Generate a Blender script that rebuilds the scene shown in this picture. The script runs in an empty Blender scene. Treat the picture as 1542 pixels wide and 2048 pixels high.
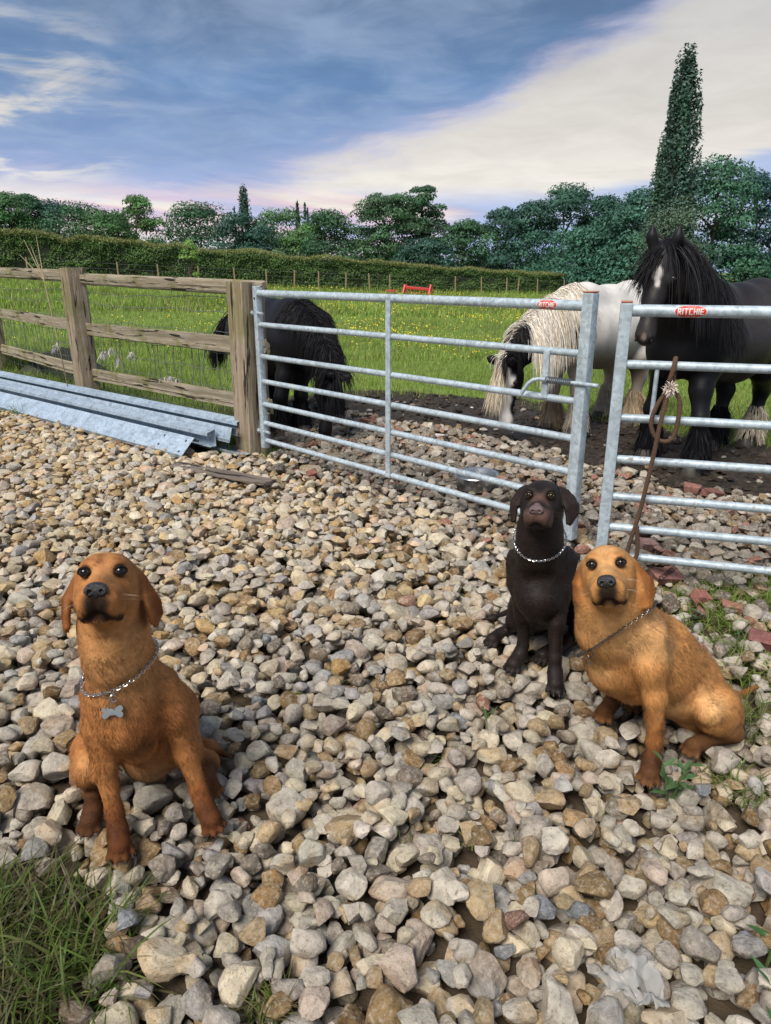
import bpy, math, os
import numpy as np
from mathutils import Vector, Matrix

# ------------------------------------------------------------------ scene, camera, sky, sun
scene = bpy.context.scene
CAM_H = 1.45
PITCH = math.radians(18.8)
FPX = 1420.0                                   # focal length in pixels of a 1542 x 2048 picture
cam_data = bpy.data.cameras.new('camera')
cam_data.sensor_fit = 'VERTICAL'
cam_data.sensor_height = 24.0
cam_data.lens = 24.0 * FPX / 2048.0
cam_data.clip_start = 0.05
cam_data.clip_end = 2000.0
cam = bpy.data.objects.new('camera', cam_data)
scene.collection.objects.link(cam)
cam.location = (0, 0, CAM_H)
cam.rotation_euler = (math.pi / 2 - PITCH, 0, 0)
scene.camera = cam

SUN_EL, SUN_AZ = math.radians(52), math.radians(-148)      # azimuth from +Y towards +X
sun_dir = Vector((math.sin(SUN_AZ) * math.cos(SUN_EL), math.cos(SUN_AZ) * math.cos(SUN_EL), math.sin(SUN_EL)))
sun_data = bpy.data.lights.new('sun', 'SUN')
sun_data.energy = 2.3
sun_data.angle = math.radians(30)
sun_data.color = (1.0, 0.935, 0.85)
sun = bpy.data.objects.new('sun', sun_data)
scene.collection.objects.link(sun)
sun.rotation_euler = (-sun_dir).to_track_quat('-Z', 'Y').to_euler()

scene.view_settings.view_transform = 'Standard'
scene.view_settings.look = 'None'
scene.view_settings.gamma = 1.0
scene.view_settings.use_curve_mapping = False
scene.view_settings.exposure = 0.92
scene.cycles.max_bounces = 6
scene.cycles.diffuse_bounces = 3
scene.cycles.glossy_bounces = 2
scene.cycles.transmission_bounces = 3
scene.cycles.transparent_max_bounces = 6
scene.cycles.caustics_reflective = False
scene.cycles.caustics_refractive = False


def srgb(r, g, b):
    def f(c):
        c /= 255.0
        return c / 12.92 if c <= 0.04045 else ((c + 0.055) / 1.055) ** 2.4
    return (f(r), f(g), f(b), 1.0)


class NT:
    """small helper to wire shader nodes"""
    def __init__(self, tree):
        self.t = tree
        tree.nodes.clear()

    def n(self, typ, **kw):
        nd = self.t.nodes.new(typ)
        ins = kw.pop('ins', {})
        for k, v in kw.items():
            setattr(nd, k, v)
        for k, v in ins.items():
            self.put(nd.inputs[k], v)
        return nd

    def put(self, sock, v):
        if isinstance(v, bpy.types.NodeSocket):
            self.t.links.new(v, sock)
        elif isinstance(v, bpy.types.Node):
            self.t.links.new(v.outputs[0], sock)
        else:
            sock.default_value = v

    def math(self, op, a, b=0.0, c=None, clamp=False):
        nd = self.t.nodes.new('ShaderNodeMath')
        nd.operation = op
        nd.use_clamp = clamp
        self.put(nd.inputs[0], a)
        self.put(nd.inputs[1], b)
        if c is not None:
            self.put(nd.inputs[2], c)
        return nd.outputs[0]

    def mix(self, fac, a, b, blend='MIX'):
        nd = self.t.nodes.new('ShaderNodeMix')
        nd.data_type = 'RGBA'
        nd.blend_type = blend
        self.put(nd.inputs[0], fac)
        self.put(nd.inputs[6], a)
        self.put(nd.inputs[7], b)
        return nd.outputs[2]

    def ss(self, v, lo, hi, a=0.0, b=1.0):
        nd = self.t.nodes.new('ShaderNodeMapRange')
        nd.interpolation_type = 'SMOOTHSTEP'
        self.put(nd.inputs[0], v)
        for i, x in enumerate((lo, hi, a, b)):
            self.put(nd.inputs[1 + i], x)
        return nd.outputs[0]

    def ramp(self, v, stops, interp='LINEAR'):
        nd = self.t.nodes.new('ShaderNodeValToRGB')
        nd.color_ramp.interpolation = interp
        el = nd.color_ramp.elements
        while len(el) < len(stops):
            el.new(0.5)
        for e, (p, c) in zip(el, stops):
            e.position = p
            e.color = c if len(c) == 4 else (*c, 1)
        self.put(nd.inputs[0], v)
        return nd.outputs[0]

    def noise(self, vec, scale, detail=4.0, rough=0.55, dist=0.0):
        nd = self.t.nodes.new('ShaderNodeTexNoise')
        self.put(nd.inputs['Vector'], vec)
        nd.inputs['Scale'].default_value = scale
        nd.inputs['Detail'].default_value = detail
        nd.inputs['Roughness'].default_value = rough
        nd.inputs['Distortion'].default_value = dist
        return nd


def build_world():
    w = bpy.data.worlds.new('World')
    scene.world = w
    w.use_nodes = True
    g = NT(w.node_tree)
    tc = g.n('ShaderNodeTexCoord')
    sep = g.n('ShaderNodeSeparateXYZ', ins={0: tc.outputs['Generated']})
    x, y, z = sep.outputs
    az = g.math('MULTIPLY', g.math('ARCTAN2', x, y), 57.2958)
    el = g.math('MULTIPLY', g.math('ARCSINE', z), 57.2958)
    elc = g.math('MAXIMUM', el, 0.0)
    # clear evening sky: physically based sky warmed by a pale cream glow
    sky = g.n('ShaderNodeTexSky', sky_type='NISHITA')
    sky.sun_disc = False
    sky.sun_elevation = SUN_EL
    sky.sun_rotation = SUN_AZ
    sky.air_density = 1.0
    sky.dust_density = 2.5
    sky.ozone_density = 1.0
    skyc = g.mix(1.0, sky.outputs[0], (0.055, 0.055, 0.055, 1), 'MULTIPLY')
    cream = g.ramp(g.math('DIVIDE', elc, 40.0),
                   [(0.0, (0.42, 0.43, 0.50)), (0.10, (0.56, 0.52, 0.47)), (0.24, (0.43, 0.40, 0.36)), (0.6, (0.27, 0.275, 0.28)), (1, (0.19, 0.21, 0.25))])
    clear = g.mix(0.85, skyc, cream)
    # cloud coordinates: a flat deck seen in perspective
    zz = g.math('ADD', g.math('MAXIMUM', z, 0.0), 0.10)
    cv = g.n('ShaderNodeCombineXYZ', ins={0: g.math('DIVIDE', x, zz), 1: g.math('DIVIDE', y, zz), 2: 0.0})
    nA = g.noise(cv.outputs[0], 0.75, 6.0, 0.58, 0.3).outputs[0]
    nB = g.noise(cv.outputs[0], 2.6, 5.0, 0.6, 0.5).outputs[0]
    dv = g.n('ShaderNodeCombineXYZ', ins={0: g.math('MULTIPLY', az, 0.055), 1: g.math('MULTIPLY', el, 0.26), 2: 3.7})
    nC = g.noise(dv.outputs[0], 1.0, 7.0, 0.6, 0.6).outputs[0]
    # lower edge of the big cloud deck, elevation over azimuth
    crv = g.n('ShaderNodeFloatCurve')
    c = crv.mapping.curves[0]
    pts = [(-180, 7), (-60, 5.0), (-24, 4.6), (-11.6, 5.0), (-2, 6.6), (7.4, 10.0), (16.2, 14.0), (21, 16.2), (60, 24), (180, 20)]
    pts = [((a + 180) / 360.0, e / 45.0) for a, e in pts]
    c.points[0].location = pts[0]
    c.points[1].location = pts[-1]
    for p in pts[1:-1]:
        c.points.new(*p)
    crv.mapping.update()
    g.put(crv.inputs['Value'], g.math('DIVIDE', g.math('ADD', az, 180.0), 360.0))
    edge = g.math('MULTIPLY', crv.outputs[0], 45.0)
    s = g.math('SUBTRACT', el, edge)
    s = g.math('ADD', s, g.math('MULTIPLY', g.math('SUBTRACT', nC, 0.5), 6.0))
    s = g.math('ADD', s, g.math('MULTIPLY', g.math('SUBTRACT', nB, 0.5), 2.0))
    mask = g.ss(s, -0.5, 1.9)
    # broken part of the deck on the left
    lf = g.math('MULTIPLY', g.ss(az, -16.0, -24.0), g.ss(el, 4.0, 7.0))
    lf = g.math('MULTIPLY', lf, g.ss(el, 17.0, 12.5))
    lf = g.math('MULTIPLY', lf, g.ss(g.math('ADD', g.math('MULTIPLY', nC, 0.6), g.math('MULTIPLY', nB, 0.4)), 0.46, 0.56))
    mask = g.math('MULTIPLY', mask, g.math('SUBTRACT', 1.0, g.math('MULTIPLY', lf, 0.9)))
    deck = g.ramp(g.math('DIVIDE', elc, 30.0),
                  [(0.0, (0.22, 0.29, 0.46)), (0.22, (0.150, 0.215, 0.365)), (0.40, (0.084, 0.150, 0.275)), (0.58, (0.060, 0.100, 0.172)), (1.0, (0.09, 0.12, 0.175))])
    deck = g.mix(g.math('MULTIPLY', g.ss(g.math('ADD', g.math('MULTIPLY', nA, 0.65), g.math('MULTIPLY', nB, 0.35)), 0.40, 0.62), 0.60), deck, (0.185, 0.235, 0.325, 1))
    rim = g.math('MULTIPLY', g.ss(s, 2.6, 0.6), 0.5)
    deck = g.mix(rim, deck, (0.33, 0.31, 0.42, 1))
    col = g.mix(mask, clear, deck)
    # low streaks near the horizon: pink lavender on the left, grey blue on the right
    sv = g.n('ShaderNodeCombineXYZ', ins={0: g.math('MULTIPLY', az, 0.05), 1: g.math('ADD', g.math('MULTIPLY', el, 0.55), g.math('MULTIPLY', az, 0.045)), 2: 1.3})
    nS = g.noise(sv.outputs[0], 1.0, 6.0, 0.55, 0.4).outputs[0]
    low = g.math('MULTIPLY', g.ss(el, 6.2, 4.2), g.ss(nS, 0.43, 0.57))
    lowc = g.mix(g.ss(nS, 0.50, 0.62), (0.44, 0.29, 0.36, 1), (0.25, 0.29, 0.44, 1))
    lowc = g.mix(g.ss(az, 2.0, 10.0), lowc, (0.20, 0.27, 0.43, 1))
    col = g.mix(g.math('MULTIPLY', low, 0.85), col, lowc)
    nT = g.noise(dv.outputs[0], 0.55, 5.0, 0.6, 0.8).outputs[0]
    top = g.math('ADD', 3.6, g.math('MULTIPLY', g.math('SUBTRACT', az, 5.0), 0.17))
    dd = g.math('SUBTRACT', g.math('ADD', el, g.math('MULTIPLY', g.math('SUBTRACT', nS, 0.5), 3.5)), top)
    lowr = g.math('MULTIPLY', g.ss(dd, 0.6, -0.5), g.ss(az, 1.0, 7.0))
    lowr = g.math('MULTIPLY', lowr, g.ss(nT, 0.30, 0.52))
    col = g.mix(g.math('MULTIPLY', lowr, 0.85), col, (0.205, 0.27, 0.42, 1))
    fv = g.ss(g.math('ADD', g.math('MULTIPLY', nB, 0.5), g.math('MULTIPLY', nT, 0.5)), 0.3, 0.7, 0.90, 1.10)
    col = g.mix(1.0, col, g.n('ShaderNodeCombineColor', ins={0: fv, 1: fv, 2: fv}).outputs[0], 'MULTIPLY')
    # below the horizon
    col = g.mix(g.ss(el, -0.2, -3.0), col, (0.16, 0.17, 0.14, 1))
    bg = g.n('ShaderNodeBackground', ins={0: col, 1: 1.0})
    out = g.n('ShaderNodeOutputWorld')
    g.t.links.new(bg.outputs[0], out.inputs[0])


build_world()
# ------------------------------------------------------------------ helpers
CP, SP = math.cos(PITCH), math.sin(PITCH)


def ray(px, py):
    X = (px - 771.0) / FPX
    Yc = (1024.0 - py) / FPX
    return np.array([X, CP + Yc * SP, -SP + Yc * CP])


def atY(px, py, Y):
    d = ray(px, py)
    return np.array([0, 0, CAM_H]) + d * (Y / d[1])


def atZ(px, py, Z):
    d = ray(px, py)
    return np.array([0, 0, CAM_H]) + d * ((Z - CAM_H) / d[2])


def project(P):
    P = np.atleast_2d(P)
    y, z = P[:, 1], P[:, 2] - CAM_H
    dep = y * CP - z * SP
    up = y * SP + z * CP
    return np.stack([771 + FPX * P[:, 0] / dep, 1024 - FPX * up / dep, dep], 1)


COL = scene.collection


def add_obj(name, data, parent=None):
    o = bpy.data.objects.new(name, data)
    COL.objects.link(o)
    if parent is not None:
        o.parent = parent
    return o


def tag(o, label=None, cat=None, group=None, kind=None):
    if label:
        o['label'] = label
    if cat:
        o['category'] = cat
    if group:
        o['group'] = group
    if kind:
        o['kind'] = kind
    return o


def empty(name, loc=(0, 0, 0), rz=0.0):
    o = bpy.data.objects.new(name, None)
    o.empty_display_size = 0.1
    COL.objects.link(o)
    o.location = loc
    o.rotation_euler = (0, 0, rz)
    return o


def mesh_np(name, V, faces, mat=None, smooth=True, cols=None, normals=None, sharp=None, fcols=None):
    """faces: list of (n,k) int arrays"""
    me = bpy.data.meshes.new(name)
    V = np.ascontiguousarray(V, dtype=np.float32)
    if not isinstance(faces, (list, tuple)):
        faces = [faces]
    faces = [np.asarray(f, dtype=np.int32) for f in faces if len(f)]
    me.vertices.add(len(V))
    me.vertices.foreach_set('co', V.ravel())
    nl = sum(f.size for f in faces)
    npoly = sum(len(f) for f in faces)
    me.loops.add(nl)
    me.polygons.add(npoly)
    li = np.concatenate([f.ravel() for f in faces])
    me.loops.foreach_set('vertex_index', li)
    tot = np.concatenate([np.full(len(f), f.shape[1], dtype=np.int32) for f in faces])
    st = np.concatenate([[0], np.cumsum(tot)[:-1]]).astype(np.int32)
    me.polygons.foreach_set('loop_start', st)
    try:
        me.polygons.foreach_set('loop_total', tot)
    except Exception:
        pass
    me.update(calc_edges=True)
    me.polygons.foreach_set('use_smooth', np.full(npoly, bool(smooth)))
    if cols is not None:
        a = me.color_attributes.new('Col', 'FLOAT_COLOR', 'POINT')
        c = np.ones((len(V), 4), dtype=np.float32)
        c[:, :3] = cols
        a.data.foreach_set('color', c.ravel())
    if sharp is not None:
        me.set_sharp_from_angle(angle=sharp)
    if normals is not None:
        me.normals_split_custom_set_from_vertices(np.ascontiguousarray(normals, dtype=np.float32))
    if mat is not None:
        me.materials.append(mat)
    return me


class MB:
    """collects quads and triangles"""
    def __init__(self):
        self.V, self.T, self.Q, self.n = [], [], [], 0

    def add(self, V, T=None, Q=None):
        V = np.asarray(V, dtype=float).reshape(-1, 3)
        if T is not None and len(T):
            self.T.append(np.asarray(T, dtype=int) + self.n)
        if Q is not None and len(Q):
            self.Q.append(np.asarray(Q, dtype=int) + self.n)
        self.V.append(V)
        self.n += len(V)

    def box(self, c, ax, half, bevel=0.0):
        """c centre, ax 3x3 rows = axes, half sizes; bevelled box"""
        c = np.asarray(c, float)
        ax = np.asarray(ax, float)
        half = np.asarray(half, float)
        if bevel <= 0:
            s = np.array([[i, j, k] for i in (-1, 1) for j in (-1, 1) for k in (-1, 1)], float) * half
            Q = [[0, 1, 3, 2], [4, 6, 7, 5], [0, 4, 5, 1], [2, 3, 7, 6], [0, 2, 6, 4], [1, 5, 7, 3]]
            self.add(c + s @ ax, Q=Q)
            return
        # rounded section along axis 0, chamfered ends
        b = bevel
        prof = []
        for sy, sz in ((1, 1), (-1, 1), (-1, -1), (1, -1)):
            cy, cz = sy * (half[1] - b), sz * (half[2] - b)
            a0 = {(1, 1): 0, (-1, 1): 90, (-1, -1): 180, (1, -1): 270}[(sy, sz)]
            for a in (0, 45, 90):
                t = math.radians(a0 + a)
                prof.append((cy + b * math.cos(t), cz + b * math.sin(t)))
        prof = np.array(prof)
        n = len(prof)
        secs = [(-half[0], 1 - b / max(half[1], half[2])), (-half[0] + b, 1), (half[0] - b, 1), (half[0], 1 - b / max(half[1], half[2]))]
        V = []
        for xx, sc in secs:
            for p in prof:
                V.append([xx, p[0] * sc, p[1] * sc])
        V = np.array(V)
        Q = []
        for s_ in range(3):
            for i in range(n):
                j = (i + 1) % n
                Q.append([s_ * n + i, s_ * n + j, (s_ + 1) * n + j, (s_ + 1) * n + i])
        T = []
        for i in range(1, n - 1):
            T.append([0, i + 1, i])
            T.append([3 * n, 3 * n + i, 3 * n + i + 1])
        self.add(c + V @ ax, T=T, Q=Q)

    def tube(self, pts, r, seg=10, cap=True, closed=False):
        pts = np.asarray(pts, float)
        n = len(pts)
        r = np.full(n, r) if np.isscalar(r) else np.asarray(r, float)
        tan = np.gradient(pts, axis=0) if not closed else (np.roll(pts, -1, 0) - np.roll(pts, 1, 0))
        tan /= np.linalg.norm(tan, axis=1)[:, None] + 1e-9
        up = np.array([0, 0, 1.0]) if abs(tan[0][2]) < 0.9 else np.array([1.0, 0, 0])
        V = []
        u = np.cross(tan[0], up)
        u /= np.linalg.norm(u)
        ang = np.linspace(0, 2 * np.pi, seg, endpoint=False)
        for i in range(n):
            u = u - tan[i] * (u @ tan[i])
            u /= np.linalg.norm(u) + 1e-9
            v = np.cross(tan[i], u)
            V.append(pts[i] + r[i] * (np.cos(ang)[:, None] * u + np.sin(ang)[:, None] * v))
        V = np.concatenate(V)
        Q = []
        m = n if closed else n - 1
        for i in range(m):
            a, b = i * seg, ((i + 1) % n) * seg
            for k in range(seg):
                l = (k + 1) % seg
                Q.append([a + k, a + l, b + l, b + k])
        T = []
        if cap and not closed:
            c0, c1 = len(V), len(V) + 1
            V = np.concatenate([V, [pts[0]], [pts[-1]]])
            for k in range(seg):
                l = (k + 1) % seg
                T.append([c0, l, k])
                T.append([c1, (n - 1) * seg + k, (n - 1) * seg + l])
        self.add(V, T=T, Q=Q)

    def arrays(self):
        V = np.concatenate(self.V) if self.V else np.zeros((0, 3))
        F = []
        if self.T:
            F.append(np.concatenate(self.T))
        if self.Q:
            F.append(np.concatenate(self.Q))
        return V, F

    def build(self, name, mat, parent=None, smooth=True, sharp=math.radians(40), cols=None):
        V, F = self.arrays()
        return add_obj(name, mesh_np(name, V, F, mat, smooth, cols=cols, sharp=sharp if smooth else None), parent)


def frame(x, up=(0, 0, 1)):
    x = np.asarray(x, float)
    x = x / np.linalg.norm(x)
    up = np.asarray(up, float)
    y = np.cross(up, x)
    y /= np.linalg.norm(y)
    z = np.cross(x, y)
    return np.array([x, y, z])            # rows


def vnoise(P, scale, seed=0):
    """cheap smooth value noise on n x k points"""
    P = np.asarray(P, float) * scale
    k = P.shape[1]
    i = np.floor(P).astype(np.int64)
    f = P - i
    f = f * f * (3 - 2 * f)
    out = np.zeros(len(P))
    for c in range(2 ** k):
        off = np.array([(c >> b) & 1 for b in range(k)])
        w = np.prod(np.where(off, f, 1 - f), axis=1)
        h = np.full(len(P), seed * 374761393 + 668265263, dtype=np.int64)
        for b in range(k):
            h = (h ^ ((i[:, b] + off[b]) * (73856093, 19349663, 83492791)[b])) * 1274126177
            h &= 0x7fffffff
            h ^= h >> 13
        out += w * ((h & 0xffff) / 65535.0)
    return out


def fbm(P, scale, seed=0, oct=3):
    s, a, o = 0, 0.5, 0
    for k in range(oct):
        s = s + a * vnoise(P, scale * 2 ** k, seed + k)
        o += a
        a *= 0.5
    return s / o


# ------------------------------------------------------------------ materials
MATS = {}


def new_mat(name):
    m = bpy.data.materials.new(name)
    m.use_nodes = True
    MATS[name] = m
    return m, NT(m.node_tree)


def finish(g, color, rough=0.7, bump=None, bump_str=0.3, bump_dist=0.01, metallic=0.0, spec=0.5, extra=None):
    ins = {'Base Color': color, 'Roughness': rough, 'Metallic': metallic, 'Specular IOR Level': spec}
    if extra:
        ins.update(extra)
    b = g.n('ShaderNodeBsdfPrincipled', ins=ins)
    if bump is not None:
        bn = g.n('ShaderNodeBump', ins={'Height': bump, 'Strength': bump_str, 'Distance': bump_dist})
        g.put(b.inputs['Normal'], bn.outputs[0])
    o = g.n('ShaderNodeOutputMaterial')
    g.t.links.new(b.outputs[0], o.inputs[0])
    return b


def plain(name, col, rough=0.6, metallic=0.0, spec=0.5, vary=0.15, scale=12.0, bump=0.0, extra=None):
    m, g = new_mat(name)
    tc = g.n('ShaderNodeTexCoord')
    nz = g.noise(tc.outputs['Object'], scale, 5.0).outputs[0]
    c = (*col[:3], 1)
    dark = (*[x * (1 - vary) for x in col[:3]], 1)
    lite = (*[min(1, x * (1 + vary)) for x in col[:3]], 1)
    finish(g, g.mix(nz, dark, lite), rough, nz if bump else None, bump, 0.01, metallic, spec, extra)
    return m


def vcol_mat(name, rough=0.6, mottle=0.25, scale=18.0, bump=0.2, bump_scale=60.0, bump_dist=0.004, spec=0.4, use_obj=False, extra=None, stretch=None):
    """colour from the mesh's own colour attribute (or the object's colour) with grain on top"""
    m, g = new_mat(name)
    tc = g.n('ShaderNodeTexCoord')
    if use_obj:
        oi = g.n('ShaderNodeObjectInfo')
        base = oi.outputs['Color']
        vec = g.n('ShaderNodeVectorMath', operation='ADD', ins={0: tc.outputs['Object'], 1: oi.outputs['Random']}).outputs[0]
    else:
        at = g.n('ShaderNodeAttribute', attribute_name='Col')
        base = at.outputs['Color']
        vec = tc.outputs['Object']
    if stretch:
        vec = g.n('ShaderNodeVectorMath', operation='MULTIPLY', ins={0: vec, 1: stretch}).outputs[0]
    n1 = g.noise(vec, scale, 6.0, 0.65).outputs[0]
    f = g.ss(n1, 0.3, 0.7, 1 - mottle, 1 + mottle)
    col = g.mix(1.0, base, g.n('ShaderNodeCombineColor', ins={0: f, 1: f, 2: f}).outputs[0], 'MULTIPLY')
    n2 = g.noise(vec, bump_scale, 5.0, 0.65).outputs[0]
    finish(g, col, rough, n2, bump, bump_dist, 0.0, spec, extra)
    return m


def stone_mat(name, use_obj):
    m, g = new_mat(name)
    tc = g.n('ShaderNodeTexCoord')
    if use_obj:
        oi = g.n('ShaderNodeObjectInfo')
        base = oi.outputs['Color']
        off = g.n('ShaderNodeCombineXYZ', ins={0: g.math('MULTIPLY', oi.outputs['Random'], 37.0), 1: oi.outputs['Random'], 2: 0.0})
        vec = g.n('ShaderNodeVectorMath', operation='ADD', ins={0: tc.outputs['Object'], 1: off.outputs[0]}).outputs[0]
        vec = g.n('ShaderNodeVectorMath', operation='MULTIPLY', ins={0: vec, 1: (0.045, 0.045, 0.035)}).outputs[0]
    else:
        base = g.n('ShaderNodeAttribute', attribute_name='Col').outputs['Color']
        vec = tc.outputs['Object']
    n0 = g.noise(vec, 7.0, 3.0, 0.5).outputs[0]
    n1 = g.noise(vec, 22.0, 6.0, 0.62, 0.3).outputs[0]
    n2 = g.noise(vec, 75.0, 7.0, 0.72).outputs[0]
    n3 = g.noise(vec, 260.0, 4.0, 0.7).outputs[0]
    f = g.ss(n1, 0.28, 0.72, 0.76, 1.34)
    col = g.mix(1.0, base, g.n('ShaderNodeCombineColor', ins={0: f, 1: f, 2: g.math('MULTIPLY', f, 0.97)}).outputs[0], 'MULTIPLY')
    # ochre stain patches, pale dusty chips, dark pits
    col = g.mix(g.math('MULTIPLY', g.ss(n0, 0.52, 0.68), 0.5), col, g.mix(1.0, col, (0.86, 0.62, 0.34, 1), 'MULTIPLY'))
    col = g.mix(g.math('MULTIPLY', g.ss(n2, 0.50, 0.38), 0.45), col, (0.60, 0.55, 0.46, 1))
    col = g.mix(g.math('MULTIPLY', g.ss(n2, 0.54, 0.66), 0.70), col, g.mix(1.0, col, (0.36, 0.30, 0.24, 1), 'MULTIPLY'))
    col = g.mix(g.math('MULTIPLY', g.ss(n3, 0.56, 0.66), 0.45), col, (0.10, 0.08, 0.06, 1))
    h = g.math('ADD', g.math('ADD', g.math('MULTIPLY', n2, 0.8), g.math('MULTIPLY', n3, 0.25)), g.math('MULTIPLY', n1, 0.9))
    finish(g, col, 0.85, h, 0.85, 0.010, 0.0, 0.25)
    return m


def wood_mat(name, base, dark, green=0.0, axis=2, scale=1.0):
    m, g = new_mat(name)
    tc = g.n('ShaderNodeTexCoord')
    st = [42.0, 42.0, 42.0]
    st[axis] = 1.6
    v = g.n('ShaderNodeVectorMath', operation='MULTIPLY', ins={0: tc.outputs['Object'], 1: tuple(st)}).outputs[0]
    n1 = g.noise(v, 1.6 * scale, 6.0, 0.65, 0.4).outputs[0]
    n2 = g.noise(v, 5.0 * scale, 5.0, 0.7).outputs[0]
    st2 = [46.0, 46.0, 46.0]
    st2[axis] = 3.2
    v2 = g.n('ShaderNodeVectorMath', operation='MULTIPLY', ins={0: tc.outputs['Object'], 1: tuple(st2)}).outputs[0]
    cr = g.noise(v2, 0.75 * scale, 3.0, 0.5).outputs[0]
    big = g.noise(tc.outputs['Object'], 4.0, 4.0).outputs[0]
    col = g.mix(g.ss(n1, 0.32, 0.68), (*dark, 1), (*base, 1))
    col = g.mix(g.math('MULTIPLY', g.ss(n2, 0.5, 0.7), 0.45), col, (*[x * 0.45 for x in dark], 1))
    col = g.mix(g.math('MULTIPLY', g.ss(big, 0.48, 0.66), green), col, (0.16, 0.155, 0.04, 1))
    crack = g.ss(cr, 0.60, 0.655)
    col = g.mix(g.math('MULTIPLY', crack, 0.92), col, (0.012, 0.010, 0.009, 1))
    h = g.math('SUBTRACT', g.math('ADD', g.math('MULTIPLY', n1, 0.5), g.math('MULTIPLY', n2, 0.3)), g.math('MULTIPLY', crack, 1.2))
    finish(g, col, 0.85, h, 0.7, 0.012, 0.0, 0.2)
    return m


def galv_mat(name, base=(0.47, 0.555, 0.61), metallic=0.25, rough=0.42, dirt=0.62, scale=1.0):
    m, g = new_mat(name)
    tc = g.n('ShaderNodeTexCoord')
    vo = g.n('ShaderNodeTexVoronoi', ins={'Vector': tc.outputs['Object'], 'Scale': 55.0 * scale})
    n1 = g.noise(tc.outputs['Object'], 9.0 * scale, 6.0, 0.65).outputs[0]
    n2 = g.noise(tc.outputs['Object'], 40.0 * scale, 5.0, 0.7).outputs[0]
    sep = g.n('ShaderNodeSeparateColor', ins={0: vo.outputs['Color']})
    f = g.math('ADD', g.math('MULTIPLY', sep.outputs[0], 0.34), g.ss(n1, 0.25, 0.75, 0.58, 1.02))
    col = g.mix(1.0, (*base, 1), g.n('ShaderNodeCombineColor', ins={0: f, 1: f, 2: f}).outputs[0], 'MULTIPLY')
    d = g.math('MULTIPLY', g.math('MULTIPLY', g.ss(n1, 0.54, 0.68), g.ss(n2, 0.48, 0.62)), dirt * 1.6, clamp=True)
    col = g.mix(d, col, (0.20, 0.155, 0.10, 1))
    r = g.math('ADD', rough, g.math('MULTIPLY', n2, 0.18))
    finish(g, col, r, n2, 0.12, 0.003, g.math('MULTIPLY', g.math('SUBTRACT', 1.0, d), metallic), 0.5)
    return m


def leaf_mat(name, tint=(1, 1, 1), rough=0.55, trans=0.25):
    m, g = new_mat(name)
    at = g.n('ShaderNodeAttribute', attribute_name='Col')
    col = g.mix(1.0, at.outputs['Color'], (*tint, 1), 'MULTIPLY')
    b = g.n('ShaderNodeBsdfPrincipled', ins={'Base Color': col, 'Roughness': rough, 'Specular IOR Level': 0.3})
    t = g.n('ShaderNodeBsdfTranslucent', ins={0: col})
    mx = g.n('ShaderNodeMixShader', ins={0: trans})
    g.t.links.new(b.outputs[0], mx.inputs[1])
    g.t.links.new(t.outputs[0], mx.inputs[2])
    o = g.n('ShaderNodeOutputMaterial')
    g.t.links.new(mx.outputs[0], o.inputs[0])
    return m


M_STONE_OBJ = stone_mat('stone_single', True)
M_STONE_COL = stone_mat('stone_mass', False)
M_POST = wood_mat('weathered_post', (0.40, 0.33, 0.245), (0.22, 0.165, 0.115), 0.45, axis=2)
M_RAIL = wood_mat('weathered_rail', (0.40, 0.35, 0.27), (0.24, 0.20, 0.14), 0.65, axis=0)
M_PLANK = wood_mat('grey_plank', (0.25, 0.21, 0.18), (0.13, 0.105, 0.085), 0.1, axis=0)
M_GALV = galv_mat('galvanised_gate')
M_PURLIN = galv_mat('galvanised_purlin', (0.43, 0.53, 0.63), 0.30, 0.34, 0.12)
M_BLACKM = plain('dark_metal', (0.03, 0.03, 0.032), 0.5, 0.3)
M_SPRING = plain('spring_steel', (0.16, 0.18, 0.19), 0.4, 0.6)
M_RED = plain('sticker_red', srgb(205, 60, 45)[:3], 0.45)
M_WHITE = plain('sticker_white', (0.78, 0.76, 0.74), 0.5)
M_REDMETAL = plain('red_paint', (0.55, 0.055, 0.045), 0.45)
M_REDDARK = plain('red_paint_dark', (0.30, 0.03, 0.03), 0.5)
M_ORANGE_CAP = plain('rusty_cap', (0.40, 0.16, 0.09), 0.7)
M_ROPE = plain('brown_rope', (0.10, 0.055, 0.032), 0.9, vary=0.4, scale=120, bump=0.6)
M_FRAY = plain('frayed_cotton', (0.68, 0.58, 0.50), 0.95, vary=0.25, scale=60)
M_BOWL = plain('bowl_steel', (0.55, 0.58, 0.60), 0.28, 0.85, vary=0.2)
M_BRICK = vcol_mat('brick', 0.88, 0.3, 30.0, 0.5, 90.0, 0.005, 0.2)
M_BRICKTXT = plain('brick_recess', (0.05, 0.022, 0.018), 0.9)
M_LEAF = leaf_mat('leaf')
M_GRASS = leaf_mat('grass_blade', rough=0.5, trans=0.3)
M_BARK = plain('bark', (0.07, 0.055, 0.042), 0.9, vary=0.5, scale=8, bump=0.6)
M_STAKE = plain('stake_wood', (0.30, 0.22, 0.13), 0.85, vary=0.3, scale=8)
M_FLOWER = plain('buttercup_yellow', (0.80, 0.60, 0.02), 0.5, vary=0.1)
M_WIRE = plain('wire', (0.22, 0.23, 0.23), 0.5, 0.5)
M_WOOL = plain('wool', (0.60, 0.57, 0.53), 0.95)
M_STALK = plain('dry_stalk', (0.40, 0.31, 0.20), 0.85)
# ------------------------------------------------------------------ ground
GRAVEL_POLY = np.array([(-9, -3), (-9, 11.6), (-4.3, 7.95), (-1.75, 5.85), (-1.25, 5.75), (-0.95, 6.35), (-0.75, 7.1), (-0.35, 7.4), (0.3, 7.0),
                        (1.0, 6.35), (1.5, 5.5), (2.1, 4.7), (3.2, 4.2), (7, 3.9), (9, -3)], float)


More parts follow.
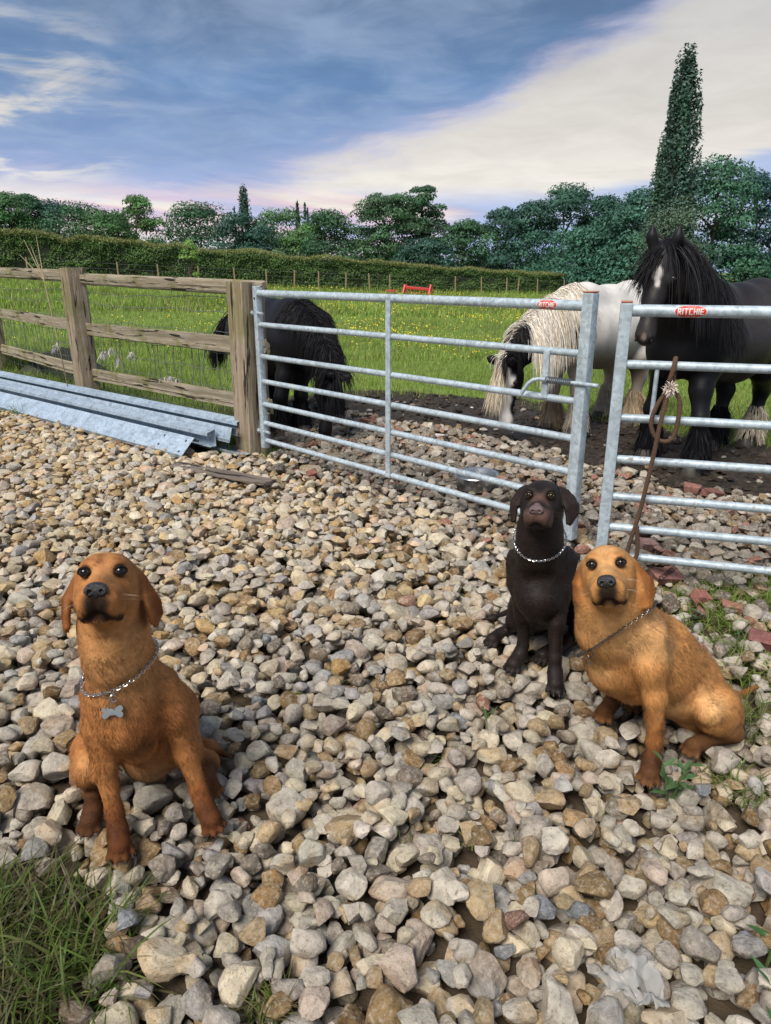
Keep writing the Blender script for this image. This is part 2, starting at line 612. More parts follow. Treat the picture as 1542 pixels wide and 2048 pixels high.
def poly_sd(P, poly):
    """signed distance, negative inside"""
    P = np.asarray(P, float)
    d = np.full(len(P), 1e9)
    ins = np.zeros(len(P), bool)
    n = len(poly)
    for i in range(n):
        a, b = poly[i], poly[(i + 1) % n]
        ab = b - a
        t = np.clip(((P - a) @ ab) / (ab @ ab), 0, 1)
        d = np.minimum(d, np.linalg.norm(P - (a + t[:, None] * ab), axis=1))
        c = ((a[1] > P[:, 1]) != (b[1] > P[:, 1])) & (P[:, 0] < (b[0] - a[0]) * (P[:, 1] - a[1]) / (b[1] - a[1] + 1e-12) + a[0])
        ins ^= c
    return np.where(ins, -d, d)


def sstep(x, a, b):
    t = np.clip((x - a) / (b - a), 0, 1)
    return t * t * (3 - 2 * t)


def field_z(x, y):
    w = sstep(y, 13, 46)
    r = np.clip(x / np.maximum(y, 1.0), -0.75, 0.6)
    return w * (-2.0 * r)


def masks(x, y):
    P = np.stack([x, y], 1)
    sd = poly_sd(P, GRAVEL_POLY) + (fbm(P, 1.7, 3) - 0.5) * 0.5
    gravel = sstep(sd, 0.12, -0.12)
    n = fbm(P, 0.9, 11)
    mud = sstep(sd, 2.3, 0.8) * (1 - gravel)
    mud = np.clip(mud * 1.5 + (n - 0.5) * 1.4 * (mud > 0.02), 0, 1)
    mud *= sstep(y, 10.5, 8.0) * np.where(x < -1.4, 0.5, 1.0)
    # soil and grass creeping over the stones in the lower corners
    soil = sstep(np.hypot((x + 0.98) / 0.36, (y - 1.12) / 0.36), 1.25, 0.7)
    soil = np.maximum(soil, sstep(np.hypot((x - 1.75) / 0.65, (y - 2.85) / 0.5), 1.2, 0.5) * 0.75)
    soil = np.maximum(soil, sstep(np.hypot((x - 1.45) / 0.35, (y - 2.1) / 0.6), 1.2, 0.5) * 0.5)
    return gravel, mud, soil


def ground_z(x, y):
    g, m, s = masks(x, y)
    P = np.stack([x, y], 1)
    z = field_z(x, y) - 0.075 * g
    rough = (fbm(P, 5.0, 21) - 0.5) * 0.10 + (fbm(P, 14.0, 22) - 0.5) * 0.07
    z = z + m * (rough - 0.02) + (1 - m) * (1 - g) * (fbm(P, 2.5, 23) - 0.5) * 0.05 * sstep(y, 60, 20)
    z = z + s * g * 0.045
    return z


def ground_material():
    m, g = new_mat('ground_mix')
    tc = g.n('ShaderNodeTexCoord')
    at = g.n('ShaderNodeAttribute', attribute_name='Col')
    sep = g.n('ShaderNodeSeparateColor', ins={0: at.outputs['Color']})
    gr, mu, so = sep.outputs
    p = tc.outputs['Object']
    n1 = g.noise(p, 0.35, 6.0, 0.6).outputs[0]
    n2 = g.noise(p, 3.0, 6.0, 0.65).outputs[0]
    n3 = g.noise(p, 22.0, 6.0, 0.7).outputs[0]
    grass = g.mix(g.ss(n2, 0.3, 0.7), (0.12, 0.20, 0.03, 1), (0.20, 0.31, 0.05, 1))
    grass = g.mix(g.math('MULTIPLY', g.ss(n1, 0.35, 0.65), 0.5), grass, (0.19, 0.235, 0.06, 1))
    mud = g.mix(g.ss(n3, 0.35, 0.65), (0.016, 0.012, 0.009, 1), (0.060, 0.045, 0.032, 1))
    dirt = g.mix(n3, (0.05, 0.036, 0.022, 1), (0.13, 0.095, 0.06, 1))
    col = g.mix(g.ss(g.math('ADD', mu, g.math('MULTIPLY', g.math('SUBTRACT', n2, 0.5), 0.5)), 0.25, 0.6), grass, mud)
    col = g.mix(gr, col, dirt)
    col = g.mix(g.math('MULTIPLY', so, g.math('MULTIPLY', gr, 0.8)), col, (0.055, 0.045, 0.022, 1))
    rough = g.math('SUBTRACT', 0.95, g.math('MULTIPLY', mu, 0.35))
    finish(g, col, rough, n3, 0.6, 0.03, 0.0, 0.35)
    return m


def build_ground():
    def axis(lo, hi, step, far, grow=1.25):
        a = list(np.arange(lo, hi + 1e-6, step))
        s = step
        while a[-1] < far:
            s *= grow
            a.append(a[-1] + s)
        return a
    xs = axis(0, 5.2, 0.055, 500)
    xs = sorted(set([-v for v in xs] + xs))
    ys = axis(0, 10.5, 0.055, 600)
    ys = [-v for v in axis(0.5, 1, 0.5, 60)][::-1] + ys
    X, Y = np.meshgrid(np.array(xs), np.array(ys))
    x, y = X.ravel(), Y.ravel()
    z = ground_z(x, y)
    g, m, s = masks(x, y)
    nx, ny = len(xs), len(ys)
    i = np.arange(ny - 1)[:, None] * nx + np.arange(nx - 1)[None]
    Q = np.stack([i, i + 1, i + nx + 1, i + nx], -1).reshape(-1, 4)
    o = add_obj('ground', mesh_np('ground', np.stack([x, y, z], 1), [Q], ground_material(), True, cols=np.stack([g, m, s], 1)))
    tag(o, kind='structure')
    return o


# ------------------------------------------------------------------ stones
def ico(sub):
    t = (1 + 5 ** 0.5) / 2
    V = [(-1, t, 0), (1, t, 0), (-1, -t, 0), (1, -t, 0), (0, -1, t), (0, 1, t), (0, -1, -t), (0, 1, -t), (t, 0, -1), (t, 0, 1), (-t, 0, -1), (-t, 0, 1)]
    F = [(0, 11, 5), (0, 5, 1), (0, 1, 7), (0, 7, 10), (0, 10, 11), (1, 5, 9), (5, 11, 4), (11, 10, 2), (10, 7, 6), (7, 1, 8),
         (3, 9, 4), (3, 4, 2), (3, 2, 6), (3, 6, 8), (3, 8, 9), (4, 9, 5), (2, 4, 11), (6, 2, 10), (8, 6, 7), (9, 8, 1)]
    V = [np.array(v) / np.linalg.norm(v) for v in V]
    for _ in range(sub):
        c, NF = {}, []

        def mid(a, b):
            k = (min(a, b), max(a, b))
            if k not in c:
                v = V[a] + V[b]
                V.append(v / np.linalg.norm(v))
                c[k] = len(V) - 1
            return c[k]
        for a, b, d in F:
            ab, bd, da = mid(a, b), mid(b, d), mid(d, a)
            NF += [(a, ab, da), (b, bd, ab), (d, da, bd), (ab, bd, da)]
        F = NF
    return np.array(V), np.array(F)


ICO = {k: ico(k) for k in (0, 1, 2, 3)}


def octa():
    V = [(1, 0, 0), (-1, 0, 0), (0, 1, 0), (0, -1, 0), (0, 0, 1), (0, 0, -1)]
    F = [(0, 2, 4), (2, 1, 4), (1, 3, 4), (3, 0, 4), (2, 0, 5), (1, 2, 5), (3, 1, 5), (0, 3, 5)]
    V = [np.array(v, float) for v in V]
    c, NF = {}, []
    for a, b, d in F:
        m = []
        for i, j in ((a, b), (b, d), (d, a)):
            k = (min(i, j), max(i, j))
            if k not in c:
                v = V[i] + V[j]
                V.append(v / np.linalg.norm(v))
                c[k] = len(V) - 1
            m.append(c[k])
        NF += [(a, m[0], m[2]), (b, m[1], m[0]), (d, m[2], m[1]), tuple(m)]
    return np.array(V), np.array(NF)


ICO['o'] = octa()


def stone_shape(rng, sub):
    V, F = ICO[sub]
    V = V.copy()
    n_pl = rng.integers(7, 12)
    for _ in range(n_pl):
        n = rng.normal(size=3)
        n /= np.linalg.norm(n)
        d = rng.uniform(0.46, 0.80)
        e = V @ n - d
        V -= np.maximum(e, 0)[:, None] * n * 0.97
    V += (vnoise(V + 50, 2.2, int(rng.integers(1e6)))[:, None] - 0.5) * V * 0.16
    if sub in (2, 3):
        V += (vnoise(V + 50, 6.0, int(rng.integers(1e6)))[:, None] - 0.5) * V * 0.09
    ext = (V.max(0) - V.min(0)) / 2
    V = (V - (V.max(0) + V.min(0)) / 2) / ext
    return V, F


PALETTE = [((0.47, 0.425, 0.36), 26), ((0.50, 0.43, 0.32), 16), ((0.385, 0.345, 0.295), 18), ((0.36, 0.265, 0.155), 12), ((0.25, 0.165, 0.08), 8),
           ((0.43, 0.345, 0.28), 7), ((0.21, 0.175, 0.14), 7), ((0.33, 0.31, 0.30), 8), ((0.22, 0.235, 0.26), 0.6), ((0.29, 0.165, 0.125), 0.6)]
PAL_RUB = [((0.33, 0.29, 0.245), 24), ((0.23, 0.195, 0.16), 24), ((0.42, 0.37, 0.31), 13), ((0.27, 0.19, 0.11), 12), ((0.29, 0.140, 0.105), 6), ((0.15, 0.125, 0.105), 12),
           ((0.46, 0.42, 0.37), 7)]
PAL_WARM = [((0.52, 0.425, 0.285), 24), ((0.46, 0.345, 0.19), 20), ((0.54, 0.47, 0.36), 18), ((0.50, 0.36, 0.25), 12), ((0.38, 0.25, 0.11), 12), ((0.45, 0.41, 0.36), 12),
            ((0.27, 0.17, 0.08), 4)]


def pick_col(rng, pal):
    w = np.array([p[1] for p in pal], float)
    c = np.array(pal[rng.choice(len(pal), p=w / w.sum())][0])
    return np.clip(c * rng.uniform(0.80, 1.24) * (1 + rng.normal(0, 0.010, 3)), 0.01, 0.7)


KEEP_CLEAR = []          # (x, y, radius, top z): feet and posts stand here


def build_stones(ground):
    rng = np.random.default_rng(7)
    cell = 0.01
    x0, x1, y0, y1 = -4.6, 4.2, 0.75, 7.7
    W, Hn = int((x1 - x0) / cell), int((y1 - y0) / cell)
    gx = x0 + (np.arange(W) + 0.5) * cell
    gy = y0 + (np.arange(Hn) + 0.5) * cell
    GX, GY = np.meshgrid(gx, gy)
    f = GX.ravel(), GY.ravel()
    # coarse evaluation of the ground height, then nearest lookup
    st = 5
    cx, cy = np.meshgrid(gx[::st], gy[::st])
    Hc = ground_z(cx.ravel(), cy.ravel()).reshape(cx.shape)
    gm, mm, sm = masks(cx.ravel(), cy.ravel())
    up = lambda a: np.repeat(np.repeat(a.reshape(cx.shape), st, 0), st, 1)[:Hn, :W]
    H = up(Hc).astype(np.float32)
    GM, SM = up(gm), up(sm)
    # candidate positions
    def inside(x, y):
        return (np.abs(x) < 0.60 * (y * CP + 0.47) + 0.55)
    N_TRY = 25000
    px = rng.uniform(x0 + 0.1, x1 - 0.1, N_TRY * 6)
    py = rng.uniform(y0 + 0.1, y1 - 0.1, N_TRY * 6)
    ix = ((px - x0) / cell).astype(int)
    iy = ((py - y0) / cell).astype(int)
    ok = inside(px, py) & (GM[iy, ix] > rng.uniform(0.1, 0.9, len(px))) & (SM[iy, ix] < rng.uniform(0.2, 1.1, len(px)))
    # under the stacked steel and behind the fence nothing shows
    px, py, ix, iy = px[ok], py[ok], ix[ok], iy[ok]
    stones = []
    k = 0
    n_c = 4
    tgt = len(px) // n_c
    for s in range(tgt):
        sl = slice(s * n_c, s * n_c + n_c)
        hs = H[iy[sl], ix[sl]]
        j = s * n_c + int(np.argmin(hs))
        X, Y = px[j], py[j]
        if H[iy[j], ix[j]] > 0.012:
            continue
        u = rng.random()
        a = (0.016 + 0.018 * rng.random()) if u < 0.45 else (0.028 + 0.02 * rng.random()) if u < 0.91 else (0.044 + 0.022 * rng.random())
        if Y > 5.0:
            a *= 1.15
        if Y < 2.0:
            a *= 0.88
        b = a * rng.uniform(0.62, 0.95)
        c = a * rng.uniform(0.5, 0.78)
        th = rng.uniform(0, np.pi)
        R = int(a / cell) + 1
        i0, i1, j0, j1 = iy[j] - R, iy[j] + R + 1, ix[j] - R, ix[j] + R + 1
        if i0 < 0 or j0 < 0 or i1 > Hn or j1 > W:
            continue
        dx = GX[i0:i1, j0:j1] - X
        dy = GY[i0:i1, j0:j1] - Y
        uu = (dx * math.cos(th) + dy * math.sin(th)) / a
        vv = (-dx * math.sin(th) + dy * math.cos(th)) / b
        r2 = uu * uu + vv * vv
        msk = r2 < 0.92
        prof = np.sqrt(np.clip(1 - r2, 0, 1)) * c
        sub = H[i0:i1, j0:j1]
        if not msk.any():
            continue
        z = float(np.quantile((sub + prof)[msk], 0.93)) - 0.30 * c
        top = z + c
        if top > 0.055:
            continue
        bad = False
        for (kx, ky, kr, kz) in KEEP_CLEAR:
            if (X - kx) ** 2 + (Y - ky) ** 2 < (kr + a * 0.6) ** 2 and top > kz:
                bad = True
                break
        if bad:
            continue
        np.maximum(sub, np.where(msk, z + prof * 0.92, -9), out=sub)
        stones.append((X, Y, z, a, b, c, th))
    S = np.array(stones)
    # colour
    cols = np.zeros((len(S), 3))
    gate_side = poly_sd(S[:, :2], np.array([(-1.05, 5.78), (1.0, 3.65), (1.06, 3.25), (1.8, 3.02), (6, 2.0), (6, 9), (-1.05, 9)]))
    for i in range(len(S)):
        X, Y = S[i, 0], S[i, 1]
        warm = np.clip((Y - 2.3) / 2.0, 0, 1) * np.clip((0.7 - X) / 1.4, 0, 1) * 0.62
        if gate_side[i] < -0.05 or (gate_side[i] < 0.25 and rng.random() < 0.5) or (X > 1.15 and Y > 2.0 and rng.random() < 0.5):
            cols[i] = pick_col(rng, PAL_RUB)
        elif rng.random() < warm:
            cols[i] = pick_col(rng, PAL_WARM)
        else:
            cols[i] = pick_col(rng, PALETTE)
    # the 300 stones that show largest are objects of their own
    pr = project(S[:, :3])
    hx = np.clip(((S[:, 0] - x0) / cell).astype(int), 0, W - 1)
    hy = np.clip(((S[:, 1] - y0) / cell).astype(int), 0, Hn - 1)
    expo = np.clip(1 - np.maximum(H[hy, hx] - (S[:, 2] + S[:, 5] * 0.92), 0) / (S[:, 5] * 0.8), 0, 1)
    inframe = (pr[:, 0] > 5) & (pr[:, 0] < 1537) & (pr[:, 1] > 0) & (pr[:, 1] < 2040)
    score = np.where(inframe, S[:, 3] * S[:, 4] / pr[:, 2] ** 2 * expo, 0)
    order = np.argsort(-score)
    single = np.zeros(len(S), bool)
    single[order[:300]] = True
    shapes = []
    for k in range(28):
        V, F = stone_shape(rng, 3 if k < 14 else 2)
        me = mesh_np('stone', V, [F], M_STONE_OBJ, True, sharp=math.radians(38))
        shapes.append(me)

    def rot(i):
        th = S[i, 6]
        tilt = rng.normal(0, 0.16, 2)
        return Matrix.Rotation(th, 4, 'Z') @ Matrix.Rotation(tilt[0], 4, 'X') @ Matrix.Rotation(tilt[1], 4, 'Y')
    ns = 0
    for i in np.where(single)[0]:
        me = shapes[ns % 28] if S[i, 3] > 0.03 else shapes[14 + ns % 14]
        ns += 1
        # object space stays metric so that the grain keeps its size: scale is baked in unique meshes only when needed
        o = bpy.data.objects.new('stone', me)
        COL.objects.link(o)
        o.parent = ground
        o.matrix_world = Matrix.Translation(S[i, :3]) @ rot(i) @ Matrix.Diagonal((*(S[i, 3:6] * 1.04), 1))
        o.color = (*cols[i], 1)
    # all the others: one mass
    banks = {2: [stone_shape(rng, 2) for _ in range(40)], 1: [stone_shape(rng, 1) for _ in range(60)], 0: [stone_shape(rng, 'o') for _ in range(60)]}
    VV, FF, CC, n = [], [], [], 0
    for i in np.where(~single)[0]:
        lod = 2 if S[i, 1] < 1.5 else 1 if S[i, 1] < 3.0 else 0
        V, F = banks[lod][rng.integers(len(banks[lod]))]
        Mx = np.array(rot(i).to_3x3())
        P = (V * (S[i, 3:6] * 1.04)) @ Mx.T + S[i, :3]
        VV.append(P)
        FF.append(F + n)
        CC.append(np.repeat(cols[i][None], len(P), 0))
        n += len(P)
    o = add_obj('gravel', mesh_np('gravel', np.concatenate(VV), [np.concatenate(FF)], M_STONE_COL, True, cols=np.concatenate(CC), sharp=math.radians(40)), ground)
    tag(o, kind='stuff')
    print('stones', len(S), 'tris', sum(len(f) for f in FF))


def build_clods():
    """trampled mud: loose clods kicked up by hooves"""
    rng = np.random.default_rng(17)
    n = 5200
    x, y = rng.uniform(-1.8, 4.6, n), rng.uniform(3.4, 9.0, n)
    g, m, s = masks(x, y)
    keep = (m > rng.uniform(0.25, 1.1, n)) & (np.abs(x) < 0.62 * y + 0.3)
    x, y = x[keep], y[keep]
    z = ground_z(x, y)
    bank = [stone_shape(rng, 'o') for _ in range(24)]
    VV, FF, CC, k = [], [], [], 0
    for i in range(len(x)):
        V, F = bank[rng.integers(24)]
        a = rng.uniform(0.012, 0.042) * (1.5 if rng.random() < 0.12 else 1.0)
        R = np.array(Matrix.Rotation(rng.uniform(0, 6.28), 3, 'Z'))
        P = (V * np.array([a, a * rng.uniform(0.6, 1), a * rng.uniform(0.35, 0.7)])) @ R.T + np.array([x[i], y[i], z[i] + a * 0.12])
        c = np.array((0.040, 0.030, 0.022)) * rng.uniform(0.5, 1.7) if rng.random() < 0.93 else pick_col(rng, PAL_RUB)
        VV.append(P)
        FF.append(F + k)
        CC.append(np.repeat(c[None], len(P), 0))
        k += len(P)
    o = add_obj('mud_clods', mesh_np('mud_clods', np.concatenate(VV), [np.concatenate(FF)], M_CLOD, True, cols=np.concatenate(CC), sharp=math.radians(45)))
    tag(o, 'dark churned mud clods around the feet of the horses', 'mud', kind='stuff')


M_CLOD = vcol_mat('mud_clod', 0.8, 0.4, 40.0, 0.8, 110.0, 0.008, 0.3)
# ------------------------------------------------------------------ bodies: one continuous surface from blended volumes
class Field:
    def __init__(self, lo, hi, h):
        self.lo = np.array(lo, np.float32)
        self.h = h
        self.n = np.ceil((np.array(hi) - self.lo) / h).astype(int) + 1
        self.D = np.full(self.n, 1e3, np.float32)
        self.ax = [self.lo[i] + np.arange(self.n[i], dtype=np.float32) * h for i in range(3)]

    def sub(self, lo, hi, pad):
        i0 = np.maximum(np.floor((np.array(lo) - pad - self.lo) / self.h).astype(int), 0)
        i1 = np.minimum(np.ceil((np.array(hi) + pad - self.lo) / self.h).astype(int) + 1, self.n)
        if (i1 <= i0).any():
            return None, None
        sl = tuple(slice(a, b) for a, b in zip(i0, i1))
        X = self.ax[0][sl[0]][:, None, None]
        Y = self.ax[1][sl[1]][None, :, None]
        Z = self.ax[2][sl[2]][None, None, :]
        return sl, (X, Y, Z)

    def blend(self, sl, d, k, cut=False):
        a = self.D[sl]
        if cut:
            d = -d
            if k <= 0:
                self.D[sl] = np.maximum(a, d)
            else:
                h = np.maximum(k - np.abs(a - d), 0) / k
                self.D[sl] = np.maximum(a, d) + h * h * k * 0.25
            return
        if k <= 0:
            self.D[sl] = np.minimum(a, d)
        else:
            h = np.maximum(k - np.abs(a - d), 0) / k
            self.D[sl] = np.minimum(a, d) - h * h * k * 0.25

    def cone(self, a, b, ra, rb, k=0.02, cut=False):
        a, b = np.asarray(a, np.float32), np.asarray(b, np.float32)
        r = max(ra, rb)
        sl, g = self.sub(np.minimum(a, b) - r, np.maximum(a, b) + r, k + 2 * self.h)
        if sl is None:
            return
        ab = b - a
        L = float(ab @ ab) + 1e-12
        px, py, pz = g[0] - a[0], g[1] - a[1], g[2] - a[2]
        t = np.clip((px * ab[0] + py * ab[1] + pz * ab[2]) / L, 0, 1)
        d = np.sqrt((px - t * ab[0]) ** 2 + (py - t * ab[1]) ** 2 + (pz - t * ab[2]) ** 2) - (ra + (rb - ra) * t)
        self.blend(sl, d.astype(np.float32), k, cut)

    def chain(self, pts, k=0.02):
        """pts: list of (xyz, r)"""
        for (a, ra), (b, rb) in zip(pts[:-1], pts[1:]):
            self.cone(a, b, ra, rb, k)

    def ell(self, c, r, R=None, k=0.02, cut=False):
        """R rows = local axes"""
        c = np.asarray(c, np.float32)
        r = np.asarray(r, np.float32)
        R = np.eye(3) if R is None else np.asarray(R)
        ext = np.sqrt(((R * r[:, None]) ** 2).sum(0))
        sl, g = self.sub(c - ext, c + ext, k + 2 * self.h)
        if sl is None:
            return
        p = [g[i] - c[i] for i in range(3)]
        q = [(p[0] * R[j, 0] + p[1] * R[j, 1] + p[2] * R[j, 2]) / r[j] for j in range(3)]
        k0 = np.sqrt(q[0] ** 2 + q[1] ** 2 + q[2] ** 2)
        k1 = np.sqrt((q[0] / r[0]) ** 2 + (q[1] / r[1]) ** 2 + (q[2] / r[2]) ** 2) + 1e-9
        self.blend(sl, (k0 * (k0 - 1) / k1).astype(np.float32), k, cut)

    def tri(self, a, b, c, th, k=0.01):
        a, b, c = [np.asarray(v, np.float32) for v in (a, b, c)]
        lo, hi = np.minimum(np.minimum(a, b), c), np.maximum(np.maximum(a, b), c)
        sl, g = self.sub(lo - th, hi + th, k + 2 * self.h)
        if sl is None:
            return
        shp = np.broadcast_shapes(*[x.shape for x in g])
        P = np.stack([np.broadcast_to(x, shp).ravel() for x in g], 1)
        ba, cb, ac = b - a, c - b, a - c
        pa, pb, pc = P - a, P - b, P - c
        nor = np.cross(ba, ac)
        ins = (np.sign((pa @ np.cross(ba, nor))) + np.sign((pb @ np.cross(cb, nor))) + np.sign((pc @ np.cross(ac, nor)))) >= 2

        def seg(e, p):
            t = np.clip((p @ e) / (e @ e), 0, 1)
            v = p - t[:, None] * e
            return (v * v).sum(1)
        edge = np.minimum(np.minimum(seg(ba, pa), seg(cb, pb)), seg(ac, pc))
        pl = (pa @ nor) ** 2 / (nor @ nor)
        d = np.sqrt(np.where(ins, pl, edge)) - th
        self.blend(sl, d.reshape(shp).astype(np.float32), k)

    def mesh(self, smooth=2):
        """surface nets"""
        D = self.D
        S = D < 0
        n = D.shape
        cnt = np.zeros((n[0] - 1, n[1] - 1, n[2] - 1), np.int8)
        for dx in (0, 1):
            for dy in (0, 1):
                for dz in (0, 1):
                    cnt += S[dx:n[0] - 1 + dx, dy:n[1] - 1 + dy, dz:n[2] - 1 + dz]
        act = (cnt > 0) & (cnt < 8)
        idx = np.full(act.shape, -1, np.int64)
        cells = np.argwhere(act)
        idx[act] = np.arange(len(cells))
        acc = np.zeros((len(cells), 3))
        num = np.zeros(len(cells))
        co = [(0, 0, 0), (1, 0, 0), (0, 1, 0), (1, 1, 0), (0, 0, 1), (1, 0, 1), (0, 1, 1), (1, 1, 1)]
        vals = [D[cells[:, 0] + c[0], cells[:, 1] + c[1], cells[:, 2] + c[2]] for c in co]
        for a in range(8):
            for b in range(a + 1, 8):
                df = [co[b][i] - co[a][i] for i in range(3)]
                if sum(abs(x) for x in df) != 1:
                    continue
                va, vb = vals[a], vals[b]
                m = (va < 0) != (vb < 0)
                t = np.where(m, va / np.where(va - vb == 0, 1, va - vb), 0)
                p = np.array(co[a])[None] + t[:, None] * np.array(df)[None]
                acc += np.where(m[:, None], p, 0)
                num += m
        V = self.lo + (cells + acc / num[:, None]) * self.h
        quads = []
        for ax in range(3):
            o1, o2 = [(1, 2), (2, 0), (0, 1)][ax]
            sl0 = [slice(None)] * 3
            sl1 = [slice(None)] * 3
            sl0[ax] = slice(0, -1)
            sl1[ax] = slice(1, None)
            a, b = S[tuple(sl0)], S[tuple(sl1)]
            e = np.argwhere(a != b)
            e = e[(e[:, o1] > 0) & (e[:, o2] > 0) & (e[:, o1] < n[o1] - 1) & (e[:, o2] < n[o2] - 1)]
            flip = a[e[:, 0], e[:, 1], e[:, 2]]
            def cid(d1, d2):
                c = e.copy()
                c[:, o1] -= d1
                c[:, o2] -= d2
                return idx[c[:, 0], c[:, 1], c[:, 2]]
            q = np.stack([cid(1, 1), cid(0, 1), cid(0, 0), cid(1, 0)], 1)
            q[~flip] = q[~flip][:, ::-1]
            quads.append(q)
        Q = np.concatenate(quads)
        Q = Q[(Q >= 0).all(1)]
        E = np.concatenate([Q[:, [0, 1]], Q[:, [1, 2]], Q[:, [2, 3]], Q[:, [3, 0]]])
        for it in range(smooth):
            s = np.zeros_like(V)
            w = np.zeros(len(V))
            for c in range(3):
                s[:, c] = np.bincount(E[:, 0], V[E[:, 1], c], len(V)) + np.bincount(E[:, 1], V[E[:, 0], c], len(V))
            w = np.bincount(E[:, 0], minlength=len(V)) + np.bincount(E[:, 1], minlength=len(V))
            V = V + 0.5 * (s / np.maximum(w, 1)[:, None] - V)
        return V, Q


def vert_normals(V, Q):
    fn = np.cross(V[Q[:, 2]] - V[Q[:, 0]], V[Q[:, 3]] - V[Q[:, 1]])
    N = np.zeros_like(V)
    for c in range(3):
        for k in range(4):
            N[:, c] += np.bincount(Q[:, k], fn[:, c], len(V))
    return N / (np.linalg.norm(N, axis=1)[:, None] + 1e-12)


def paint(V, base, blobs, noise=0.0, seed=0):
    """blobs: (centre, radius, colour, softness 0..1[, strength]) coat markings and soft lighter or darker patches"""
    C = np.repeat(np.array(base, float)[None], len(V), 0)
    for bl in blobs:
        c, r, col, soft = bl[:4]
        st = bl[4] if len(bl) > 4 else 1.0
        c = np.asarray(c, float)
        if c.ndim == 1:
            d = np.linalg.norm((V - c) / np.asarray(r), axis=1)
        else:                           # capsule between two points
            ab = c[1] - c[0]
            t = np.clip(((V - c[0]) @ ab) / (ab @ ab), 0, 1)
            d = np.linalg.norm(V - (c[0] + t[:, None] * ab), axis=1) / r
        w = sstep(d, 1.0 + soft, 1.0 - soft)[:, None] * st
        C = C * (1 - w) + np.array(col, float) * w
    if noise:
        C = C * (1 + (fbm(V, 14.0, seed)[:, None] - 0.5) * 2 * noise)
    return np.clip(C, 0.002, 1)


def tri_sample(V, Q, n, rng, weight=None):
    T = np.concatenate([Q[:, [0, 1, 2]], Q[:, [0, 2, 3]]])
    ar = np.linalg.norm(np.cross(V[T[:, 1]] - V[T[:, 0]], V[T[:, 2]] - V[T[:, 0]]), axis=1)
    if weight is not None:
        ar = ar * weight[T].mean(1)
    p = ar / ar.sum()
    t = T[rng.choice(len(T), n, p=p)]
    u, v = rng.random(n), rng.random(n)
    f = u + v > 1
    u[f], v[f] = 1 - u[f], 1 - v[f]
    w = np.stack([1 - u - v, u, v], 1)
    return t, w


def ribbons(root, dirs, length, width, rng, cols, grav=0.0, seg=4, curl=0.0, wave=0.0, normals=None, side=None):
    """tapering strands as thin ribbons; root, dirs n x 3"""
    n = len(root)
    length = np.broadcast_to(length, n)
    width = np.broadcast_to(width, n)
    d = dirs / (np.linalg.norm(dirs, axis=1)[:, None] + 1e-9)
    P = root.copy()
    pts = [P]
    w_ax = rng.normal(size=(n, 3))
    ph = rng.uniform(0, 6.28, n)
    for s in range(seg):
        d = d + np.array([0, 0, -grav]) + rng.normal(size=(n, 3)) * curl
        d /= np.linalg.norm(d, axis=1)[:, None]
        P = P + d * (length / seg)[:, None]
        off = w_ax * (wave * np.sin(ph + s * 1.7))[:, None] * (length / seg)[:, None]
        P = P + off
        pts.append(P)
    if side is None:
        side = np.cross(d, rng.normal(size=(n, 3)))
    side = side / (np.linalg.norm(side, axis=1)[:, None] + 1e-9)
    V = np.zeros((n, 2 * seg + 1, 3))
    for s in range(seg):
        wf = 1.0 - 0.75 * (s / seg) ** 1.5
        V[:, 2 * s] = pts[s] - side * (width * wf * 0.5)[:, None]
        V[:, 2 * s + 1] = pts[s] + side * (width * wf * 0.5)[:, None]
    V[:, 2 * seg] = pts[seg]
    m = 2 * seg + 1
    base = (np.arange(n) * m)[:, None]
    Q = np.concatenate([base + np.array([[2 * s, 2 * s + 1, 2 * s + 3, 2 * s + 2]]) for s in range(seg - 1)]) if seg > 1 else np.zeros((0, 4), int)
    T = base + np.array([[2 * seg - 2, 2 * seg - 1, 2 * seg]])
    Cc = np.repeat(cols, m, 0)
    Nn = np.repeat(normals, m, 0) if normals is not None else None
    return V.reshape(-1, 3), [T, Q], Cc, Nn


def ball(name, c, r, mat, parent, ax=None, scale=(1, 1, 1), sub=3, cols=None):
    V, F = ICO[sub]
    A = np.eye(3) if ax is None else np.asarray(ax)
    me = mesh_np(name, (V * np.asarray(scale) * r) @ A + np.asarray(c), [F], mat, True, cols=None if cols is None else cols(V))
    return add_obj(name, me, parent)
# ------------------------------------------------------------------ dogs
M_FUR = vcol_mat('dog_coat', 0.78, 0.25, 26.0, 0.45, 190.0, 0.004, 0.12)
M_FURDK = vcol_mat('dog_coat_dark', 0.55, 0.3, 26.0, 0.7, 130.0, 0.006, 0.28)
M_HAIR = vcol_mat('dog_hair', 0.55, 0.12, 40.0, 0.0, 100.0, 0.001, 0.22)
M_HAIRDK = vcol_mat('dog_hair_dark', 0.40, 0.15, 40.0, 0.0, 100.0, 0.001, 0.5)
M_NOSE = plain('dog_nose', (0.022, 0.019, 0.020), 0.33, spec=0.6, scale=300, bump=0.5)
M_NOSEBR = plain('dog_nose_brown', (0.13, 0.085, 0.085), 0.35, spec=0.6, scale=300, bump=0.5)
M_LID = plain('eye_rim', (0.010, 0.008, 0.007), 0.6, spec=0.15)
M_HOLE = plain('dark_hole', (0.004, 0.003, 0.003), 0.7)
M_CHAIN = plain('chain_steel', (0.62, 0.61, 0.60), 0.22, 0.95, vary=0.1)
M_CHAINDK = plain('chain_dark', (0.20, 0.18, 0.16), 0.3, 0.9, vary=0.1)
M_TAG = plain('tag_metal', (0.20, 0.22, 0.23), 0.45, 0.6, vary=0.15)
M_CLAW = plain('claw', (0.03, 0.024, 0.02), 0.55)


def eye_mat(name, iris):
    m, g = new_mat(name)
    at = g.n('ShaderNodeAttribute', attribute_name='Col')
    finish(g, at.outputs['Color'], 0.10, None, 0, 0, 0.0, 0.45)
    return m


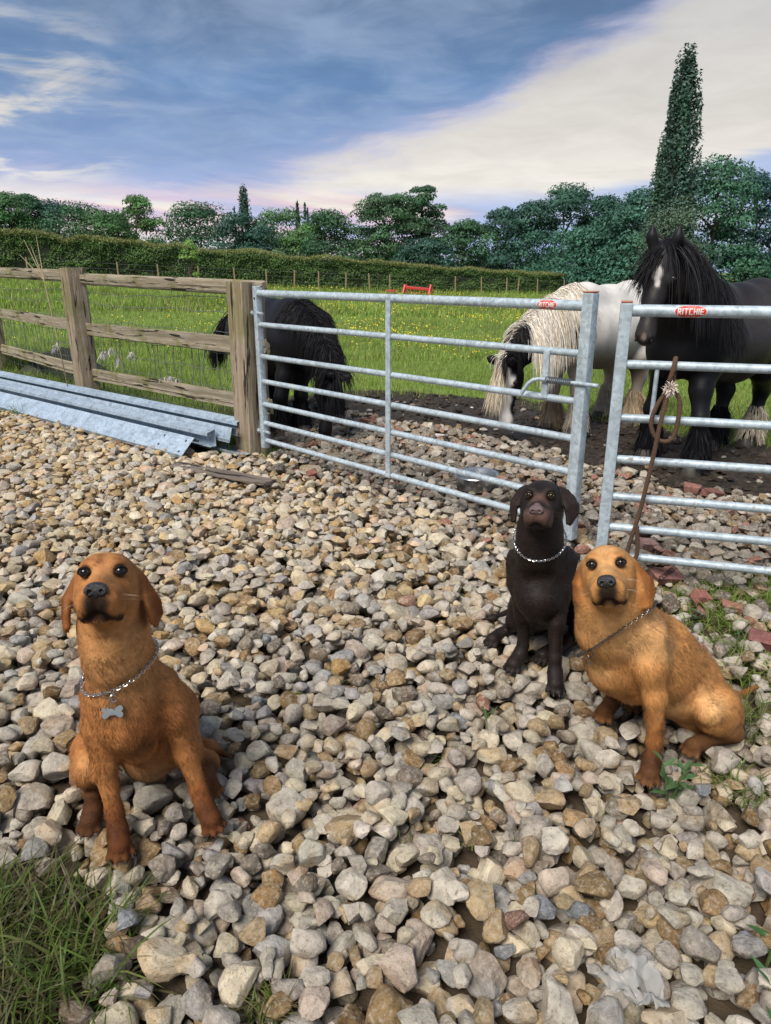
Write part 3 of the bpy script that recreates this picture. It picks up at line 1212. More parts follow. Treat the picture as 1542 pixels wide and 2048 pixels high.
M_EYE = eye_mat('eye', None)


def head_frame(F, roll_deg, up=(0, 0, 1)):
    F = np.asarray(F, float)
    F /= np.linalg.norm(F)
    L = np.cross(np.asarray(up, float), F)
    L /= np.linalg.norm(L)
    U = np.cross(F, L)
    r = math.radians(roll_deg)
    L2 = L * math.cos(r) + U * math.sin(r)
    U2 = np.cross(F, L2)
    return np.array([F, L2, U2])              # rows: forward, dog's left, up


def dog_head(S, O, A, s, ears):
    """O skull centre, A rows axes, s scale"""
    def p(x, y, z):
        return O + s * (np.array([x, y, z]) @ A)

    def e(c, r, k=0.02, cut=False):
        S.ell(p(*c), np.array(r) * s, A, k * s, cut)

    def c(a, b, ra, rb, k=0.02, cut=False):
        S.cone(p(*a), p(*b), ra * s, rb * s, k * s, cut)
    e((-0.014, 0, 0.002), (0.086, 0.060, 0.053), 0.028)
    e((0.034, 0, 0.016), (0.046, 0.047, 0.035), 0.022)
    for y in (-1, 1):
        e((0.014, y * 0.035, -0.030), (0.056, 0.027, 0.042), 0.022)          # cheeks
        e((0.057, y * 0.027, 0.026), (0.021, 0.018, 0.012), 0.012)           # brows
    c((0.045, 0, -0.012), (0.150, 0, -0.032), 0.033, 0.0195, 0.014)          # bridge
    for y in (-1, 1):
        c((0.05, y * 0.014, -0.038), (0.144, y * 0.0160, -0.051), 0.034, 0.0255, 0.010)
        e((0.124, y * 0.0235, -0.066), (0.037, 0.0165, 0.023), 0.008)        # flews
        e((0.082, y * 0.0295, -0.069), (0.035, 0.0155, 0.025), 0.010)
    c((0.015, 0, -0.064), (0.126, 0, -0.0835), 0.034, 0.0165, 0.005)         # lower jaw
    S.cone(p(0.168, 0, -0.048), p(0.163, 0, -0.076), 0.0034 * s, 0.0034 * s, 0.006 * s, True)
    S.cone(p(0.030, 0, 0.058), p(0.075, 0, 0.030), 0.0040 * s, 0.0040 * s, 0.020 * s, True)     # furrow on the forehead
    for y in (-1, 1):
        S.cone(p(0.087, y * 0.0355, 0.010), p(0.074, y * 0.0355, 0.010), 0.0098 * s, 0.0098 * s, 0.010 * s, True)
        c((0.156, y * 0.042, -0.0865), (0.085, y * 0.051, -0.090), 0.0042, 0.0042, 0.004, True)
    for y, pts in ears.items():
        for t in pts:
            S.tri(p(*t[0]), p(*t[1]), p(*t[2]), 0.0055 * s, 0.004 * s)
    return p


def ear_flap(y, I, O, T, B, M):
    """hanging ear: inner top, outer fold, outer tip, lower tip, inner middle"""
    f = lambda v: (v[0], y * v[1], v[2])
    root = (-0.050, y * 0.048, 0.020)
    I, O, T, B, M = [np.array(f(v)) for v in (I, O, T, B, M)]
    O1, O2 = O * 0.72 + I * 0.28, O * 0.75 + T * 0.25
    T1, T2 = T * 0.80 + O * 0.20, T * 0.74 + B * 0.26
    B1, B2 = B * 0.80 + T * 0.20, B * 0.78 + M * 0.22
    ring = [I, O1, O2, T1, T2, B1, B2, M]
    c = (M * 0.35 + T * 0.35 + O * 0.3) + np.array([0.006, y * 0.006, 0])
    return [(ring[i], ring[(i + 1) % 8], c) for i in range(8)] + [(np.array(root), O1, I)]


def paw(S, wrist, toe, r, side, out):
    """foot: pad mass with four toes; wrist -> toe gives the direction"""
    w, t = np.asarray(wrist), np.asarray(toe)
    f = t - w
    f[2] = 0
    f /= np.linalg.norm(f)
    l = np.array([-f[1], f[0], 0])
    S.cone(w, t, r * 0.92 + 0.003, r * 1.02 + 0.003, 0.02)
    tips = []
    for i, (o, fw) in enumerate(((-0.95, 0.55), (-0.34, 1.0), (0.34, 1.0), (0.95, 0.55))):
        a = t + l * o * r * 0.62 + np.array([0, 0, -r * 0.10])
        b = t + l * o * r * 0.92 + f * fw * r * 1.02 + np.array([0, 0, -r * 0.52])
        S.cone(a, b, r * 0.38 + 0.005, r * 0.37 + 0.005, 0.003)
        tips.append((b + f * r * 0.30 + np.array([0, 0, -r * 0.05]), f))
    out += tips


def chain_collar(name, path, link, mat, parent):
    """links alternate their plane along a closed path"""
    path = np.asarray(path)
    seg = np.linalg.norm(np.diff(np.vstack([path, path[:1]]), axis=0), axis=1)
    cum = np.concatenate([[0], np.cumsum(seg)])
    L = cum[-1]
    n = int(L / (link * 0.72))
    P2 = np.vstack([path, path[:1]])
    mb = MB()
    a = np.linspace(0, 2 * np.pi, 10, endpoint=False)
    for i in range(n):
        u = (i + 0.5) / n * L
        c = np.array([np.interp(u, cum, P2[:, k]) for k in range(3)])
        d = np.array([np.interp((u + 0.004) % L, cum, P2[:, k]) for k in range(3)]) - c
        d /= np.linalg.norm(d) + 1e-9
        o = np.cross(d, [0, 0, 1.0])
        o /= np.linalg.norm(o) + 1e-9
        v = np.cross(d, o)
        ph = math.pi / 4 if i % 2 else -math.pi / 4
        b = o * math.cos(ph) + v * math.sin(ph)
        pts = c + d * (np.cos(a) * link * 0.52)[:, None] + b * (np.sin(a) * link * 0.30)[:, None]
        mb.tube(pts, link * 0.11, 5, closed=True)
    return mb.build(name, mat, parent)


def surf_push(V, N, P, off):
    """snap points onto the coat: nearest body vertex, lifted"""
    out = []
    for p in P:
        i = np.argmin(((V - p) ** 2).sum(1))
        out.append(V[i] + N[i] * off)
    return np.array(out)


def ring_on_body(V, c, n, off, k=72, rmax=0.3, smooth=5):
    """closed loop where a plane cuts the neck"""
    n = np.asarray(n, float)
    n /= np.linalg.norm(n)
    A = frame(n, (0, 0, 1) if abs(n[2]) < 0.9 else (0, 1, 0))
    d = (V - c) @ n
    m = np.abs(d) < 0.008
    q = V[m] - c
    u, v = q @ A[1], q @ A[2]
    r = np.hypot(u, v)
    keep = r < rmax
    th = np.arctan2(v, u)[keep]
    r = r[keep]
    R = np.zeros(k)
    for i in range(k):
        t = -np.pi + (i + 0.5) / k * 2 * np.pi
        dd = np.abs((th - t + np.pi) % (2 * np.pi) - np.pi)
        s = dd < 0.12
        R[i] = r[s].max() if s.any() else np.nan
    good = ~np.isnan(R)
    R = np.interp(np.arange(k), np.where(good)[0], R[good])
    for _ in range(smooth):
        R = (np.roll(R, 1) + R * 2 + np.roll(R, -1)) / 4
    t = -np.pi + (np.arange(k) + 0.5) / k * 2 * np.pi
    return c + (A[1][None] * np.cos(t)[:, None] + A[2][None] * np.sin(t)[:, None]) * (R + off)[:, None]


def finish_dog(name, S, p, A, s, base, coat, label, cat_group, blobs, iris, nose_mat, fur_n, fur_len, claws, seed, hair_base=None, flow=None, eye_open=1.0, slim=0.007):
    rng = np.random.default_rng(seed)
    hc0 = p(0.02, 0, -0.02)
    dist = np.sqrt((S.ax[0][:, None, None] - hc0[0]) ** 2 + (S.ax[1][None, :, None] - hc0[1]) ** 2 + (S.ax[2][None, None, :] - hc0[2]) ** 2)
    S.D = S.D + (slim * sstep(dist, 0.15 * s, 0.27 * s)).astype(np.float32)
    V, Q = S.mesh(2)
    N = vert_normals(V, Q)
    C = paint(V, base, blobs, 0.12, seed)
    root = empty(name, (float(V[:, 0].mean()), float(V[:, 1].mean()), 0.0))
    tag(root, label, 'dog', 'dogs sitting on the gravel')
    org = np.array(root.location)
    body = add_obj('body', mesh_np('body', V - org, [Q], coat, True, cols=C), root)
    # coat hairs
    fl = np.array([0, 0, -1.0]) if flow is None else flow(V)
    t, w = tri_sample(V, Q, fur_n, rng)
    P = (V[t] * w[..., None]).sum(1)
    Nn = (N[t] * w[..., None]).sum(1)
    Nn /= np.linalg.norm(Nn, axis=1)[:, None]
    Fl = np.broadcast_to(fl, V.shape)[t[:, 0]]
    tang = Fl - Nn * (Fl * Nn).sum(1)[:, None]
    tang /= np.linalg.norm(tang, axis=1)[:, None] + 1e-6
    # hair lies in clumps
    cl = np.stack([fbm(P, 26.0, seed + k) - 0.5 for k in range(3)], 1)
    d = tang * 0.95 + Nn * rng.uniform(0.16, 0.42, (fur_n, 1)) + cl * 1.7 + rng.normal(0, 0.14, (fur_n, 3))
    hd = np.linalg.norm(P - p(0.05, 0, -0.02), axis=1)
    ln = fur_len * rng.uniform(0.6, 1.25, fur_n) * (0.42 + 0.58 * sstep(hd, 0.10 * s, 0.24 * s))
    ln *= 0.60 + 0.40 * sstep(P[:, 2], 0.06, 0.22)
    hm = sstep(hd, 0.10 * s, 0.20 * s)[:, None]
    var = rng.uniform(0.62, 1.40, (fur_n, 1)) * (0.55 + 0.90 * fbm(P * np.array([1, 1, 0.5]), 48.0, seed + 9))[:, None]
    hc = (C[t] * w[..., None]).sum(1) * (var * hm + rng.uniform(0.86, 1.14, (fur_n, 1)) * (1 - hm))
    # keep eyes, nose free
    keep = np.ones(fur_n, bool)
    for y in (-1, 1):
        keep &= np.linalg.norm(P - p(0.076, y * 0.0355, 0.010), axis=1) > 0.0160 * s
    keep &= np.linalg.norm(P - p(0.166, 0, -0.030), axis=1) > 0.024 * s
    hv, hf, hcol, hn = ribbons((P - org - Nn * 0.001)[keep], d[keep], ln[keep], 0.0021, rng, np.clip(hc[keep], 0.002, 1), 0.02, 1, normals=(Nn + tang * 0.1)[keep], side=np.cross(d, Nn)[keep])
    add_obj('coat_hair', mesh_np('coat_hair', hv, hf, M_HAIRDK if coat is M_FURDK else M_HAIR, True, cols=hcol, normals=hn), root)['kind'] = 'stuff'
    # eyes
    for y in (-1, 1):
        c = p(0.0690, y * 0.0340, 0.0100)
        look = A[0] * 0.95 + A[1] * y * 0.16 + A[2] * 0.06
        look /= np.linalg.norm(look)
        EA = frame(look, A[2])

        def ec(Vs):
            a = Vs[:, 0]
            col = np.repeat(np.array([(0.30, 0.25, 0.22)]), len(Vs), 0)
            col[:] = (0.05, 0.04, 0.035)
            col[a > 0.50] = np.array(iris) * 0.35
            col[a > 0.62] = iris
            col[a > 0.84] = (0.003, 0.003, 0.003)
            return col
        ball('eye', c - org, 0.0122 * s, M_EYE, root, EA, sub=3, cols=ec)
        # eyelids: dark rims hugging the eyeball
        mb = MB()
        for up_ in (1, -1):
            th = np.linspace(-0.1, math.pi + 0.1, 14)
            pts = []
            for q in th:
                yy, zz = math.cos(q), math.sin(q) * up_ * (0.66 if up_ > 0 else 0.54) * eye_open
                v = np.array([0.0, yy * 0.0122, zz * 0.0122 + 0.0006])
                xx = math.sqrt(max(0.0140 ** 2 - v[1] ** 2 - v[2] ** 2, 1e-8))
                pts.append(c + s * (np.array([xx, v[1], v[2]]) @ EA))
            mb.tube(np.array(pts) - org, 0.0021 * s, 6)
        mb.build('eyelids', M_LID, root)
    # nose leather with nostrils
    nb = Field([-0.03] * 3, [0.03] * 3, 0.0012)
    nb.ell((0, 0, 0.002), (0.0165, 0.0205, 0.0135), None, 0.004)
    nb.ell((-0.002, 0, -0.006), (0.0135, 0.0150, 0.0125), None, 0.006)
    for y in (-1, 1):
        nb.ell((0.010, y * 0.0125, -0.002), (0.0085, 0.0085, 0.0095), None, 0.004)
        nb.ell((0.0195, y * 0.0098, -0.0035), (0.009, 0.0045, 0.0042), None, 0.002, True)
        nb.cone((0.014, y * 0.012, -0.006), (0.006, y * 0.024, -0.012), 0.0018, 0.0018, 0.003, True)
    nb.cone((0.0185, 0, 0.0), (0.0155, 0, -0.02), 0.0010, 0.0012, 0.002, True)
    nv, nq = nb.mesh(1)
    add_obj('nose', mesh_np('nose', (nv * s * 1.05) @ A + p(0.1595, 0, -0.0320) - org, [nq], nose_mat, True), root)
    # claws
    mb = MB()
    for tip, f in claws:
        q = tip - org
        mb.tube([q - f * 0.010, q - f * 0.002, q + f * 0.004 + np.array([0, 0, -0.005])], [0.0038, 0.0032, 0.0012], 6)
    mb.build('claws', M_CLAW, root)['kind'] = 'stuff'
    # whiskers
    wr, wd = [], []
    for y in (-1, 1):
        for k in range(7):
            wr.append(p(0.11 + rng.uniform(-0.02, 0.02), y * 0.044, -0.045 + rng.uniform(-0.015, 0.015)))
            wd.append(A[1] * y + A[0] * rng.uniform(-0.2, 0.5) + A[2] * rng.uniform(-0.5, 0.2))
    hv, hf, hcol, _ = ribbons(np.array(wr) - org, np.array(wd), 0.035 * s, 0.00045, rng, np.repeat([[0.5, 0.42, 0.33]], len(wr), 0) if nose_mat is M_NOSE else np.repeat([[0.05, 0.04, 0.03]], len(wr), 0), 0.12, 4)
    add_obj('whiskers', mesh_np('whiskers', hv, hf, M_HAIR, True, cols=hcol), root)['kind'] = 'stuff'
    for (b, f) in claws[::4]:
        KEEP_CLEAR.append((float(b[0]), float(b[1]), 0.045, 0.012))
    return root, org, V, N


def a_(px, py, Y, r):
    return (atY(px, py, Y), r)


def w_(x, y, z, r):
    return (np.array([x, y, z]), r)


FOX = (0.40, 0.165, 0.055)
FOX_LT = (0.56, 0.28, 0.110)
FOX_DK = (0.19, 0.058, 0.016)
GOLD = (0.51, 0.240, 0.080)
GOLD_LT = (0.68, 0.41, 0.185)
MUDDY = (0.040, 0.016, 0.008)
DARK = (0.011, 0.008, 0.007)
CHOC = (0.0150, 0.0085, 0.0064)
CHOC_LT = (0.034, 0.019, 0.014)
CHOC_NOSE = (0.135, 0.075, 0.056)


def face_marks(p, s, lip, eye, muzzle, ear, ear_pts):
    out = []
    for y in (-1, 1):
        for t in ear_pts[y][1:8:2]:
            c = np.mean([p(*v) for v in t], axis=0)
            out.append((c, 0.034 * s, ear, 0.35, 0.70))
    out.append((p(0.164, 0, -0.058), (0.026 * s, 0.026 * s, 0.034 * s), muzzle[0], 0.40, muzzle[1]))
    for y in (-1, 1):
        out.append((np.array([p(0.150, y * 0.014, -0.084), p(0.090, y * 0.046, -0.091)]), 0.0120 * s, lip, 0.5, 0.95))
        out.append((p(0.076, y * 0.036, 0.010), 0.0160 * s, eye, 0.30, 0.95))
        out.append((p(0.068, y * 0.028, 0.033), 0.010 * s, ear, 0.6, 0.5))
    out.append((p(0.150, 0, -0.086), 0.016 * s, lip, 0.5, 0.8))
    return out


def collar_plane(V, N, pts):
    """plane through three points of the coat"""
    q = surf_push(V, N, pts, 0.0)
    n = np.cross(q[1] - q[0], q[2] - q[0])
    n /= np.linalg.norm(n)
    return n if n[2] > 0 else -n, q.mean(0)


def ring_near(ring, px, py):
    pr = project(ring)
    d = np.hypot(pr[:, 0] - px, pr[:, 1] - py) + 200 * (pr[:, 2] - pr[:, 2].min())
    return ring[np.argmin(d)]


def dog_left():
    s = 1.10
    S = Field((-1.06, 1.33, -0.06), (-0.30, 2.16, 0.93), 0.0052)
    F = (0.245, -0.86, 0.46)
    A = head_frame(F, -4)
    eye_mid = atY(206, 1144, 1.475)
    O = eye_mid - s * (np.array([0.0680, 0, 0.010]) @ A)
    ears = {y: ear_flap(y, (-0.014, 0.058, 0.014), (-0.052, 0.074, -0.004), (-0.056, 0.110 if y > 0 else 0.096, -0.064), (-0.020, 0.094 if y > 0 else 0.084, -0.114), (0.008, 0.077, -0.040)) for y in (1, -1)}
    p = dog_head(S, O, A, s, ears)
    claws = []
    # neck and trunk
    S.chain([(p(-0.035, 0, -0.020), 0.066), a_(232, 1255, 1.56, 0.070), a_(244, 1320, 1.59, 0.082), a_(256, 1392, 1.61, 0.098)], 0.038)
    S.cone(p(0.0, 0, -0.060), atY(222, 1320, 1.53), 0.046, 0.064, 0.05)
    S.chain([a_(258, 1390, 1.59, 0.099), a_(258, 1440, 1.56, 0.082), a_(275, 1485, 1.60, 0.064)], 0.038)
    S.chain([w_(-0.69, 1.64, 0.40, 0.098), w_(-0.71, 1.74, 0.31, 0.106), w_(-0.74, 1.88, 0.19, 0.110), w_(-0.75, 1.95, 0.13, 0.102)], 0.038)
    S.ell(atY(228, 1405, 1.535), (0.066, 0.06, 0.09), None, 0.05)
    S.chain([w_(-0.68, 1.70, 0.26, 0.09), a_(300, 1505, 1.76, 0.080), w_(-0.70, 1.92, 0.10, 0.09)], 0.038)
    # front legs
    l = [a_(198, 1390, 1.58, 0.050), a_(199, 1450, 1.55, 0.049), a_(208, 1535, 1.530, 0.036), a_(229, 1622, 1.497, 0.0265), a_(236, 1662, 1.475, 0.0275)]
    S.chain(l, 0.022)
    paw(S, l[-1][0], atY(239, 1690, 1.450), 0.032, 1, claws)
    r = [a_(322, 1370, 1.62, 0.056), a_(347, 1430, 1.61, 0.050), a_(371, 1500, 1.61, 0.037), a_(398, 1582, 1.590, 0.0270), a_(409, 1612, 1.570, 0.0280)]
    S.chain(r, 0.022)
    paw(S, r[-1][0], atY(422, 1640, 1.545), 0.032, 1, claws)
    # hind legs
    S.chain([w_(-0.80, 1.86, 0.16, 0.090), a_(194, 1500, 1.70, 0.070), a_(178, 1535, 1.62, 0.050)], 0.03)
    S.chain([a_(180, 1550, 1.625, 0.045), w_(-0.835, 1.68, 0.055, 0.034), a_(186, 1622, 1.555, 0.028)], 0.03)
    paw(S, atY(186, 1622, 1.555), atY(181, 1642, 1.535), 0.031, 1, claws)
    S.chain([w_(-0.66, 1.88, 0.16, 0.090), a_(352, 1480, 1.76, 0.066), a_(372, 1500, 1.71, 0.048)], 0.04)
    S.chain([a_(375, 1510, 1.71, 0.042), w_(-0.53, 1.77, 0.055, 0.034), a_(412, 1555, 1.695, 0.028)], 0.03)
    paw(S, atY(412, 1555, 1.695), atY(420, 1572, 1.675), 0.031, 1, claws)
    S.chain([w_(-0.68, 2.00, 0.09, 0.040), a_(350, 1468, 1.95, 0.034), a_(420, 1496, 1.88, 0.026), a_(466, 1516, 1.82, 0.010)], 0.03)
    blobs = [
        (atY(232, 1290, 1.50), 0.10, FOX_LT, 0.6, 0.75), (atY(255, 1350, 1.50), 0.10, FOX_LT, 0.6, 0.6),
        (atY(300, 1450, 1.53), 0.06, FOX_DK, 0.7, 0.6), (atY(285, 1480, 1.53), 0.035, (0.06, 0.035, 0.02), 0.7, 0.6),  # darker patches low on the chest
        (p(0.03, 0, 0.06), 0.05 * s, FOX_LT, 0.8, 0.35), (p(0.10, 0, 0.005), 0.035 * s, FOX_LT, 0.7, 0.6),
        (p(0.02, -0.06, -0.04), 0.035 * s, FOX_LT, 0.7, 0.4), (p(0.02, 0.06, -0.04), 0.035 * s, FOX_LT, 0.7, 0.4),
        (atY(165, 1520, 1.58), 0.05, FOX_LT, 0.6, 0.6), (atY(300, 1530, 1.75), 0.09, (0.45, 0.27, 0.13), 0.6, 0.7)]
    blobs += face_marks(p, s, DARK, DARK, ((0.012, 0.009, 0.008), 0.97), FOX_DK, ears)
    for q, rad in ((l[3][0], 0.036), (r[3][0], 0.036)):
        blobs.append((q, rad, FOX_DK, 0.6, 0.8))
    blobs += [(atY(238, 1685, 1.455), (0.06, 0.07, 0.07), (0.070, 0.022, 0.008), 0.5, 0.92), (atY(420, 1635, 1.55), (0.06, 0.07, 0.07), (0.070, 0.022, 0.008), 0.5, 0.92),
              (atY(183, 1635, 1.545), (0.07, 0.13, 0.07), MUDDY, 0.4, 0.9), (atY(416, 1560, 1.685), (0.06, 0.08, 0.06), MUDDY, 0.4, 0.8),
              (atY(458, 1513, 1.83), 0.05, MUDDY, 0.6, 0.8)]

    def flow(V):
        d = np.zeros_like(V)
        d[:] = (0, 0.15, -1.0)
        k = sstep(np.linalg.norm(V - O, axis=1), 0.22, 0.14)[:, None]
        return d * (1 - k) + (-A[0] - 0.25 * A[2]) * k
    root, org, V, N = finish_dog('red_labrador', S, p, A, s, FOX, M_FUR, 'fox red dog gazing upward with a bone shaped tag on its chain collar', None,
                                 blobs, (0.075, 0.036, 0.015), M_NOSE, 66000, 0.016, claws, 5, flow=flow)
    # collar, rings and bone tag
    n, c = collar_plane(V, N, [atY(172, 1345, 1.58), atY(228, 1394, 1.46), atY(325, 1300, 1.60)])
    ring = ring_on_body(V, c, n, 0.004, rmax=0.24)
    col = chain_collar('chain_collar', ring - org, 0.0115, M_CHAIN, root)
    f0 = ring_near(ring, 226, 1396) + np.array([0, -0.006, -0.006])
    t = np.linspace(0, 2 * np.pi, 26, endpoint=False)
    for (dx, dz, ry, rr) in ((0.0, 0.0, 0.0, 0.0135), (0.008, -0.007, 0.9, 0.0115)):
        mb = MB()
        a = np.array([math.cos(ry), math.sin(ry) * 0.5, 0])
        mb.tube(f0 + np.array([dx, -0.004, dz]) + np.cos(t)[:, None] * a * rr + np.sin(t)[:, None] * np.array([0, -0.25, 0.97]) * rr - org, 0.0017, 6, closed=True)
        mb.build('ring', M_CHAIN, col)
    f1 = surf_push(V, N, [f0 + np.array([0.002, -0.02, -0.047])], 0.008)[0]
    mb = MB()
    mb.tube(np.array([f0 + (0.002, -0.004, -0.013), f1 + (0.001, -0.002, 0.010)]) - org, 0.0014, 6)
    mb.build('split_ring', M_CHAIN, col)
    # bone outline extruded
    th = np.linspace(0, 2 * np.pi, 64, endpoint=False)
    def bone(sc):
        pts = []
        for q in th:
            dx, dz = math.cos(q), math.sin(q)
            best = 0
            for k in np.linspace(0, 0.03, 120):
                x, z = dx * k, dz * k
                ins = (abs(x) < 0.016 and abs(z) < 0.0068) or any((x - i * 0.0155) ** 2 + (z - j * 0.0062) ** 2 < 0.0066 ** 2 for i in (-1, 1) for j in (-1, 1))
                if ins:
                    best = k
            pts.append((dx * best * sc, dz * best * sc))
        return np.array(pts)
    b2 = bone(1.15)
    BA = frame((0.985, 0.10, 0.06), (0, 0.45, 0.89))        # x along bone, z up
    front = f1 + b2[:, :1] * BA[0] + b2[:, 1:] * BA[2] - BA[1] * -0.0
    nrm = np.cross(BA[0], BA[2])
    nrm = nrm if nrm[1] < 0 else -nrm
    V1 = front + nrm * 0.0015
    V2 = front - nrm * 0.0010
    k = len(b2)
    Vt = np.vstack([V1, V2, [f1 + nrm * 0.0019], [f1 - nrm * 0.001]]) - org
    T = [[2 * k, i, (i + 1) % k] for i in range(k)] + [[2 * k + 1, k + (i + 1) % k, k + i] for i in range(k)]
    Qs = [[i, k + i, k + (i + 1) % k, (i + 1) % k] for i in range(k)]
    add_obj('bone_tag', mesh_np('bone_tag', Vt, [np.array(T), np.array(Qs)], M_TAG, True, sharp=0.6), col)


def dog_choc():
    s = 1.05
    S = Field((0.25, 2.02, -0.06), (1.05, 2.98, 0.86), 0.0055)
    A = head_frame((-0.30, -0.915, 0.26), 3)
    eye_mid = atY(1080, 990.5, 2.262)
    O = eye_mid - s * (np.array([0.0680, 0, 0.010]) @ A)
    ears = {y: ear_flap(y, (0.000, 0.056, 0.034), (-0.034, 0.090 if y > 0 else 0.082, 0.020), (-0.028, 0.122 if y > 0 else 0.106, -0.034), (0.006, 0.088, -0.094), (0.014, 0.079, -0.026)) for y in (1, -1)}
    p = dog_head(S, O, A, s, ears)
    claws = []
    S.chain([(p(-0.035, 0, -0.020), 0.066), a_(1080, 1062, 2.36, 0.072), a_(1080, 1110, 2.40, 0.090), a_(1080, 1160, 2.40, 0.104)], 0.036)
    S.cone(p(0.0, 0, -0.055), atY(1075, 1110, 2.33), 0.048, 0.075, 0.045)
    S.chain([a_(1078, 1150, 2.38, 0.100), a_(1077, 1195, 2.33, 0.082), a_(1080, 1230, 2.37, 0.060)], 0.036)
    S.chain([w_(0.57, 2.45, 0.26, 0.08), w_(0.60, 2.54, 0.17, 0.08), w_(0.64, 2.64, 0.10, 0.08)], 0.038)
    S.chain([w_(0.555, 2.44, 0.41, 0.102), w_(0.60, 2.52, 0.32, 0.112), w_(0.66, 2.64, 0.20, 0.118), w_(0.69, 2.70, 0.14, 0.105)], 0.038)
    l = [a_(1038, 1120, 2.44, 0.053), a_(1038, 1165, 2.42, 0.047), a_(1046, 1228, 2.42, 0.035), a_(1046, 1290, 2.41, 0.026), a_(1040, 1310, 2.40, 0.027)]
    S.chain(l, 0.022)
    paw(S, l[-1][0], atY(1028, 1328, 2.365), 0.033, 1, claws)
    r = [a_(1125, 1120, 2.41, 0.062), a_(1120, 1180, 2.36, 0.052), a_(1112, 1245, 2.30, 0.036), a_(1110, 1318, 2.265, 0.027), a_(1110, 1345, 2.25, 0.028)]
    S.chain(r, 0.022)
    paw(S, r[-1][0], atY(1111, 1368, 2.215), 0.033, 1, claws)
    # hind legs
    S.chain([w_(0.77, 2.60, 0.17, 0.095), w_(0.79, 2.50, 0.20, 0.075), w_(0.765, 2.42, 0.17, 0.052)], 0.04)
    S.chain([w_(0.765, 2.43, 0.15, 0.05), w_(0.775, 2.56, 0.055, 0.035), w_(0.68, 2.46, 0.045, 0.030)], 0.03)
    paw(S, np.array([0.66, 2.47, 0.045]), np.array([0.610, 2.43, 0.036]), 0.031, 1, claws)
    S.chain([w_(0.60, 2.64, 0.16, 0.085), w_(0.555, 2.58, 0.16, 0.060), w_(0.525, 2.56, 0.12, 0.042)], 0.04)
    S.chain([w_(0.52, 2.57, 0.10, 0.038), w_(0.54, 2.64, 0.055, 0.034), w_(0.47, 2.585, 0.042, 0.029)], 0.03)
    paw(S, np.array([0.47, 2.585, 0.042]), np.array([0.435, 2.555, 0.036]), 0.031, 1, claws)
    S.chain([w_(0.70, 2.80, 0.08, 0.04), w_(0.58, 2.80, 0.05, 0.028), w_(0.46, 2.72, 0.045, 0.018), w_(0.385, 2.70, 0.05, 0.008)], 0.03)
    blobs = [(p(0.100, 0, -0.012), 0.030 * s, CHOC_NOSE, 0.6, 0.95)]
    for y in (-1, 1):
        blobs.append((np.array([p(0.150, y * 0.018, -0.056), p(0.095, y * 0.032, -0.064)]), 0.026 * s, CHOC_NOSE, 0.5, 0.9))
        blobs.append((p(0.076, y * 0.036, 0.010), 0.018 * s, (0.010, 0.007, 0.006), 0.3, 0.9))
        for t in ears[y][1:8:2]:
            blobs.append((np.mean([p(*v) for v in t], axis=0), 0.030 * s, CHOC_LT, 0.5, 0.35))
    blobs += [(p(0.145, 0, -0.088), 0.022 * s, (0.008, 0.006, 0.006), 0.4, 0.95), (p(0.160, 0, -0.010), 0.012 * s, (0.32, 0.17, 0.16), 0.6, 0.8)]

    def flow(V):
        d = np.zeros_like(V)
        d[:] = (0.05, 0.15, -1.0)
        k = sstep(np.linalg.norm(V - O, axis=1), 0.22, 0.14)[:, None]
        return d * (1 - k) + (-A[0] - 0.25 * A[2]) * k
    root, org, V, N = finish_dog('chocolate_labrador', S, p, A, s, CHOC, M_FURDK, 'dark chocolate brown dog with amber eyes and silver chain collar beside the gate', None,
                                 blobs, (0.34, 0.18, 0.05), M_NOSEBR, 60000, 0.012, claws, 6, flow=flow, eye_open=0.85)
    n, c = collar_plane(V, N, [atY(1026, 1080, 2.36), atY(1068, 1110, 2.29), atY(1121, 1070, 2.36)])
    ring = ring_on_body(V, c, n, 0.005, rmax=0.2)
    col = chain_collar('chain_collar', ring - org, 0.0115, M_CHAIN, root)
    f1 = ring_near(ring, 1028, 1080) + np.array([-0.006, -0.004, -0.012])
    mb = MB()
    n = np.array([-0.45, -0.88, 0.1])
    B = frame(n, (0, 0, 1))
    th = np.linspace(0, 2 * np.pi, 20, endpoint=False)
    disc = f1 + np.cos(th)[:, None] * B[1] * 0.014 + np.sin(th)[:, None] * B[2] * 0.020
    Vd = np.vstack([disc + B[0] * 0.0015, disc - B[0] * 0.0015])
    Qd = [[i, (i + 1) % 20, 20 + (i + 1) % 20, 20 + i] for i in range(20)]
    me = mesh_np('collar_tag', Vd - org, [np.array([[0, i, i + 1] for i in range(1, 19)] + [[20, 20 + i + 1, 20 + i] for i in range(1, 19)]), np.array(Qd)], M_CHAIN, True, sharp=0.6)
    add_obj('collar_tag', me, col)


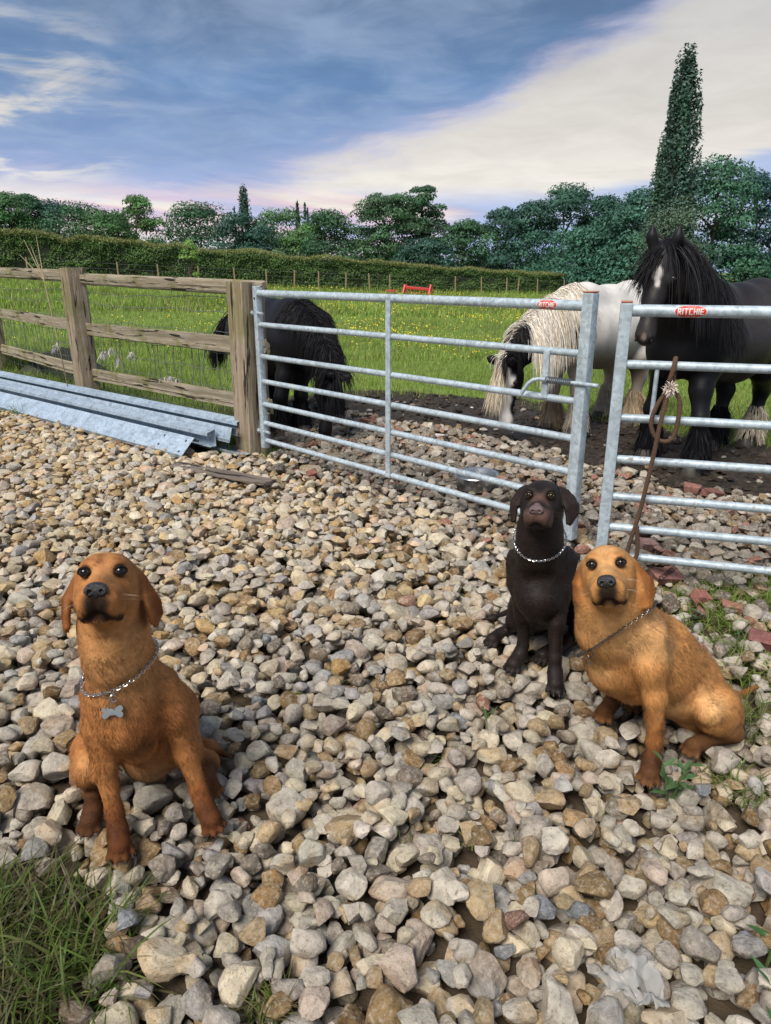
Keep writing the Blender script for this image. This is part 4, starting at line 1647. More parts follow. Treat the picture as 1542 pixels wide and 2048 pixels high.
def dog_gold():
    s = 1.09
    S = Field((0.42, 1.50, -0.06), (1.42, 2.40, 0.80), 0.0052)
    A = head_frame((-0.33, -0.865, 0.37), 12)
    eye_mid = atY(1212.5, 1127.5, 1.785)
    O = eye_mid - s * (np.array([0.0680, 0, 0.010]) @ A)
    ears = {y: ear_flap(y, (-0.014, 0.058, 0.014), (-0.050, 0.074, -0.004), (-0.050, 0.112 if y > 0 else 0.092, -0.052), (-0.006, 0.090 if y > 0 else 0.080, -0.122 if y > 0 else -0.090), (0.010, 0.076, -0.040)) for y in (1, -1)}
    p = dog_head(S, O, A, s, ears)
    claws = []
    S.chain([(p(-0.035, 0, -0.020), 0.070), a_(1222, 1205, 1.86, 0.086), a_(1240, 1255, 1.89, 0.096), a_(1262, 1300, 1.90, 0.106)], 0.038)
    S.cone(p(0.0, 0, -0.060), atY(1200, 1265, 1.86), 0.048, 0.072, 0.05)
    S.chain([a_(1222, 1290, 1.89, 0.090), a_(1232, 1330, 1.90, 0.088), a_(1265, 1365, 1.90, 0.072)], 0.038)
    S.chain([a_(1272, 1290, 1.92, 0.102), a_(1318, 1332, 1.95, 0.108), a_(1362, 1372, 1.98, 0.107), a_(1408, 1410, 2.01, 0.102), a_(1430, 1428, 2.02, 0.095)], 0.038)
    S.chain([a_(1285, 1250, 1.93, 0.066), a_(1325, 1285, 1.97, 0.074), a_(1385, 1345, 2.02, 0.080)], 0.06)
    # near and far front leg
    l = [a_(1294, 1275, 1.83, 0.064), a_(1300, 1330, 1.80, 0.056), a_(1310, 1395, 1.780, 0.037), a_(1308, 1485, 1.768, 0.0265), a_(1304, 1522, 1.755, 0.0275)]
    S.chain(l, 0.025)
    paw(S, l[-1][0], atY(1299, 1545, 1.725), 0.032, 1, claws)
    r = [a_(1205, 1290, 1.97, 0.060), a_(1220, 1325, 2.02, 0.048), a_(1228, 1365, 2.05, 0.036), a_(1226, 1402, 2.075, 0.028)]
    S.chain(r, 0.025)
    paw(S, r[-1][0], atY(1210, 1424, 2.04), 0.032, 1, claws)
    # hind legs
    S.ell(atY(1436, 1420, 1.905), (0.086, 0.066, 0.080), frame((0.8, 0.1, -0.5)), 0.012)
    S.chain([a_(1428, 1412, 1.91, 0.066), a_(1416, 1425, 1.86, 0.050)], 0.02)
    S.chain([a_(1420, 1445, 1.87, 0.042), a_(1466, 1466, 1.93, 0.036), a_(1400, 1486, 1.875, 0.027)], 0.02)
    paw(S, atY(1400, 1486, 1.875), atY(1386, 1492, 1.855), 0.030, 1, claws)
    S.chain([w_(1.00, 2.12, 0.16, 0.08), w_(0.95, 2.14, 0.17, 0.06), w_(0.90, 2.14, 0.10, 0.045), w_(0.97, 2.18, 0.05, 0.034), w_(0.89, 2.12, 0.045, 0.03)], 0.04)
    paw(S, np.array([0.89, 2.12, 0.045]), np.array([0.86, 2.105, 0.038]), 0.032, 1, claws)
    S.chain([w_(1.12, 2.06, 0.08, 0.034), w_(1.22, 2.14, 0.035, 0.024), w_(1.34, 2.22, 0.03, 0.014)], 0.03)
    blobs = [
        (atY(1285, 1270, 1.82), 0.07, GOLD_LT, 0.7, 0.7), (atY(1325, 1300, 1.83), 0.055, GOLD_LT, 0.7, 0.7), (atY(1220, 1260, 1.80), 0.075, GOLD_LT, 0.7, 0.45),
        (atY(1195, 1330, 1.85), 0.05, GOLD_LT, 0.7, 0.5), (atY(1432, 1405, 1.83), 0.055, GOLD_LT, 0.7, 0.75), (atY(1340, 1420, 1.88), 0.06, GOLD_LT, 0.7, 0.5),
        (p(0.03, 0.0, 0.055), 0.05 * s, GOLD_LT, 0.8, 0.5), (p(0.11, 0, 0.005), 0.038 * s, GOLD_LT, 0.7, 0.55), (p(0.10, 0.045, -0.055), 0.028 * s, GOLD_LT, 0.7, 0.6),
        (p(0.10, -0.045, -0.055), 0.028 * s, GOLD_LT, 0.7, 0.6), (atY(1255, 1200, 1.83), 0.04, FOX, 0.7, 0.6)]
    blobs += face_marks(p, s, DARK, DARK, ((0.012, 0.009, 0.008), 0.97), (0.29, 0.098, 0.025), ears)
    blobs += [(l[3][0], (0.06, 0.06, 0.09), FOX_DK, 0.6, 0.7), (atY(1300, 1545, 1.73), (0.06, 0.07, 0.07), (0.050, 0.020, 0.010), 0.5, 0.9), (atY(1214, 1415, 2.05), (0.07, 0.07, 0.09), (0.055, 0.020, 0.008), 0.5, 0.9),
              (np.array([atY(1462, 1470, 1.93), atY(1380, 1494, 1.85)]), 0.05, MUDDY, 0.5, 0.85), (np.array([0.9, 2.12, 0.04]), 0.1, MUDDY, 0.5, 0.9), (np.array([1.30, 2.19, 0.03]), 0.12, FOX_DK, 0.6, 0.8)]

    def flow(V):
        d = np.zeros_like(V)
        d[:] = (0.55, 0.05, -1.0)
        k = sstep(np.linalg.norm(V - O, axis=1), 0.24, 0.15)[:, None]
        return d * (1 - k) + (-A[0] - 0.25 * A[2]) * k
    root, org, V, N = finish_dog('golden_labrador', S, p, A, s, GOLD, M_FUR, 'golden orange dog sitting side on with tilted head turned towards the camera', None,
                                 blobs, (0.11, 0.055, 0.022), M_NOSE, 66000, 0.0155, claws, 7, flow=flow)
    n, c = collar_plane(V, N, [atY(1178, 1300, 1.83), atY(1222, 1262, 1.79), atY(1268, 1218, 1.84)])
    ring = ring_on_body(V, c, n, 0.004, rmax=0.22)
    col = chain_collar('chain_collar', ring - org, 0.012, M_CHAINDK, root)
    f0 = ring_near(ring, 1182, 1300) + np.array([-0.004, -0.004, -0.01])
    t = np.linspace(0, 2 * np.pi, 24, endpoint=False)
    for i, (dz, rr) in enumerate(((0.0, 0.011), (-0.024, 0.010))):
        mb = MB()
        a = np.array([0.5, -0.8, 0]) if i == 0 else np.array([0.9, 0.2, 0])
        mb.tube(f0 + np.array([0, 0, dz]) + np.cos(t)[:, None] * a * rr + np.sin(t)[:, None] * np.array([0, -0.2, 0.98]) * rr * 1.3 - org, 0.0020, 6, closed=True)
        mb.build('ring', M_CHAINDK, col)
# ------------------------------------------------------------------ horses
M_COAT_BLK = vcol_mat('horse_coat_black', 0.50, 0.25, 8.0, 0.25, 90.0, 0.004, 0.24)
M_COAT_PIE = vcol_mat('horse_coat_piebald', 0.70, 0.12, 6.0, 0.25, 90.0, 0.004, 0.2)
M_MANE = vcol_mat('horse_hair', 0.58, 0.15, 30.0, 0.0, 60.0, 0.001, 0.18)
M_HOOF = plain('hoof', (0.06, 0.05, 0.042), 0.6, vary=0.4, scale=20, bump=0.3)
BLK = (0.0075, 0.0075, 0.0095)
BLK2 = (0.015, 0.0125, 0.013)
WHT = (0.66, 0.63, 0.59)
CRM = (0.70, 0.61, 0.46)
TAN = (0.45, 0.34, 0.22)


def field_push(S, P, off):
    """move points out of the body"""
    q = (P - S.lo) / S.h
    i = np.round(q).astype(int)
    ok = ((i > 0) & (i < S.n - 1)).all(1)
    i = np.clip(i, 1, S.n - 2)
    D = S.D
    d = D[i[:, 0], i[:, 1], i[:, 2]]
    g = np.stack([D[i[:, 0] + 1, i[:, 1], i[:, 2]] - D[i[:, 0] - 1, i[:, 1], i[:, 2]],
                  D[i[:, 0], i[:, 1] + 1, i[:, 2]] - D[i[:, 0], i[:, 1] - 1, i[:, 2]],
                  D[i[:, 0], i[:, 1], i[:, 2] + 1] - D[i[:, 0], i[:, 1], i[:, 2] - 1]], 1)
    gn = np.linalg.norm(g, axis=1)
    g = g / (gn[:, None] + 1e-9)
    m = ok & (d < off) & (gn < 1.0) & (gn > 1e-6)
    return P + np.where(m, off - d, 0)[:, None] * g


def drape(S, root, d0, length, rng, cols, width=0.008, seg=8, grav=0.35, jit=0.05, off=0.012, wave=0.06):
    n = len(root)
    length = np.broadcast_to(length, n)
    d = d0 / (np.linalg.norm(d0, axis=1)[:, None] + 1e-9)
    P = root.copy()
    pts = [P]
    ph = rng.uniform(0, 6.28, (n, 3))
    for s in range(seg):
        d = d + np.array([0, 0, -grav]) + rng.normal(0, jit, (n, 3)) + wave * np.sin(ph + s * 1.3)
        d /= np.linalg.norm(d, axis=1)[:, None]
        Pn = P + d * (length / seg)[:, None]
        if S is not None:
            Pn = field_push(S, Pn, off * (0.6 + 0.8 * ((ph[:, 0] * 7) % 1.0))[:])
        Pn[:, 2] = np.maximum(Pn[:, 2], 0.01)
        d = Pn - P
        d /= np.linalg.norm(d, axis=1)[:, None] + 1e-9
        P = Pn
        pts.append(P)
    m = 2 * seg + 1
    V = np.zeros((n, m, 3))
    tocam = np.array([0, 0, CAM_H]) - root
    tocam = tocam + rng.normal(0, 0.6, tocam.shape) * np.linalg.norm(tocam, axis=1)[:, None]
    side = np.cross(pts[seg] - pts[0], tocam)
    side /= np.linalg.norm(side, axis=1)[:, None] + 1e-9
    w = np.broadcast_to(width, n)
    for s in range(seg):
        wf = 1.0 - 0.6 * (s / seg) ** 2
        V[:, 2 * s] = pts[s] - side * (w * wf * 0.5)[:, None]
        V[:, 2 * s + 1] = pts[s] + side * (w * wf * 0.5)[:, None]
    V[:, 2 * seg] = pts[seg]
    base = (np.arange(n) * m)[:, None]
    Q = np.concatenate([base + np.array([[2 * s, 2 * s + 1, 2 * s + 3, 2 * s + 2]]) for s in range(seg - 1)])
    T = base + np.array([[2 * seg - 2, 2 * seg - 1, 2 * seg]])
    return V.reshape(-1, 3), T, Q, np.repeat(cols, m, 0)


def hair_obj(name, sets, parent, org):
    VV, TT, QQ, CC, n = [], [], [], [], 0
    for V, T, Q, C in sets:
        VV.append(V - org)
        TT.append(T + n)
        QQ.append(Q + n)
        CC.append(C)
        n += len(V)
    return add_obj(name, mesh_np(name, np.concatenate(VV), [np.concatenate(TT), np.concatenate(QQ)], M_MANE, True, cols=np.clip(np.concatenate(CC), 0.003, 1)), parent)


def horse(name, label, W, a, h, hooves, poll, F, up, hs, base, blobs_fn, coat, neck_mid, mane_cfg, feather_cols, tail_cols, forelock_col, ear_dir, seed, tail_dir, fore=(300, 0.0, 0.35), tail_len=1.0, withers_r=0.11, mat_iris=(0.02, 0.012, 0.008)):
    rng = np.random.default_rng(seed)
    W = np.array(W, float)
    a = np.array(a, float)
    a /= np.linalg.norm(a)
    b = np.array([-a[1], a[0]])

    def q(u, v, z):
        xy = W + u * a + v * b
        return np.array([xy[0], xy[1], z * h])
    pts = [q(0.9, 0.5, 0), q(0.9, -0.5, 1.1), q(-1.4, 0.5, 0), q(-1.4, -0.5, 1.1), np.array(poll) + 0.3, np.array(poll) - 0.3, np.array(poll) + np.array(F) * 0.75 * hs]
    for hf in hooves:
        pts.append(np.array([hf[0], hf[1], 0]))
    pts = np.array(pts)
    lo, hi = pts.min(0) - 0.12, pts.max(0) + 0.12
    lo[2] = -0.06
    S = Field(lo, hi, 0.0155)
    # trunk
    S.chain([(q(0.16, 0, 0.68), 0.235), (q(-0.12, 0, 0.665), 0.285), (q(-0.45, 0, 0.650), 0.310), (q(-0.78, 0, 0.690), 0.290), (q(-0.98, 0, 0.715), 0.245)], 0.12)
    S.chain([(q(0.06, 0, 0.875), withers_r), (q(-0.15, 0, 0.885), withers_r + 0.01), (q(-0.5, 0, 0.85), 0.14), (q(-0.85, 0, 0.865), 0.155), (q(-1.08, 0, 0.82), 0.12)], 0.12)
    S.ell(q(0.28, 0, 0.63), (0.17, 0.20, 0.20), np.array([[a[0], a[1], 0], [b[0], b[1], 0], [0, 0, 1]]), 0.12)
    for sgn in (1, -1):
        S.ell(q(0.10, sgn * 0.17, 0.66), (0.19, 0.12, 0.24), np.array([[a[0], a[1], 0], [b[0], b[1], 0], [0, 0, 1]]), 0.07)
        S.ell(q(-0.96, sgn * 0.15, 0.67), (0.22, 0.15, 0.26), np.array([[a[0], a[1], 0], [b[0], b[1], 0], [0, 0, 1]]), 0.08)
    # legs: two fore, two hind
    fet = []
    for i, hf in enumerate(hooves):
        hx = np.array([hf[0], hf[1]])
        sgn = 1 if i % 2 == 0 else -1
        if i < 2:
            top = q(0.10, sgn * 0.16, 0.56)
            el = np.array([*(W + (hx - W) * 0.80 + (0.02 * a)), 0.44 * h])
            kn = np.array([*(hx + 0.015 * a), 0.285 * h])
            ca = np.array([*hx, 0.18 * h])
            fe = np.array([*(hx - 0.0 * a), 0.095 * h])
            S.chain([(top, 0.120), (el, 0.078), (kn, 0.058), (ca, 0.042), (fe, 0.054), (np.array([*(hx + 0.03 * a), 0.045 * h]), 0.052)], 0.05)
        else:
            top = q(-0.90, sgn * 0.17, 0.60)
            st = np.array([*((W - 0.84 * a + sgn * 0.19 * b) * 0.6 + 0.4 * (hx + 0.10 * a)), 0.49 * h])
            ho = np.array([*(hx - 0.10 * a), 0.345 * h])
            ca = np.array([*(hx - 0.06 * a), 0.20 * h])
            fe = np.array([*(hx - 0.03 * a), 0.10 * h])
            S.chain([(top, 0.17), (st, 0.115), (ho, 0.066), (ca, 0.047), (fe, 0.056), (np.array([*(hx + 0.02 * a), 0.045 * h]), 0.053)], 0.05)
        fet.append((fe, hx))
    # neck
    nb = [(q(0.10, 0, 0.76), 0.20), (q(0.20, 0, 0.74), 0.195)] + [(np.array(p_), r_) for p_, r_ in neck_mid]
    A = head_frame(F, 0, up)
    pl = np.array(poll, float)

    def p(x, y, z):
        return pl + hs * (np.array([x, y, z]) @ A)
    nb += [(p(-0.02, 0, -0.06), 0.105 * hs)]
    S.chain(nb, 0.10)

    def e(c, r, k=0.03, cut=False):
        S.ell(p(*c), np.array(r) * hs, A, k, cut)
    e((0.05, 0, -0.035), (0.135, 0.088, 0.095), 0.05)
    for y in (1, -1):
        e((0.13, y * 0.045, -0.115), (0.125, 0.042, 0.105), 0.04)
        e((0.145, y * 0.078, 0.004), (0.045, 0.026, 0.026), 0.03)
    S.chain([(p(0.10, 0, -0.035), 0.078 * hs), (p(0.27, 0, -0.045), 0.062 * hs), (p(0.43, 0, -0.055), 0.052 * hs)], 0.05)
    e((0.22, 0, -0.09), (0.16, 0.045, 0.055), 0.05)
    e((0.475, 0, -0.065), (0.075, 0.062, 0.060), 0.04)
    e((0.50, 0, -0.105), (0.045, 0.045, 0.030), 0.03)
    for y in (1, -1):
        e((0.505, y * 0.040, -0.045), (0.035, 0.022, 0.028), 0.02)
        S.ell(p(0.528, y * 0.046, -0.040), np.array((0.020, 0.010, 0.014)) * hs, A, 0.012, True)
        ed = np.array(ear_dir, float)
        S.cone(p(-0.01, y * 0.052, 0.035), p(-0.01 + ed[0] * 0.5, y * (0.068 + ed[1] * 0.5), 0.035 + ed[2] * 0.5), 0.034 * hs, 0.036 * hs, 0.02)
        S.cone(p(-0.01 + ed[0] * 0.5, y * (0.068 + ed[1] * 0.5), 0.035 + ed[2] * 0.5), p(-0.01 + ed[0], y * (0.062 + ed[1]), 0.035 + ed[2]), 0.034 * hs, 0.008 * hs, 0.02)
    V, Q = S.mesh(2)
    N = vert_normals(V, Q)
    C = paint(V, base, blobs_fn(p, q), 0.10, seed)
    root = empty(name, (W[0], W[1], 0))
    tag(root, label, 'horse', 'horses in the field')
    org = np.array(root.location)
    add_obj('body', mesh_np('body', V - org, [Q], coat, True, cols=C), root)
    for y in (1, -1):
        ball('eye', p(0.150, y * 0.092, 0.002) - org, 0.024 * hs, M_EYE, root, None, sub=2, cols=lambda v: np.repeat([mat_iris], len(v), 0))
        ball('nostril', p(0.530, y * 0.047, -0.040) - org, 0.011 * hs, M_HOLE, root, A, (1.4, 0.6, 1.0), sub=2)
    for fe, hx in fet:
        mb = MB()
        th = np.linspace(0, 2 * np.pi, 16, endpoint=False)
        c0 = hx + 0.045 * a - org[:2]
        rings = []
        for z, r in ((-0.025, 0.075), (0.0, 0.076), (0.055, 0.060), (0.07, 0.045)):
            rings.append(np.stack([c0[0] + np.cos(th) * r, c0[1] + np.sin(th) * r, np.full(16, z)], 1))
        Vh = np.concatenate(rings)
        Qh = [[i * 16 + k, i * 16 + (k + 1) % 16, (i + 1) * 16 + (k + 1) % 16, (i + 1) * 16 + k] for i in range(3) for k in range(16)]
        mb.add(Vh, Q=Qh)
        mb.build('hoof', M_HOOF, root)
    # feathers on the lower legs
    sets = []
    for i, (fe, hx) in enumerate(fet):
        n = 1100
        th = rng.uniform(0, 2 * np.pi, n)
        z = rng.uniform(0.085, 0.25, n) * h
        back = -(np.cos(th) * a[0] + np.sin(th) * a[1]) * 0.5 + 0.5
        keep = rng.random(n) < 0.35 + 0.65 * back
        th, z = th[keep], z[keep]
        d = np.stack([np.cos(th) * 0.42 - a[0] * 0.25, np.sin(th) * 0.42 - a[1] * 0.25, np.full(len(th), -1.0)], 1)
        r0 = np.stack([fe[0] + np.cos(th) * 0.045, fe[1] + np.sin(th) * 0.045, z], 1)
        r0 = field_push(S, r0, 0.0)
        fc = feather_cols[i]
        cc = np.array(fc)[None] * rng.uniform(0.55, 1.3, (len(th), 1))
        sets.append(drape(S, r0, d, np.minimum(rng.uniform(0.08, 0.24, len(th)), z * 1.02 + 0.02), rng, cc, 0.0050, 5, 0.25, 0.09, 0.006))
    hair_obj('feather', sets, root, org)['kind'] = 'stuff'
    # mane
    sets = []
    for (crest, n, L, cols, dirs, spread) in mane_cfg(p, q):
        crest = np.array(crest)
        u = rng.random(n) * (len(crest) - 1)
        i = np.minimum(u.astype(int), len(crest) - 2)
        f = (u - i)[:, None]
        r0 = crest[i] * (1 - f) + crest[i + 1] * f + rng.normal(0, 0.012, (n, 3))
        r0 = field_push(S, r0, 0.0)
        d = np.array(dirs)[None] + rng.normal(0, spread, (n, 3))
        ci = rng.integers(len(cols), size=n)
        cc = np.array(cols)[ci] * rng.uniform(0.6, 1.35, (n, 1))
        sets.append(drape(S, r0, d, rng.uniform(0.55, 1.15, n) * L, rng, cc, 0.0042, 9, 0.42, 0.045, 0.012, 0.05))
    hair_obj('mane', sets, root, org)['kind'] = 'stuff'
    # forelock
    n, fy, fl = fore
    r0 = np.stack([p(rng.uniform(-0.03, 0.04), fy * 0.5 + rng.normal(0, 0.022), 0.055) for _ in range(n)])
    d = A[0][None] + A[1][None] * fy * 8 + A[2][None] * 0.10 + rng.normal(0, 0.14, (n, 3))
    cc = np.array(forelock_col)[None] * rng.uniform(0.6, 1.3, (n, 1))
    hair_obj('forelock', [drape(S, field_push(S, r0, 0.0), d, rng.uniform(0.5, 1.0, n) * fl * hs, rng, cc, 0.0040, 7, 0.15, 0.05, 0.008)], root, org)['kind'] = 'stuff'
    # tail
    n = 520
    r0 = q(-1.16, 0, 0.84)[None] + rng.normal(0, 0.022, (n, 3))
    d = np.array(tail_dir)[None] + rng.normal(0, 0.15, (n, 3))
    ci = rng.integers(len(tail_cols), size=n)
    cc = np.array(tail_cols)[ci] * rng.uniform(0.6, 1.3, (n, 1))
    hair_obj('tail', [drape(S, r0, d, rng.uniform(0.65, 1.0, n) * tail_len, rng, cc, 0.008, 9, 0.30, 0.06, 0.01)], root, org)['kind'] = 'stuff'
    return root


def build_horses():
    # black horse grazing behind the gate post
    def blobs0(p, q):
        return [(p(0.15, 0.08, -0.05), 0.10, BLK2, 0.6, 0.6), (q(0.1, 0.25, 0.7), 0.16, BLK2, 0.6, 0.7), (q(-0.4, 0.3, 0.75), 0.2, BLK2, 0.7, 0.6)]

    def mane0(p, q):
        crest = [p(-0.03, 0, 0.06), (-0.58, 6.40, 0.86), (-0.72, 6.62, 1.13), q(0.02, 0, 0.97)]
        cols = [BLK, (0.018, 0.018, 0.022), BLK2]
        return [(crest, 1000, 0.30, cols, (0.65, 0.45, 0.0), 0.16), (crest, 2400, 0.34, cols, (-0.65, -0.45, 0.0), 0.16), (crest, 160, 0.10, cols, (0.2, -0.3, 0.5), 0.35)]
    horse('black_grazing_horse', 'black horse grazing behind the gate hinge post with head at the rubble', (-0.80, 6.78), (0.58, -0.815), 1.20,
          [(-0.80, 6.66), (-0.97, 6.52), (-1.18, 7.66), (-1.46, 7.44)], (-0.452, 6.22, 0.56), (-0.10, -0.16, -1.0), (0.62, -0.78, 0.1), 0.94,
          BLK, blobs0, M_COAT_BLK, [((-0.70, 6.60, 0.90), 0.165), ((-0.56, 6.40, 0.72), 0.135)], mane0, [BLK] * 4, [BLK, BLK2], BLK, (-0.03, 0.05, 0.10), 41, (-0.9, -0.25, -0.25), fore=(420, 0.0, 0.42), tail_len=0.72)

    # piebald horse grazing behind the gate
    def blobs1(p, q):
        return [
            (q(-0.4, 0, 0.42), (0.7, 0.7, 0.14), (0.30, 0.26, 0.24), 0.6, 0.7),  # greyer band along the belly
            ((1.33, 6.37, 0.90), (0.20, 0.20, 0.24), BLK, 0.18), (p(0.06, 0, -0.14), (0.17, 0.17, 0.20), BLK, 0.2), (np.array([p(-0.06, 0.0, -0.06), np.array((1.26, 6.34, 0.86))]), 0.20, BLK, 0.15),
            (q(0.20, 0.26, 0.66), (0.17, 0.17, 0.15), BLK, 0.14),
            (np.array([p(0.05, -0.01, 0.06), p(0.56, -0.01, 0.0)]), 0.072, WHT, 0.12),
            (p(0.20, 0.10, -0.08), (0.10, 0.10, 0.14), BLK, 0.2), (p(0.36, 0.06, -0.08), (0.06, 0.06, 0.10), BLK, 0.25),
            (p(-0.03, 0.09, 0.09), 0.085, BLK, 0.15), (p(-0.03, -0.09, 0.09), 0.085, BLK, 0.15),
            (p(0.54, 0, -0.07), 0.06, (0.42, 0.27, 0.22), 0.4, 0.8),
            (np.array([(1.74, 6.53, 0.05), (1.74, 6.53, 0.40)]), 0.10, (0.46, 0.38, 0.28), 0.4, 0.8), (np.array([(1.63, 6.75, 0.05), (1.63, 6.75, 0.40)]), 0.10, TAN, 0.4, 0.8),
            (np.array([(2.42, 6.98, 0.05), (2.42, 6.98, 0.50)]), 0.14, (0.20, 0.15, 0.11), 0.5, 0.85), (np.array([(2.30, 7.36, 0.05), (2.30, 7.36, 0.50)]), 0.14, TAN, 0.5, 0.7)]

    def mane1(p, q):
        crest = [p(-0.03, 0, 0.05), (1.20, 6.28, 0.95), (1.42, 6.46, 1.20), q(0.0, 0, 0.98)]
        cols = [(0.74, 0.67, 0.55), (0.76, 0.71, 0.63), (0.62, 0.52, 0.38), (0.78, 0.74, 0.68)]
        return [(crest[1:3], 1500, 0.62, cols, (0.61, -0.79, 0.0), 0.13), (crest[2:], 1200, 0.40, cols, (0.61, -0.79, 0.0), 0.16), (crest, 250, 0.25, cols, (-0.6, 0.7, 0.0), 0.16), (crest[:2], 500, 0.22, [BLK, BLK2], (0.61, -0.79, 0.0), 0.16)]
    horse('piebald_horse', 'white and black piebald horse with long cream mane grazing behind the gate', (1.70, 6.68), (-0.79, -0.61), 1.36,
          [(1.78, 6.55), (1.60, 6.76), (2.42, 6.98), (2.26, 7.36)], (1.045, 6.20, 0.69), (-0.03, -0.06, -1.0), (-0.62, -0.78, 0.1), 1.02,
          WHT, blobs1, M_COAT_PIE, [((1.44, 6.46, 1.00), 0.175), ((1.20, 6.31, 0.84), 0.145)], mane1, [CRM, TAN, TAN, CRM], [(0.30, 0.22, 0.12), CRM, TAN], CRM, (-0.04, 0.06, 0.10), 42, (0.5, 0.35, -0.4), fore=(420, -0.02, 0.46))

    # big black horse facing the camera at the second gate
    def blobs2(p, q):
        return [
            (q(-0.45, 0.30, 0.75), 0.30, (0.040, 0.032, 0.032), 0.7, 0.8), (q(-0.85, 0.25, 0.85), 0.26, (0.050, 0.042, 0.042), 0.7, 0.8), (q(-0.1, 0.3, 0.62), 0.18, (0.032, 0.026, 0.027), 0.6, 0.8),  # greyer patches put the sheen on flank and croup into the colour
            (p(0.25, 0, -0.03), (0.24, 0.24, 0.34), (0.022, 0.019, 0.020), 0.4, 0.8),  # face lightened in colour for highlights against the mane
            (p(0.14, 0.0, 0.060), (0.034, 0.034, 0.05), (0.66, 0.62, 0.58), 0.25), (p(0.19, 0.014, 0.045), (0.022, 0.022, 0.035), (0.62, 0.58, 0.55), 0.3),
            (p(0.52, 0.0, -0.02), (0.014, 0.014, 0.03), (0.50, 0.38, 0.30), 0.4), (p(0.47, 0, -0.06), 0.09, (0.035, 0.028, 0.027), 0.5, 0.8), (p(0.545, 0, -0.09), 0.035, (0.12, 0.075, 0.06), 0.5, 0.7),
            (p(0.2, 0.09, -0.1), 0.08, (0.030, 0.022, 0.018), 0.6, 0.7)]

    def mane2(p, q):
        crest = [p(-0.06, 0, 0.03), (1.99, 5.15, 1.58), (2.14, 5.30, 1.50), q(0.02, 0, 0.98)]
        cols = [BLK, (0.020, 0.020, 0.026), (0.016, 0.015, 0.017)]
        return [(crest, 3400, 0.66, cols, (0.70, -0.55, 0.0), 0.15), (crest[1:], 800, 0.45, cols, (-0.7, 0.6, 0.0), 0.15), (crest[1:], 200, 0.10, cols, (0.1, 0.1, 0.6), 0.4)]
    horse('black_cob_horse', 'big black horse with white forehead star looking over the second gate', (2.36, 5.52), (-0.79, -0.61), 1.40,
          [(2.34, 5.20), (2.16, 5.70), (3.17, 6.08), (2.84, 6.04)], (1.838, 5.00, 1.545), (-0.25, -0.36, -0.90), (-0.42, -0.80, 0.42), 1.08,
          BLK, blobs2, M_COAT_BLK, [((2.12, 5.28, 1.22), 0.195), ((1.98, 5.14, 1.38), 0.155)], mane2, [BLK, BLK, CRM, BLK], [BLK, BLK2], BLK, (-0.13, 0.015, 0.09), 43, (0.3, 0.05, -0.3), fore=(260, -0.06, 0.30), tail_len=0.9)
# ------------------------------------------------------------------ gates, fence, timber and steel
def text_mesh(name, body, size, mat, extrude=0.0008, bold=0.0):
    cu = bpy.data.curves.new(name, 'FONT')
    cu.body = body
    cu.size = size
    cu.align_x = 'CENTER'
    cu.align_y = 'CENTER'
    cu.extrude = extrude
    cu.offset = bold
    cu.resolution_u = 3
    o = bpy.data.objects.new('tmp', cu)
    COL.objects.link(o)
    dg = bpy.context.evaluated_depsgraph_get()
    me = bpy.data.meshes.new_from_object(o.evaluated_get(dg))
    bpy.data.objects.remove(o)
    me.name = name
    me.materials.clear()
    me.materials.append(mat)
    return me


RAIL_Z = [1.283, 1.050, 0.807, 0.611, 0.428, 0.274, 0.130]


